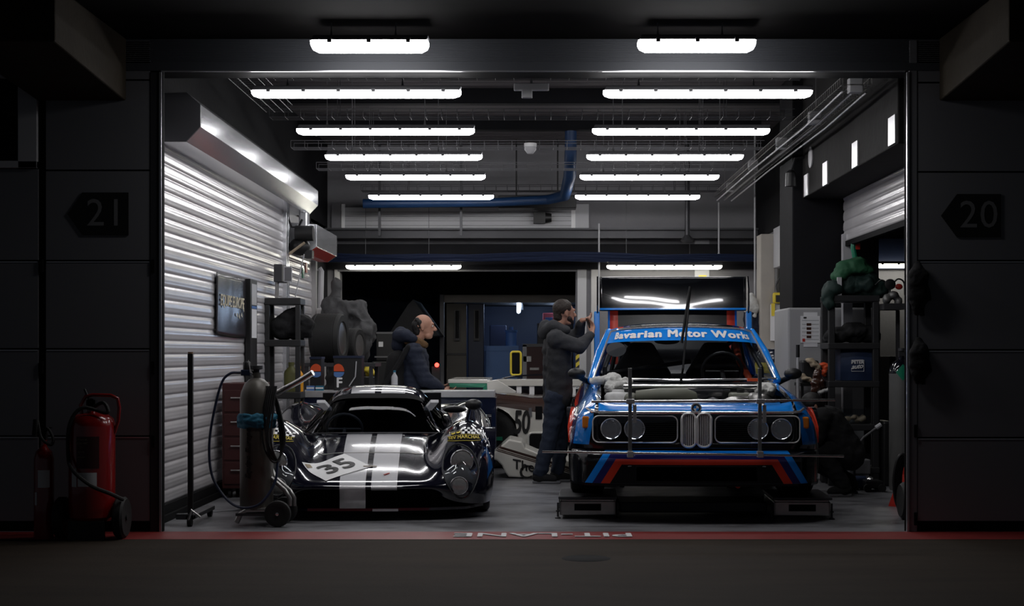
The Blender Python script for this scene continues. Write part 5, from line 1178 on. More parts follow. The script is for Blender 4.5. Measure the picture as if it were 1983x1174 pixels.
for k in range(7):
    w0 = 510 + k*3.2; mb.tube(spline([W_(w0+6,748,-.05-.012*k), W_(w0-3+k*.5,790,-.09-.01*k), W_(508+k*3+6*math.sin(k),850,-.12-.008*k), W_(520+k*2,885+3*math.sin(k*2),-.14), W_(537+k*.8,893,-.13+.01*k), W_(552-k*1.5,850,-.10+.015*k), W_(541-k,790,-.04+.015*k), W_(528-k*1.2,752,-.03+.01*k)], 5), .0075, 6)
tag(mb.build('cable_coil', 'black_plastic'), 'black cable coiled in long loops over the trolley', 'cable')
mb = MB(); mb.tube(spline([(-2.55,12.1,.006),(-2.35,12.3,.006),(-2.45,12.6,.006),(-2.2,12.5,.006),(-2.3,12.2,.006),(-2.0,12.35,.006)], 6), .005, 6); tag(mb.build('cable', 'light_grey'), 'thin pale cable lying on the floor by the left shutter', 'cable')
# banner on the shutter
yA, yB = XL*F/(419-VX), XL*F/(479-VX); x_ = XL + .03
def onwall(px, py, off=0.): Y = (XL+.03+off)*F/(px-VX); return at(px, py, Y)
tl, tr_, br_, bl_ = onwall(419,527), onwall(477,541), onwall(476,655), onwall(418,648)
rows = []
for i in range(15):
    v_ = i/14; rows.append([tl.lerp(tr_, u_/20).lerp(bl_.lerp(br_, u_/20), v_) + V((.004*math.sin(u_*.9+v_*2)*(1-v_*.6) + .004*math.exp(-((u_-9)/4)**2)*(1-v_), 0, -.012*math.sin(u_/20*math.pi)*(v_))) for u_ in range(21)])
mat('vinyl', (.030,.028,.034), .25, bump=.15, bs=8)
bn = tag(MB().grid(rows).build('banner', 'vinyl', smooth=180, solid=.003), 'black vinyl banner with EQUIPE EUROPE lettering hung on the left shutter', 'banner')
def onban(u_, v_): return tl.lerp(tr_, u_).lerp(bl_.lerp(br_, u_), v_) + V((.012,0,0))
vs, fs = text('EQUIPE EUROPE', 1., .018, .95, .12); hx = max(v.x for v in vs); hy = max(v.y for v in vs)
lay(vs, fs, lambda v: onban(.48+v.x/hx*.40, .44-v.y/hy*.105)).build('lettering', 'cream', bn, smooth=0)
for k, (u_, v_, h_) in enumerate(((.86,.50,.10), (.64,.64,.05), (.72,.66,.06), (.80,.63,.05))):
    MB().add([onban(u_-.02, v_), onban(u_, v_-h_), onban(u_+.03, v_+h_*.7), onban(u_, v_+h_*.4)], [(0,1,2,3)]).build('star_mark', 'cream', bn, smooth=0)
# black rail with labels leaning on the shutter
q = lambda px, py, o=.02: onwall(px, py, o)
a, b2 = q(481,540), q(494,540); z0_ = .02
rl = thing('level_bar', 'tall narrow black bar with white label strips leaning on the left shutter', 'bar', (a.x+.03, (a.y+b2.y)/2, 0))
MB().box((XL+.02, a.y, 0), (XL+.07, b2.y, a.z)).build('rail', 'black_plastic', rl, smooth=0, bevel=.004)
for nm, y0p, y1p, mm in (('label', 552, 592, 'light_grey'), ('label', 600, 655, 'paper'), ('blue_label', 594, 599, 'bin_blue')):
    zz = (EYE+(VY-y0p)*b2.y/F, EYE+(VY-y1p)*b2.y/F); MB().box((XL+.07, a.y+.06, zz[1]), (XL+.073, b2.y-.04, zz[0])).build(nm, mm, rl, smooth=0)
# control box, lamp post box
Y0 = 15.9
t = thing('speaker_box', 'small grey box with a mesh front standing on a rod above the black shelf', 'box', W_(537,590))
MB().box(W_(530,546,.0), W_(556,515,.32)).build('case', 'dark_steel', t, smooth=0, bevel=.006); MB().box(W_(549,546,-.012), W_(566,516,0)).build('mesh_front', 'light_grey', t, smooth=0, bevel=.004)
MB().box(W_(551,544,-.016), W_(564,518,-.012)).build('mesh', 'grey_plastic', t, smooth=0); MB().tube([W_(537,546,.1), W_(536,580,.1)], .02, 10).build('rod', 'steel', t)
# shutter motor
Y0 = 17.0
t = thing('shutter_motor', 'black shutter motor with chain under the end of the long white box', 'motor', W_(588,470))
MB().tube([W_(572,452), W_(607,452)], .085, 16).ball(W_(580,478,.05), (.12,.1,.10)).box(W_(590,500), W_(608,486,.15)).build('motor', 'black_plastic', t, smooth=50)
MB().box(W_(578,452,.02), W_(600,412,.2)).build('gearbox', 'housing', t, smooth=0, bevel=.02)
MB().tube([W_(560,492,-.1), W_(590,470,-.12)], .015, 8).build('lever', 'beige_cloth', t)
MB().tube([W_(589,492), W_(583,520), W_(572,575)], .007, 6).build('chain', 'light_grey', t)
mb = MB().tube([W_(557,420,.0), W_(565,440), W_(578,440), W_(585,425)], .012, 6); mb.build('cable', 'black_plastic', t)
for k, (px, py, mm) in enumerate(((589,529,'green_gloss'), (595,519,'red'), (599,475,'red'))):
    Y = (XL+.03)*F/(px-VX); a = at(px, py, Y); tag(MB().box((XL+.018, a.y-.06, a.z-.06), (XL+.026, a.y+.06, a.z+.06)).build('sticker', mm, smooth=0), ('small green sticker on the rear left shutter', 'small red sticker on the rear left shutter beside the green one', 'red sticker by the shutter motor')[k], 'sticker')
tag(MB().tube([W_(618,520,2.0), W_(622,525,2.0), W_(620,640,2.0), W_(620,760,2.0)], .035, 8).build('downpipe', 'light_grey'), 'pale vertical pipe in the rear left corner', 'pipe')
# black plastic shelf with a bag
def shelf(name, label, x0, x1, y0, y1, levels, m, post=.05, th=.07):
    t = thing(name, label, 'shelf', ((x0+x1)/2, (y0+y1)/2, 0))
    for x in (x0, x1-post):
        for y in (y0, y1-post): MB().box((x,y,0),(x+post,y+post,levels[-1]-th)).build('post', m, t, smooth=0, bevel=.008)
    for z in levels: MB().box((x0-.005,y0-.005,z-th),(x1+.005,y1+.005,z)).build('shelf_board', m, t, smooth=0, bevel=.008)
    return t
mat('shelf_black', (.018,.018,.019), .45)
sy = 15.72; sx0, sx1 = at(512,0,sy).x, at(581,0,sy).x; L2 = at(0,658,sy).z; L3 = at(0,577,sy).z
shelf('plastic_shelf', 'black plastic shelf unit holding a black bag by the left shutter', sx0, sx1, sy, sy+.32, (.35, .85, L2, L3), 'shelf_black')
mb = MB(); cx_ = (sx0+sx1)/2 + .05
mb.cap((cx_-.08,sy-.09+.25,L2+.13),(cx_+.12,sy-.09+.3,L2+.13),.13).cap((cx_-.02,sy-.09+.2,L2+.24),(cx_+.05,sy-.09+.25,L2+.26),.075).cap((cx_+.12,sy-.09+.2,L2+.2),(cx_+.19,sy-.09+.25,L2+.16),.06).ball((cx_-.05,sy-.09+.3,L2+.1),.11)
for v in mb.v: v.z = max(v.z, L2+.003)
bg = tag(fuse(mb, 'bag', 'black_cloth', None, .012, 3, wrinkle=.02, wscale=11), 'black soft bag on the middle board of the left shelf', 'bag')
MB().ball(V((cx_+.02, sy-.09+.17, L2+.24)), (.03,.012,.018)).build('red_patch', 'dark_red', bg)
def bottle(label, c, h, r, m, capm='orange_drink'):
    t = thing('bottle', label, 'bottle', c); c = V(c)
    MB().lathe([(0,0),(r,0),(r,h*.62),(r*.9,h*.7),(r*.38,h*.84),(r*.36,h*.92),(0,h*.92)], c, n=16).build('bottle_body', m, t); MB().lathe([(r*.42,h*.9),(r*.42,h),(0,h)], c, n=12).build('cap', capm, t)
bottle('olive green bottle on the lower board of the left shelf', (at(564,0,15.9).x, 15.9, .85), .30, .075, 'olive', 'olive'); bottle('orange drink bottle on the lower board of the left shelf', (at(583,0,15.9).x-.02, 15.9, .85), .26, .045, 'orange_drink')
# dark red tool chest
Y0 = 13.3; x0, x1 = at(430,0,Y0).x, at(505,0,Y0).x; zt = at(0,742,Y0).z
t = thing('tool_chest', 'dark red tool chest behind the gas cylinder', 'tool chest', ((x0+x1)/2, Y0+.2, 0))
MB().box((x0,Y0,.08),(x1,Y0+.45,zt)).build('cabinet', 'dark_red', t, smooth=0, bevel=.008)
for k in range(4):
    za = .12 + k*(zt-.16)/4; d_ = MB().box((x0+.02,Y0-.012,za),(x1-.02,Y0,za+(zt-.16)/4-.02)).build('drawer', 'dark_red', t, smooth=0, bevel=.004); MB().tube([(x0+.08,Y0-.03,za+.12),(x1-.08,Y0-.03,za+.12)], .007).build('handle', 'steel', d_)
for dx in (x0+.06, x1-.06):
    for dy in (.06,.39): MB().lathe([(0,-.012),(.04,-.012),(.04,.012),(0,.012)], (dx,Y0+dy,.04), 'x', 14).build('caster', 'rubber', t)
# ------------------------------------------------------------------ bench behind the black car
Y0 = 16.05; x0, x1 = at(567,0,Y0).x, at(957,0,Y0).x; zt = at(0,757,Y0).z; z2 = at(0,770,Y0).z
bench = thing('workbench', 'long dark navy bench with aluminium edge behind the black racing car', 'workbench', ((x0+x1)/2, Y0+.25, 0))
MB().box((x0,Y0,z2),(x1,Y0+.45,zt)).build('worktop', 'alu', bench, smooth=0, bevel=.003); MB().box((x0+.01,Y0+.012,.10),(x1+.02,Y0+.44,z2)).build('cabinet', 'navy', bench, smooth=0, bevel=.006)
for x in (x0+.06, x1-.06):
    for y in (.07, .38): MB().box((x-.03,Y0+y-.03,0),(x+.03,Y0+y+.03,.10)).build('leg', 'black_plastic', bench, smooth=0)
for k in range(12): pass
for k, (px0, px1, py0, py1, lb) in enumerate(((600,622,692,755,'black case with red and blue disc emblem on the bench, left of two'), (646,700,690,754,'black case with red and blue disc emblem and letter F on the bench'))):
    Yc = Y0+.12; t = thing('flight_case', lb, 'case', (at((px0+px1)/2,0,Yc).x, Yc, zt))
    MB().box(at(px0,0,Yc) * 1 if False else (at(px0,0,Yc).x, Yc, zt), (at(px1,0,Yc).x, Yc+.25, at(0,py0,Yc).z)).build('shell', 'black_plastic', t, smooth=0, bevel=.006)
    xx0, xx1, zz1 = at(px0,0,Yc).x, at(px1,0,Yc).x, at(0,py0,Yc).z
    MB().box((xx0-.004,Yc-.008,zz1-.02),(xx1+.004,Yc+.26,zz1+.004)).build('edge_trim', 'cable_blue', t, smooth=0)
    ec = at(612 if k == 0 else 655, 720, Yc-.006); er = .062
    clip = lambda x: max(xx0+.003, min(xx1-.003, x))
    for nm, mm, a0, a1, oz in (('red_half', 'orange_red', 0, 180, .004), ('blue_half', 'bin_blue', 180, 360, -.004)):
        rr_ = [V((clip(ec.x + er*math.cos(R(a0+(a1-a0)*i/16))), Yc-.003, ec.z + oz + er*(.9 if a0 else 1.25)*math.sin(R(a0+(a1-a0)*i/16)))) for i in range(17)]
        MB().prism(rr_, (0,-.003,0)).build(nm, mm, t, smooth=0)
    if k == 1:
        vs, fs = text('F', .14, .004); lay(vs, fs, lambda v: V((at(657,0,Yc).x + v.x, Yc-.004, at(0,742,Yc).z + v.y))).build('letter', 'white', t, smooth=0)
        MB().tube([at(690,700,Yc-.03), at(688,730,Yc-.05), at(676,748,Yc-.05)], .006).build('cord', 'light_grey', t)
p = at(612, 751, Y0+.1)
for k, (dx, mm, lb) in enumerate(((-.05,'bin_blue','small blue and white carton on the bench, left of two'), (.045,'teal','small pale blue carton on the bench, right of two'))):
    o = tag(MB().box((p.x+dx-.04,Y0+.03,zt),(p.x+dx+.04,Y0+.09,zt+.05)).build('carton', mm, smooth=0, bevel=.002), lb, 'carton', 'cartons on the bench'); MB().box((p.x+dx-.04,Y0+.028,zt+.02),(p.x+dx+.04,Y0+.03,zt+.035)).build('label', 'white', o, smooth=0)
bottle('clear water bottle on the bench behind the man in navy', (at(764,0,16.2).x, 16.2, zt), .21, .034, 'light_grey', 'teal')
# ------------------------------------------------------------------ tyres and covers at the rear left
def tyre(label, c, r, w_, yaw, lying=False, group='spare tyres'):
    t = thing('tyre', label, 'tyre', c, yaw, group)
    ax_ = 'z' if lying else 'x'
    MB().lathe([(r*.62,-w_*.45),(r*.68,-w_*.5),(r*.92,-w_*.5),(r*.98,-w_*.44),(r,-w_*.36)] + [(r*(1 if k % 2 else .985), -w_*.34 + w_*.68*k/12) for k in range(13)] + [(r,w_*.36),(r*.98,w_*.44),(r*.92,w_*.5),(r*.68,w_*.5),(r*.62,w_*.45)], (0,0,0), ax_, 40).build('tread', 'rubber', t, world=False, smooth=30)
    MB().lathe([(r*.64,w_*.46),(r*.60,w_*.45),(r*.57,w_*.1),(r*.56,-w_*.46),(r*.64,-w_*.46)], (0,0,0), ax_, 36).lathe([(r*.57,-w_*.1),(r*.2,-w_*.2),(0,-w_*.2)], (0,0,0), ax_, 24).build('rim', 'steel', t, world=False)
    return t
Yt = 17.5; ct = at(637, 655, Yt); rt_ = .28
tyre('wide slick tyre with steel rim standing on the rack at the rear left', ct, rt_, .33, R(-8), group=None)
zr = ct.z - rt_
rk = thing('tyre_rack', 'dark steel rack under the wide tyre at the rear left', 'rack', (ct.x, Yt, 0))
MB().box((ct.x-.25,Yt-.25,zr-.04),(ct.x+.55,Yt+.4,zr)).build('deck', 'dark_steel', rk, smooth=0)
for dx in (-.22,.5):
    for dy in (-.22,.36): MB().box((ct.x+dx-.02,Yt+dy-.02,0),(ct.x+dx+.02,Yt+dy+.02,zr-.04)).build('leg', 'dark_steel', rk, smooth=0)
tyre('smaller tyre on the rack behind the wide tyre', (at(684,0,17.9).x, 17.95, zr+.20), .20, .16, R(-15), group='spare tyres')
mb = MB(); q = lambda px, py, d=0.: at(px, py, 18.6+d)
mb.chain([q(650,540), q(651,580), q(662,600)], [.05,.06,.16]).chain([q(640,600), q(690,600), q(705,625,-.1), q(700,660,-.1), q(690,690)], [.13,.15,.12,.15,.12]).chain([q(690,615,-.15), q(722,630,-.1), q(715,660)], [.05,.05,.06]).chain([q(665,590,-.1), q(700,622,-.2), q(715,650,-.2), q(695,672,-.15)], [.05,.045,.05,.05]).cap(q(660,620), q(665,760), .2).cap(q(660,760), at(660,900,18.6), .2)
for v in mb.v: v.z = max(v.z, .02)
tag(fuse(mb, 'dust_cover', 'grey_cloth', None, .014, 4, wrinkle=.06, wscale=5.5), 'crumpled grey cloth cover draped over a tall heap at the rear left', 'cover')
tag(MB().box(at(612,640,18.9), at(634,598,19.2)).box(at(614,900,18.9), at(632,640,19.2)).build('cabinet', 'white_wall', smooth=0, bevel=.02), 'pale cabinet in the rear left corner behind the wide tyre', 'cabinet')
# ------------------------------------------------------------------ rear room
def crate(name, label, px0, py0, px1, py1, Y, d, m, cat='case', parts=(), zb=None, group=None):
    a, b = at(px0, py1, Y), at(px1, py0, Y); t = thing(name, label, cat, ((a.x+b.x)/2, Y+d/2, a.z if zb is None else zb), group=group)
    MB().box((a.x, Y, a.z if zb is None else zb), (b.x, Y+d, b.z)).build('shell', m, t, smooth=0, bevel=.012)
    for nm, x0, y0, x1, y1, mm in parts: MB().box(at(x0,y1,Y-.012), at(x1,y0,Y-.001)).build(nm, mm, t, smooth=0, bevel=.003)
    return t
crate('wheel_case', 'black case with a small white label in the dark rear doorway', 728, 645, 775, 700, 21.6, .5, 'black_plastic', parts=(('label',733,662,742,672,'paper'),('edge_trim',728,643,775,647,'grey_plastic')), zb=1.132)
crate('wheel_case', 'larger black case under the labelled case in the rear doorway', 720, 700, 790, 900, 21.5, .8, 'black_plastic', parts=(('edge_trim',725,690,790,693,'grey_plastic'),), zb=0)
mb = MB(); q = lambda px, py, d=0.: at(px, py, 22+d)
for pts in (((760,640),(800,585),(850,640)),): mb.prism([q(745,660), q(790,590), q(800,580), q(850,650)], (0,1.5,0))
tag(mb.build('tent', 'charcoal_cloth', smooth=0), 'dim grey tent top in the dark rear room', 'tent')
tag(MB().box(at(697,600,23), at(712,900,23.05)).build('curtain', 'grey_cloth', smooth=0), 'dim grey curtain strip in the dark rear room', 'curtain')
# yellow cloth / lamp
tag(MB().box(at(700,900,18.7), at(730,729,19.1)).box(V((at(702,0,18.7).x,18.72,0)), at(728,900,19.08)).build('crate', 'black_plastic', smooth=0, bevel=.01), 'black crate under the yellow cloth behind the bench', 'crate')
o = tag(fuse(MB().cap(at(712,716,18.9), at(722,724,18.9), .05, .04).ball(at(716,722,18.95), .06), 'cloth', 'yellow', None, .01, 2, wrinkle=.02, wscale=20), 'small yellow cloth in the dark behind the bench', 'cloth')
t = thing('tail_lamp', 'small glowing red lamp behind the man in navy', 'lamp', at(846,707,19.6)); MB().ball(at(846,707,19.6), .028).build('bulb', 'lamp_red', t); MB().box(at(836,900,19.62), at(853,710,19.75)).build('post', 'black_plastic', t, smooth=0)
# lorry with an open side: frame, doors, load
YT = 23.2; z_ = lambda py, Y=YT: at(0,py,Y).z; x__ = lambda px, Y=YT: at(px,0,Y).x
lo = thing('lorry', 'dark lorry body with an open lit side in the rear room', 'lorry', (x__(985), YT+1.3, 0))
MB().box((x__(852),YT,z_(586)),(x__(1118),YT+.12,z_(571))).build('header', 'cream_wall', lo, smooth=0, bevel=.01)
MB().box((x__(852),YT-.05,.0),(x__(860),YT+.08,z_(571))).build('post', 'grey_plastic', lo, smooth=0)
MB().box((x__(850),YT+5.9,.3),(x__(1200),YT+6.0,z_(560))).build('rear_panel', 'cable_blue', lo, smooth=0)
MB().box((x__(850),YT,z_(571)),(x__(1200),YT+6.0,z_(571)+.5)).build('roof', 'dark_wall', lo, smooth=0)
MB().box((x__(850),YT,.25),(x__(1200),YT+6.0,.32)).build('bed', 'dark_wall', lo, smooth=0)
for nm, a, b, m_ in (('side_door', 864, 903, 'door_grey'), ('blue_door', 906, 937, 'cable_blue')):
    d_ = MB().box((x__(a),YT+.05,.32),(x__(b),YT+.12,z_(588))).build(nm, m_, lo, smooth=0, bevel=.01)
    xm = (a+b)/2; MB().tube([at(xm+2,602,YT+.02), at(xm+2,655,YT+.02)], .035, 8).box(at(xm-4,660,YT), at(xm+7,600,YT+.02)).build('lock_bar', 'black_plastic', d_)
    if nm == 'side_door': MB().box(at(a,688,YT+.03), at(b,684,YT+.05)).build('rail', 'black_plastic', d_, smooth=0)
for x_p, lb in ((1005,'blue white strip lamp inside the lorry, left of two'), (1090,'blue white strip lamp inside the lorry, right of two')):
    Yl = 24.0; zl_ = at(0,589,Yl).z; xl_ = at(x_p,0,Yl).x; t = thing('strip_lamp', lb, 'lamp', (xl_, Yl+2.2, zl_), group='lorry lamps')
    MB().tube([V((xl_,Yl,zl_)), V((xl_-.06,Yl+4.4,zl_))], .035, 8).build('diffuser', 'lamp_blue', t)
    MB().box((xl_-.05,Yl,zl_+.03),(xl_+.03,Yl+4.4,zl_+.1)).build('base', 'dark_steel', t, smooth=0)
    for dy in (.3, 4.0): MB().tube([V((xl_,Yl+dy,zl_+.1)), V((xl_,Yl+dy,z_(571)))], .01, 6).build('hanger', 'dark_steel', t)
crate('storage_bin', 'large pale blue bin inside the lorry', 940, 672, 1002, 900, YT+.3, .9, 'bin_blue', 'bin', (('lid',938,670,1004,680,'bin_blue'),), zb=.32)
crate('storage_bin', 'dark blue bin further back in the lorry', 948, 630, 980, 740, YT+1.6, .5, 'cable_blue', 'bin', zb=.32)
t = thing('water_drum', 'small pale blue drum standing on the large blue bin', 'drum', at(990,672,YT+.7)); cdr = at(990,672,YT+.7)
MB().lathe([(0,0),(.085,0),(.085,.22),(.095,.23),(.095,.26),(.0,.26)], cdr, n=20).build('drum_body', 'bin_blue', t); MB().lathe([(.03,.26),(.03,.31),(0,.31)], cdr, n=10).build('cap', 'bin_blue', t)
crate('flight_case', 'dark red flight case with grey edges inside the lorry', 1012, 668, 1062, 900, YT+.2, .7, 'dark_red', parts=(('edge_trim',1012,668,1020,745,'light_grey'),('edge_trim',1012,666,1062,672,'grey_plastic'),('latch',1013,690,1029,701,'steel'),('latch',1026,712,1044,717,'steel')), zb=.32)
crate('box', 'pink box high inside the lorry beside the standing man', 1051, 606, 1074, 626, YT+.9, .4, 'pink', 'box', parts=(('label',1056,615,1070,622,'bin_blue'),))
crate('box', 'dark stack of boxes carrying the pink box inside the lorry', 1040, 626, 1110, 900, YT+1.0, .5, 'black_plastic', 'box', zb=.32)
# yellow framed mirror on a black car roof
YM = 19.35
t = thing('mirror_frame', 'tall yellow framed black panel standing behind the white car', 'panel', at(999,730,YM))
ol = rrect(.125, .29, .03, 5, at(999,0,YM).x, at(0,704,YM).z); mb = MB(); ring(mb, [(x,YM,z) for x, z in ol], .013, 8); mb.build('yellow_frame', 'yellow', t)
MB().prism([(x,YM,z) for x, z in rrect(.12, .285, .03, 5, at(999,0,YM).x, at(0,704,YM).z)], (0,.02,0)).build('panel', 'black_matt', t, smooth=0); MB().box(at(990,730,YM), at(1008,724,YM+.05)).build('foot', 'yellow', t, smooth=0)
t = thing('dark_car', 'low black car roof seen behind the white car', 'car', at(1030,760,YM)); t.location.z = 0
MB().grid(surface([[at(x,y,YM+d) for x, y in ((955,745),(975,733),(1010,728),(1060,726),(1110,728),(1160,745))] for d in (-.1,.2,.6,.9)], 5, 3)).build('roof', 'black_paint', t, smooth=180, solid=.02)
MB().box(at(960,1000,YM+.0) + V((0,0,.25)), at(1155,743,YM+.8)).build('body', 'black_paint', t, smooth=0, bevel=.05)
for px in (985, 1130): MB().lathe([(0,-.1),(.2,-.1),(.26,-.08),(.26,.08),(.2,.1),(0,.1)], (at(px,0,YM).x, YM, .26), 'y', 24).build('wheel', 'rubber', t)
# long white table in front of it
YW = 18.6; x0, x1 = at(962,0,YW).x, at(1160,0,YW).x; z1_ = at(0,735,YW).z; z2_ = at(0,748,YW).z
t = thing('white_table', 'long white trestle table behind the standing man', 'table', ((x0+x1)/2, YW+.2, 0)); MB().box((x0,YW,z2_),(x1,YW+.5,z1_)).build('tabletop', 'white_gloss', t, smooth=0, bevel=.006)
for px in (1005, 1030, 1110, 1152): MB().box((at(px,0,YW).x-.03,YW+.02,0),(at(px,0,YW).x+.03,YW+.06,z2_)).build('leg', 'white', t, smooth=0)
for py0, py1, mm, lb in ((680,705,'hazard','x'),):
    Y = 20.2; t = thing('hazard_post', 'yellow and black striped strip on the post behind the standing man', 'post', at(1118,780,Y)); t.location.z = 0
    MB().box((at(1115,0,Y).x,Y,0),(at(1122,0,Y).x,Y+.03,at(0,680,Y).z)).build('post', 'hazard', t, smooth=0)
    for k in range(7): zz = at(0,690+k*14,Y).z; MB().prism([(at(1115,0,Y).x,Y-.002,zz),(at(1122,0,Y).x,Y-.002,zz+.04),(at(1122,0,Y).x,Y-.002,zz+.08),(at(1115,0,Y).x,Y-.002,zz+.04)], (0,.001,0)).build('stripe', 'black_plastic', t, smooth=0)
# ------------------------------------------------------------------ white number 50 racer, side on
YR = 16.7; pr = thing('prototype_racer', 'white and brown racing car number 50 standing side on at the back', 'car', at(1180, 900, YR)); pr.location.z = 0
qx = lambda px: at(px,0,YR).x; qz = lambda py: at(0,py,YR).z
side_p = [(918,790),(930,770),(945,757),(985,762),(1058,766),(1100,752),(1180,748),(1240,760),(1300,800),(1400,830),(1500,850),(1560,880),(1560,925),(1300,925),(1010,925)]
ctr_y = YR + .9
def sec(px, top, bot, w0, w1):
    x = qx(px); zt_, zb_ = qz(top), qz(bot); ws_ = w0; h = zt_-zb_
    return [(x, ctr_y - w1, zb_), (x, ctr_y - w0, zb_ + .05), (x, ctr_y - w0, zb_ + h*.45), (x, ctr_y - w0*.985, zb_ + h*.80), (x, ctr_y - w0*.90, zt_ - .015), (x, ctr_y - w0*.55, zt_), (x, ctr_y, zt_ + .01), (x, ctr_y + w0*.55, zt_), (x, ctr_y + w0*.9, zt_ - .015), (x, ctr_y + w0*.985, zb_ + h*.8), (x, ctr_y + w0, zb_ + .05), (x, ctr_y + w1, zb_)]
tops = [(905,800),(920,780),(945,764),(985,766),(1040,772),(1100,770),(1180,790),(1260,815),(1340,838),(1420,856),(1480,880),(1510,905)]
rows = surface([sec(px, tp_, 905 if px < 1450 else 915, .92 if px < 1400 else .8, .88 if px < 1400 else .7) for px, tp_ in tops], 3, 4)
wr, xr, zr_ = .34, qx(946), .33
for r in rows:
    for p in r:
        dd_ = wr*wr - (p.x-xr)**2
        if dd_ > 0 and abs(p.y-ctr_y) > .6: p.z = max(p.z, zr_ + math.sqrt(dd_))
m, n, l, b = nt('racer_white'); g = NG(m); Xc, Yq, Zc = g.xyz()
zb1 = qz(791); zl = pr.location
band = g.f('GREATER_THAN', g.f('ADD', Zc, g.f('MULTIPLY', g.f('SUBTRACT', Xc, qx(990)-zl.x), .16)), zb1)
l.new(g.mix(band, (.68,.66,.60), (.045,.020,.014)), b.inputs['Base Color']); b.inputs['Roughness'].default_value = .25; b.inputs['Coat Weight'].default_value = .6; M['racer_white'] = m
MB().grid(rows).box((qx(905), ctr_y-.55, .12), (qx(1480), ctr_y+.55, .3)).build('body', 'racer_white', pr, smooth=60)
for px, py, w_, lb in ((946, 0, .30, 0), (1400, 0, .26, 0)):
    for s in (-1, 1): wheel(pr, qx(px) - pr.location.x, 0, .32, .26, side=s).matrix_basis = Matrix.Translation((qx(px)-pr.location.x, ctr_y + s*.76 - pr.location.y, 0)) @ Matrix.Rotation(R(90), 4, 'Z') @ Matrix.Translation((-(qx(px)-pr.location.x), 0, 0))
yf_ = ctr_y - .926
lay(*text('50', .36, .012, .95, .10), lambda v: V((qx(1010) + v.x*.50, yf_, qz(820) + v.y*.95))).build('number', 'text_black', pr, smooth=0)
MB().box((qx(1037),yf_-.002,qz(812)),(qx(1050),yf_+.03,qz(787))).build('vent', 'black_matt', pr, smooth=0, bevel=.004)
MB().box((qx(1024),yf_-.003,qz(807)),(qx(1030),yf_+.0,qz(790))).build('sticker', 'grey_plastic', pr, smooth=0)
MB().prism([(x, yf_-.012, z) for x, z in rrect(.19, .20, .04, 5, qx(1041), qz(857))], (0,.03,0)).build('side_inlet', 'black_matt', pr, smooth=0)
mb = MB(); ring(mb, [(x, yf_-.012, z) for x, z in rrect(.20, .21, .045, 5, qx(1041), qz(857))], .012, 8); mb.build('inlet_lip', 'white_gloss', pr)
MB().box((qx(955),yf_-.004,qz(853)),(qx(973),yf_+.02,qz(846))).build('green_sill', 'green_gloss', pr, smooth=0)
# rear wing with green lower edge and white end plates
wx0, wx1 = qx(868), qx(965)
MB().prism([(qx(868),YR-.05,qz(742)),(qx(868),YR-.05,qz(735)),(qx(946),YR-.15,qz(735)),(qx(946),YR-.15,qz(742))], (0,1.6,0)).build('wing', 'white_gloss', pr, smooth=0, bevel=.004)
MB().prism([(qx(872),YR-.052,qz(750)),(qx(870),YR-.052,qz(742.5)),(qx(946),YR-.152,qz(742.5)),(qx(940),YR-.152,qz(750))], (0,.3,0)).build('wing_flap', 'green_gloss', pr, smooth=0)
MB().prism([(qx(944),YR-.18,qz(738)),(qx(963),YR-.18,qz(735)),(qx(1000),YR-.18,qz(757)),(qx(999),YR-.18,qz(761)),(qx(945),YR-.18,qz(760))], (0,.025,0)).build('end_plate', 'white_gloss', pr, smooth=0, bevel=.004)
MB().prism([(qx(935),YR-.17,qz(757)),(qx(938),YR-.17,qz(748)),(qx(944),YR-.17,qz(742)),(qx(944),YR-.17,qz(757))], (0,.03,0)).build('end_plate_edge', 'green_gloss', pr, smooth=0)
# detached nose section with a wheel cut-out
YN = 15.35; nx = lambda px: at(px,0,YN).x; nz = lambda py: at(0,py,YN).z
nose_s = thing('nose_section', 'white bodywork section with brown stripes resting on the floor beside the black racing car', 'bodywork', (nx(1000), YN+.3, 0))
out = [(948,885),(962,872),(985,851),(1010,856),(1017,868),(1040,878),(1110,895),(1110,930),(1035,934),(985,924)]
arc = [(978,915),(972,902),(962,892),(950,888)]
poly = [(nx(a), YN, max(.004, nz(b_))) for a, b_ in out + arc]
m, n, l, b = nt('nose_livery'); g = NG(m); Xc, Yq, Zc = g.xyz(); ox = nose_s.location.x
tt = g.f('ADD', Zc, g.f('MULTIPLY', Xc, .30)); z0_ = nz(868) + .30*(nx(960)-ox)
l.new(g.ramp(g.f('MULTIPLY', g.f('ADD', g.f('SUBTRACT', tt, z0_), .1), 5.), [(0,(.68,.66,.60)), (.36,(.045,.02,.014)), (.42,(.68,.66,.6)), (.44,(.045,.02,.014)), (.50,(.68,.66,.6)), (.53,(.045,.02,.014)), (.66,(.68,.66,.60))]), b.inputs['Base Color']); b.inputs['Roughness'].default_value = .28; b.inputs['Coat Weight'].default_value = .5; M['nose_livery'] = m
MB().prism(poly, (0, .75, 0)).build('shell', 'nose_livery', nose_s, smooth=0, bevel=.018)
lay(*text('The', .135, .003), lambda v: V((nx(1014) + v.x, YN-.006, nz(903) + v.y - v.x*.18))).build('lettering', 'text_black', nose_s, smooth=0)
lay(*text('C', .19, .003), lambda v: V((nx(1018) + v.x, YN-.006, nz(916) + v.y))).build('lettering', 'text_black', nose_s, smooth=0)
tag(fuse(MB().cap(at(1084,882,15.2), at(1087,892,15.2), .05, .04), 'reflector_disc', 'yellow', None, .008, 2), 'round yellow marker low behind the rear left wheel of the coupe', 'marker')
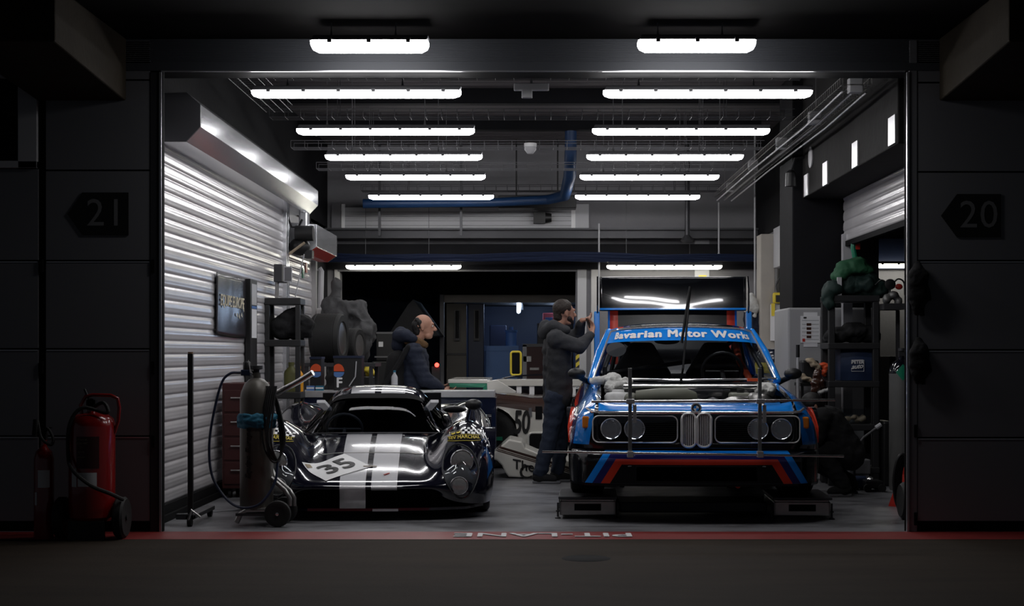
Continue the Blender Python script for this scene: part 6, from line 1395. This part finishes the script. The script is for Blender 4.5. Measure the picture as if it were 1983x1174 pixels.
# ------------------------------------------------------------------ right side of the garage
Y0 = 14.5; xa, xb2 = at(1605,0,Y0).x, at(1703,0,Y0).x; ZL = [at(0,p_,Y0).z for p_ in (905,822,738,664,572)]
mat('shelf_dark', (.020,.020,.022), .5)
shelf('plastic_shelf', 'dark plastic shelf unit on the right loaded with green tarpaulin and a navy bag', xa, xb2, Y0, Y0+.42, ZL, 'shelf_dark', .06, .06)
o = tag(MB().box((at(1622,0,Y0).x, Y0+.0, ZL[4]), (at(1630,0,Y0).x, Y0+.04, at(0,537,Y0).z)).build('pale_stake', 'light_grey', smooth=0), 'short pale upright stake on the front edge of the right shelf', 'stake')
q = lambda px, py, d=0.: at(px, py, Y0 + .22 + d)
def heap(name, label, cat, pts, m, voxel=.014, wr=.04, ws_=9, floor_z=None, sm=2):
    mb = MB()
    for p_, r_ in pts: mb.ball(p_, r_, 12, 8)
    if floor_z is not None:
        for v in mb.v: v.z = max(v.z, floor_z)
    return tag(fuse(mb, name, m, None, voxel, sm, wrinkle=wr, wscale=ws_), label, cat)
heap('tarpaulin', 'dark green tarpaulin heaped on top of the right shelf', 'tarpaulin', [(q(1612,560,-.1),(.09,.14,.10)), (q(1602,575,-.14),(.06,.1,.10)), (q(1640,555),(.16,.2,.13)), (q(1675,553,-.05),(.15,.2,.13)), (q(1700,562,-.1),(.10,.14,.09)), (q(1606,592,-.22),(.05,.06,.07))], 'dark_green_cloth', wr=.035, ws_=8, sm=5)
heap('tarpaulin', 'lighter green bundle lying on the dark green tarpaulin', 'tarpaulin', [(q(1635,524,-.08),(.10,.13,.08)), (q(1660,518,-.08),(.12,.13,.09)), (q(1682,526,-.08),(.07,.11,.06)), (q(1625,534,-.1),(.07,.10,.06))], 'green_cloth', wr=.03, ws_=9, sm=5)
heap('bag', 'black soft bag on the second board of the right shelf', 'bag', [(q(1625,650),(.12,.15,.09)), (q(1655,645),(.15,.16,.10)), (q(1685,650),(.10,.15,.09)), (q(1606,655,-.1),(.07,.1,.06))], 'black_cloth', floor_z=ZL[3]+.003, wr=.03)
bx0, bx1 = at(1627,0,Y0+.06).x, at(1692,0,Y0+.06).x; bz0, bz1 = ZL[2]+.004, at(0,671,Y0+.06).z
bg = thing('tote_bag', 'navy bag with white lettering on the third board of the right shelf', 'bag', ((bx0+bx1)/2, Y0+.2, bz0))
MB().grid(surface([[(bx0+.01,Y0+.07,bz0),((bx0+bx1)/2,Y0+.05,bz0),(bx1-.01,Y0+.07,bz0)],[(bx0,Y0+.05,bz0+.15),((bx0+bx1)/2,Y0+.035,bz0+.15),(bx1,Y0+.05,bz0+.15)],[(bx0+.01,Y0+.09,bz1),((bx0+bx1)/2,Y0+.07,bz1),(bx1-.01,Y0+.09,bz1)]], 5, 5)).box((bx0+.01,Y0+.10,bz0),(bx1-.01,Y0+.36,bz1-.01)).build('fabric', 'bag_navy', bg, smooth=60)
cz = at(0,709,Y0+.03).z; cx_ = at(1661,0,Y0+.03).x; yy = Y0+.030
lay(*text('PETER', .042, .0012, 1.0), lambda v: V((cx_ + v.x, yy, cz+.035+v.y))).build('lettering', 'text_white', bg, smooth=0)
lay(*text('auto', .062, .0012, .95, .4), lambda v: V((cx_-.008 + v.x, yy-.001, cz-.005+v.y + v.x*.1))).build('lettering', 'text_white', bg, smooth=0)
mb = MB(); mb.tube([(cx_-.058,yy,cz-.02),(cx_-.058,yy,cz-.05),(cx_+.058,yy,cz-.05),(cx_+.058,yy,cz+.055),(cx_+.05,yy,cz+.055)], .0025, 4).tube([(cx_-.058,yy,cz+.02),(cx_-.058,yy,cz+.055),(cx_+.05,yy,cz+.057)], .0025, 4); mb.build('square_outline', 'text_white', bg)
MB().tube([(cx_-.07,Y0+.09,bz1-.01),(cx_-.03,Y0+.08,bz1+.012),(cx_+.02,Y0+.08,bz1+.012)], .008).build('zip_pull', 'yellow', bg)
t = thing('clear_box', 'see through plastic box of small parts on the fourth board of the right shelf', 'box', (at(1657,0,Y0).x, Y0+.2, ZL[1]))
MB().box((at(1630,0,Y0+.1).x,Y0+.08,ZL[1]+.002),(at(1684,0,Y0+.1).x,Y0+.34,at(0,793,Y0+.1).z)).build('shell', 'glass_clear', t, smooth=0, bevel=.006)
mb = MB(); random.seed(4)
for k in range(14): mb.ball((at(1634+random.random()*46,0,Y0+.1).x, Y0+.12+random.random()*.16, ZL[1]+.03+random.random()*.03), .03, 8, 6)
fuse(mb, 'contents', 'beige_cloth', t, .01, 1, wrinkle=.01)
# tall grey gas cylinder just inside the right jamb
Y0 = 14.1; r_ = .115; cx = at(1722,0,Y0).x + r_; zt = at(0,700,Y0).z
t = thing('gas_cylinder', 'tall grey gas cylinder with a black shoulder at the right edge of the opening', 'gas cylinder', (cx, Y0, 0))
MB().lathe([(0,.0),(r_*.95,.0),(r_,.03),(r_,zt-.10)], (cx,Y0,0), n=28).build('tank', 'gas_grey', t)
MB().lathe([(r_+.001,zt-.11),(r_*.97,zt-.07),(r_*.8,zt-.02),(r_*.4,zt+.01),(.03,zt+.02),(.028,zt+.05),(0,zt+.05)], (cx,Y0,0), n=28).build('shoulder', 'black_paint', t)
MB().box((cx-.03,Y0-.02,zt+.04),(cx+.03,Y0+.02,zt+.09)).lathe([(.02,.09),(.035,.095),(.035,.12),(0,.12)], (cx,Y0,zt), n=12).build('valve', 'dark_steel', t)
def oncyl(a, z): return V((cx + (r_+.0015)*math.sin(a), Y0 - (r_+.0015)*math.cos(a), z))
zc_ = at(0,721,Y0).z
MB().grid([[oncyl(-.15 + .55*(1-abs(v_))*u_, zc_ + .075*v_) for u_ in (-1,-.5,0,.5,1)] for v_ in (-1,-.5,0,.5,1)]).build('green_label', 'green_gloss', t, smooth=180)
# gauge cluster over it
Y0 = 14.35; p = at(1723,551,Y0)
t = thing('pressure_gauge', 'round white faced pressure gauge with black hoses at the right edge', 'gauge', p)
MB().lathe([(.0,.0),(.046,.0),(.05,-.01),(.05,-.025),(.042,-.028)], p, 'y', 24).build('case', 'black_plastic', t); MB().lathe([(.042,-.024),(0,-.024)], p, 'y', 24).build('dial', 'light_grey', t)
MB().tube([p+V((-.02,-.027,-.015)), p+V((.02,-.027,.012))], .003, 4).build('needle', 'text_black', t)
MB().tube(spline([p+V((.04,0,.02)), p+V((.08,0,.05)), p+V((.13,0,.02)), p+V((.14,0,-.1))], 5), .008, 6).tube(spline([p+V((-.04,0,.02)), p+V((-.08,0,.04)), p+V((-.12,.05,.0))], 5), .007, 6).tube([p+V((0,.0,-.045)), p+V((0,.0,-.11))], .010).build('hose', 'black_plastic', t)
MB().ball(p+V((.09,.02,-.02)), (.035,.02,.028)).build('red_valve', 'red', t)
heap('gas_torch', 'grey metal fitting lying beside the gauge on the right', 'fitting', [(at(1717,580,Y0),(.04,.06,.05)), (at(1730,572,Y0),(.05,.06,.04)), (at(1740,585,Y0),(.04,.05,.05))], 'gas_grey', .01, .01)
st = thing('steel_stand', 'dark stand carrying the gauge behind the tall grey cylinder', 'stand', (at(1725,0,Y0+.2).x, Y0+.2, 0))
MB().box((at(1710,0,Y0).x,Y0-.05,at(0,600,Y0).z),(at(1750,0,Y0).x,Y0+.3,at(0,588,Y0).z)).build('top', 'dark_steel', st, smooth=0)
for px in (1709, 1748): MB().box((at(px,0,Y0).x,Y0+.24,0),(at(px,0,Y0).x+.03,Y0+.28,at(0,600,Y0).z)).build('leg', 'dark_steel', st, smooth=0)
# paper notice on the grey pillar
YP = 15.165
t = thing('notice_sheet', 'white printed sheets taped to the grey pillar', 'notice', at(1568,672,YP))
MB().box(at(1556,672,YP-.001), at(1583,605,YP-.003)).build('back_sheet', 'paper', t, smooth=0); fs_ = MB().box(at(1550,664,YP-.003), at(1588,612,YP-.006)).build('front_sheet', 'paper', t, smooth=0)
for k in range(6): MB().box(at(1553,621+k*7.4,YP-.006), at(1586,620.4+k*7.4,YP-.007)).build('ruling', 'grey_plastic', fs_, smooth=0)
for k in range(4): MB().box(at(1562,631+k*8,YP-.007), at(1571,626+k*8,YP-.008)).build('picture', 'brown_gloss', fs_, smooth=0)
MB().box(at(1554,662,YP-.007), at(1559,656,YP-.008)).build('red_square', 'red', fs_, smooth=0); MB().box(at(1556,617,YP-.007), at(1562,614,YP-.008)).build('emblem', 'text_black', fs_, smooth=0)
# pole with black grip, table with helmets and gloves
Y0 = 14.6
t = thing('pole', 'thin pale pole with a black grip standing before the grey pillar', 'pole', at(1545,800,Y0)); t.location.z = 0
MB().tube([at(1545,690,Y0), V((at(1545,0,Y0).x,Y0,0))], .013, 10).build('tube', 'light_grey', t); MB().tube([at(1545,668,Y0), at(1545,692,Y0)], .018, 10).build('grip', 'black_plastic', t)
Y0 = 14.75; tz = at(0,742,Y0).z; tb = thing('side_table', 'low dark table under the heap of gloves beside the grey pillar', 'table', (at(1580,0,Y0).x, Y0+.15, 0))
MB().box((at(1550,0,Y0).x,Y0,tz-.03),(at(1603,0,Y0).x,Y0+.35,tz)).build('tabletop', 'black_plastic', tb, smooth=0)
for px in (1552, 1600):
    for dy in (.02,.30): MB().box((at(px,0,Y0).x,Y0+dy,0),(at(px,0,Y0).x+.025,Y0+dy+.025,tz-.03)).build('leg', 'black_plastic', tb, smooth=0)
w2 = lambda px, py, d=.12: at(px, py, Y0 + d)
tag(MB().box(w2(1553,741), w2(1580,698,.3)).build('tool_box', 'black_plastic', smooth=0, bevel=.02), 'small black case on the low table by the grey pillar', 'box')
heap('glove', 'tan leather glove on top of the black case', 'glove', [(w2(1570,700,.05),(.035,.04,.035)), (w2(1577,706,.03),(.04,.04,.03)), (w2(1565,697,.06),(.025,.03,.02)), (w2(1585,712,.03),(.035,.04,.025))], 'beige_cloth', .008, .015, 20)
heap('glove', 'pale glove on the low table left of the orange cloth', 'glove', [(w2(1553,728,-.02),(.04,.04,.02)), (w2(1562,734,-.04),(.05,.04,.02)), (w2(1571,737,-.04),(.04,.04,.015))], 'beige_cloth', .008, .012, 20)
heap('cloth', 'bright orange cloth on the low table beside the right shelf', 'cloth', [(w2(1594,706,.1),(.04,.05,.02)), (w2(1600,712,.1),(.035,.05,.03)), (w2(1596,722,.1),(.03,.05,.04))], 'orange_red', .008, .015, 18)
heap('bag', 'brown bag hanging off the front of the low table', 'bag', [(w2(1583,730,-.1),(.05,.05,.07)), (w2(1580,750,-.12),(.05,.05,.08)), (w2(1590,742,-.1),(.04,.05,.06))], 'brown_gloss', .01, .02, 14)
heap('glove', 'small white glove at the edge of the low table', 'glove', [(w2(1590,760,-.16),(.03,.03,.02)), (w2(1599,757,-.16),(.035,.03,.02)), (w2(1606,752,-.15),(.02,.03,.012))], 'white_cloth', .007, .01, 22)
# floor items near the crouching mechanic
Y0 = 14.1
t = thing('wheel_gun', 'dark air gun with a silver socket lying on the floor behind the mechanic', 'air gun', (at(1665,0,Y0).x, Y0, 0)); zc_ = .07
MB().tube([V((at(1648,0,Y0).x,Y0,zc_)), V((at(1676,0,Y0).x,Y0,zc_))], [.06,.055], 14).box((at(1652,0,Y0).x,Y0-.03,.0),(at(1662,0,Y0).x,Y0+.03,.05)).build('body', 'bag_navy', t); MB().tube([V((at(1676,0,Y0).x,Y0,zc_)), V((at(1681,0,Y0).x,Y0,zc_)), V((at(1689,0,Y0).x,Y0,zc_))], [.03,.05,.055], 16).build('socket', 'bright_steel', t)
tag(MB().box((at(1643,0,14.3).x,14.25,.13),(at(1684,0,14.3).x,14.42,at(0,890,14.3).z)).box((at(1645,0,14.3).x,14.26,.0),(at(1682,0,14.3).x,14.41,.13)).build('toolbox', 'grey_plastic', smooth=0, bevel=.008), 'grey tool box on the floor under the right shelf', 'toolbox')
Y0 = 14.0
jk = thing('floor_jack', 'low black trolley jack with a long handle beside the right shelf', 'jack', (at(1685,0,Y0).x, Y0, 0))
MB().box((at(1672,0,Y0).x,Y0-.12,.03),(at(1705,0,Y0).x,Y0+.12,.10)).build('chassis', 'black_plastic', jk, smooth=0, bevel=.01)
MB().tube([V((at(1655,0,Y0).x,Y0+.02,.10)), V((at(1655,872,Y0))), V((at(1672,848,Y0))), V((at(1703,825,Y0)))], .012, 8).build('handle', 'dark_steel', jk); MB().tube([at(1696,829,Y0), at(1706,822,Y0)], .02, 8).build('grip', 'light_grey', jk)
for px in (1674, 1702):
    for dy in (-.13, .13): MB().lathe([(0,-.015),(.035,-.015),(.035,.015),(0,.015)], (at(px,0,Y0).x, Y0+dy, .035), 'y', 14).build('wheel', 'rubber', jk)
tag(MB().box((at(1703,0,14.6).x,14.45,.0),(at(1722,0,14.6).x,14.85,at(0,815,14.6).z)).build('cabinet', 'black_plastic', smooth=0, bevel=.02), 'tall black machine cabinet between the right shelf and the grey cylinder', 'cabinet')
Y0 = 12.6
t = thing('axle_stand', 'red triangular stand on the floor by the right jamb', 'stand', (at(1746,0,Y0).x, Y0, 0)); cx = at(1749,0,Y0).x
MB().lathe([(.0,.0),(.12,.0),(.115,.02),(.03,.26),(.03,.32),(0,.32)], (cx,Y0,0), n=4).build('legs', 'red', t, smooth=0); MB().lathe([(.02,.32),(.02,.36),(.05,.37),(.05,.39),(0,.39)], (cx,Y0,0), n=12).build('saddle', 'dark_steel', t)
t = thing('spare_wheel', 'black rubber wheel just showing at the foot of the right jamb', 'wheel', at(1752,985,11.6)); t.location.z = 0; cx = at(1757,0,11.6).x
MB().lathe([(.07,-.05),(.12,-.055),(.14,-.03),(.14,.03),(.12,.055),(.07,.05)], (cx,11.6,.14), 'x', 28).build('tyre', 'rubber', t); MB().lathe([(0,-.03),(.07,-.04),(.07,.04),(0,.03)], (cx,11.6,.14), 'x', 20).build('rim', 'dark_steel', t)
mb = MB()
for k in range(5): mb.tube([V((at(1748,0,12.0).x + .02*k + (.07+.004*k)*math.cos(a), 12.0+.01*k, max(.012, .24 + .225*math.sin(a)))) for a in [2*math.pi*i/24 for i in range(25)]], .011, 6)
tag(mb.build('hose_coil', 'black_plastic'), 'black hose coil hanging just inside the right jamb', 'hose')
# wall items right of the back wall
YW = 18.38
t = thing('clamp_lamp', 'yellow clamp lamp with black cable on the wall beside the pale pillar', 'lamp', at(1508,575,YW))
MB().box(at(1497,588,YW-.05), at(1522,567,YW)).build('body', 'yellow', t, smooth=0, bevel=.02); MB().box(at(1503,585,YW-.08), at(1516,572,YW-.05)).tube([at(1520,572,YW-.03), at(1527,568,YW)], .03).build('lens_guard', 'black_plastic', t, smooth=0)
MB().box(at(1494,612,YW-.03), at(1500,588,YW)).build('clip', 'yellow', t, smooth=0)
tag(MB().tube(spline([at(1522,534,YW), at(1512,536,YW), at(1503,555,YW), at(1510,580,YW-.05)], 5), .010, 6).box(at(1516,538,YW-.02), at(1529,531,YW+.02)).build('cable', 'black_plastic'), 'short black plug cable above the yellow clamp lamp', 'cable')
tag(MB().tube(spline([at(1520,600,YW), at(1505,625,YW), at(1500,650,YW), at(1508,668,YW), at(1522,660,YW), at(1518,690,YW)], 5), .008, 6).tube(spline([at(1524,590,YW), at(1521,640,YW-.05), at(1516,700,YW-.05)], 5), .012, 6).build('cable', 'black_plastic'), 'looped black cable hanging below the yellow clamp lamp', 'cable')
t = thing('socket_box', 'grey green socket box with a red plug under the clamp lamp', 'socket', at(1512,640,YW)); MB().box(at(1500,645,YW), at(1524,590,YW+.1)).build('case', 'light_grey', t, smooth=0, bevel=.01); MB().box(at(1510,628,YW-.03), at(1517,620,YW)).build('plug', 'red', t, smooth=0); MB().box(at(1513,610,YW-.004), at(1523,592,YW)).build('cover', 'green_gloss', t, smooth=0)
tag(MB().box(at(1492,660,YW-.02), at(1500,590,YW)).build('wall_plate', 'paper', smooth=0), 'narrow white plate on the edge of the pale pillar', 'plate')
YW = 16.4
t = thing('vacuum_cleaner', 'blue and yellow vacuum cleaner beside the grey pillar', 'vacuum', at(1497,780,YW)); t.location.z = 0; a = at(1480,0,YW).x; b2 = at(1516,0,YW).x
cx = (a+b2)/2; MB().lathe([(.0,.06),(.17,.06),(.18,.1),(.19,at(0,715,YW).z),(0,at(0,715,YW).z)], (cx,YW,0), n=24).build('drum', 'grey_plastic', t); z7 = at(0,715,YW).z
MB().lathe([(.195,z7-.04),(.2,z7),(.195,z7+.07),(.0,z7+.07)], (cx,YW,0), n=24).build('yellow_band', 'yellow', t); MB().lathe([(.19,z7+.07),(.19,z7+.16),(.15,z7+.21),(0,z7+.22)], (cx,YW,0), n=24).build('lid', 'navy', t)
for k in range(3): MB().ball((cx+.14*math.cos(k*2.1),YW+.14*math.sin(k*2.1),.03), .03, 10, 6).build('caster', 'rubber', t)
YW = 18.6
heap('work_coat', 'navy work coat with a white collar hanging beside the raised boot lid', 'coat', [(at(1455,625,YW),(.10,.07,.2)), (at(1450,650,YW),(.09,.07,.25)), (at(1464,640,YW),(.07,.06,.25)), (at(1453,690,YW),(.09,.06,.2))], 'navy_cloth', .014, .04, 8)
heap('cloth', 'white cloth hung over the navy work coat', 'cloth', [(at(1455,580,YW-.03),(.05,.05,.08)), (at(1450,595,YW-.04),(.07,.05,.08)), (at(1461,598,YW-.04),(.06,.05,.10))], 'white_cloth', .012, .03, 10)
# seen under the half open shutter
tag(MB().tube([V((at(1653,0,14.72).x,14.72,2.285)), at(1652,480,14.72), at(1656,500,14.72)], .025, 8).build('strap', 'green_gloss'), 'green strap hanging under the half open shutter', 'strap')
tag(MB().box(at(1657,483,14.70), at(1664,466,14.74)).build('red_tag', 'red', smooth=0), 'small red tag beside the green strap', 'tag')
tag(MB().box((at(1715,0,18).x,17.8,0),(at(1760,0,18).x,18.4,at(0,690,18).z)).build('workbench', 'dark_steel', smooth=0, bevel=.01), 'dark bench in the next garage seen past the right shelf', 'workbench')
tag(MB().box((at(1640,0,19.5).x,19.4,at(0,690,19.5).z),(at(1700,0,19.5).x,19.8,at(0,655,19.5).z)).box((at(1642,0,19.5).x,19.42,0),(at(1698,0,19.5).x,19.78,at(0,690,19.5).z)).build('white_cabinet', 'light_grey', smooth=0, bevel=.02), 'pale cabinet in the next garage seen through the right shelf', 'cabinet')
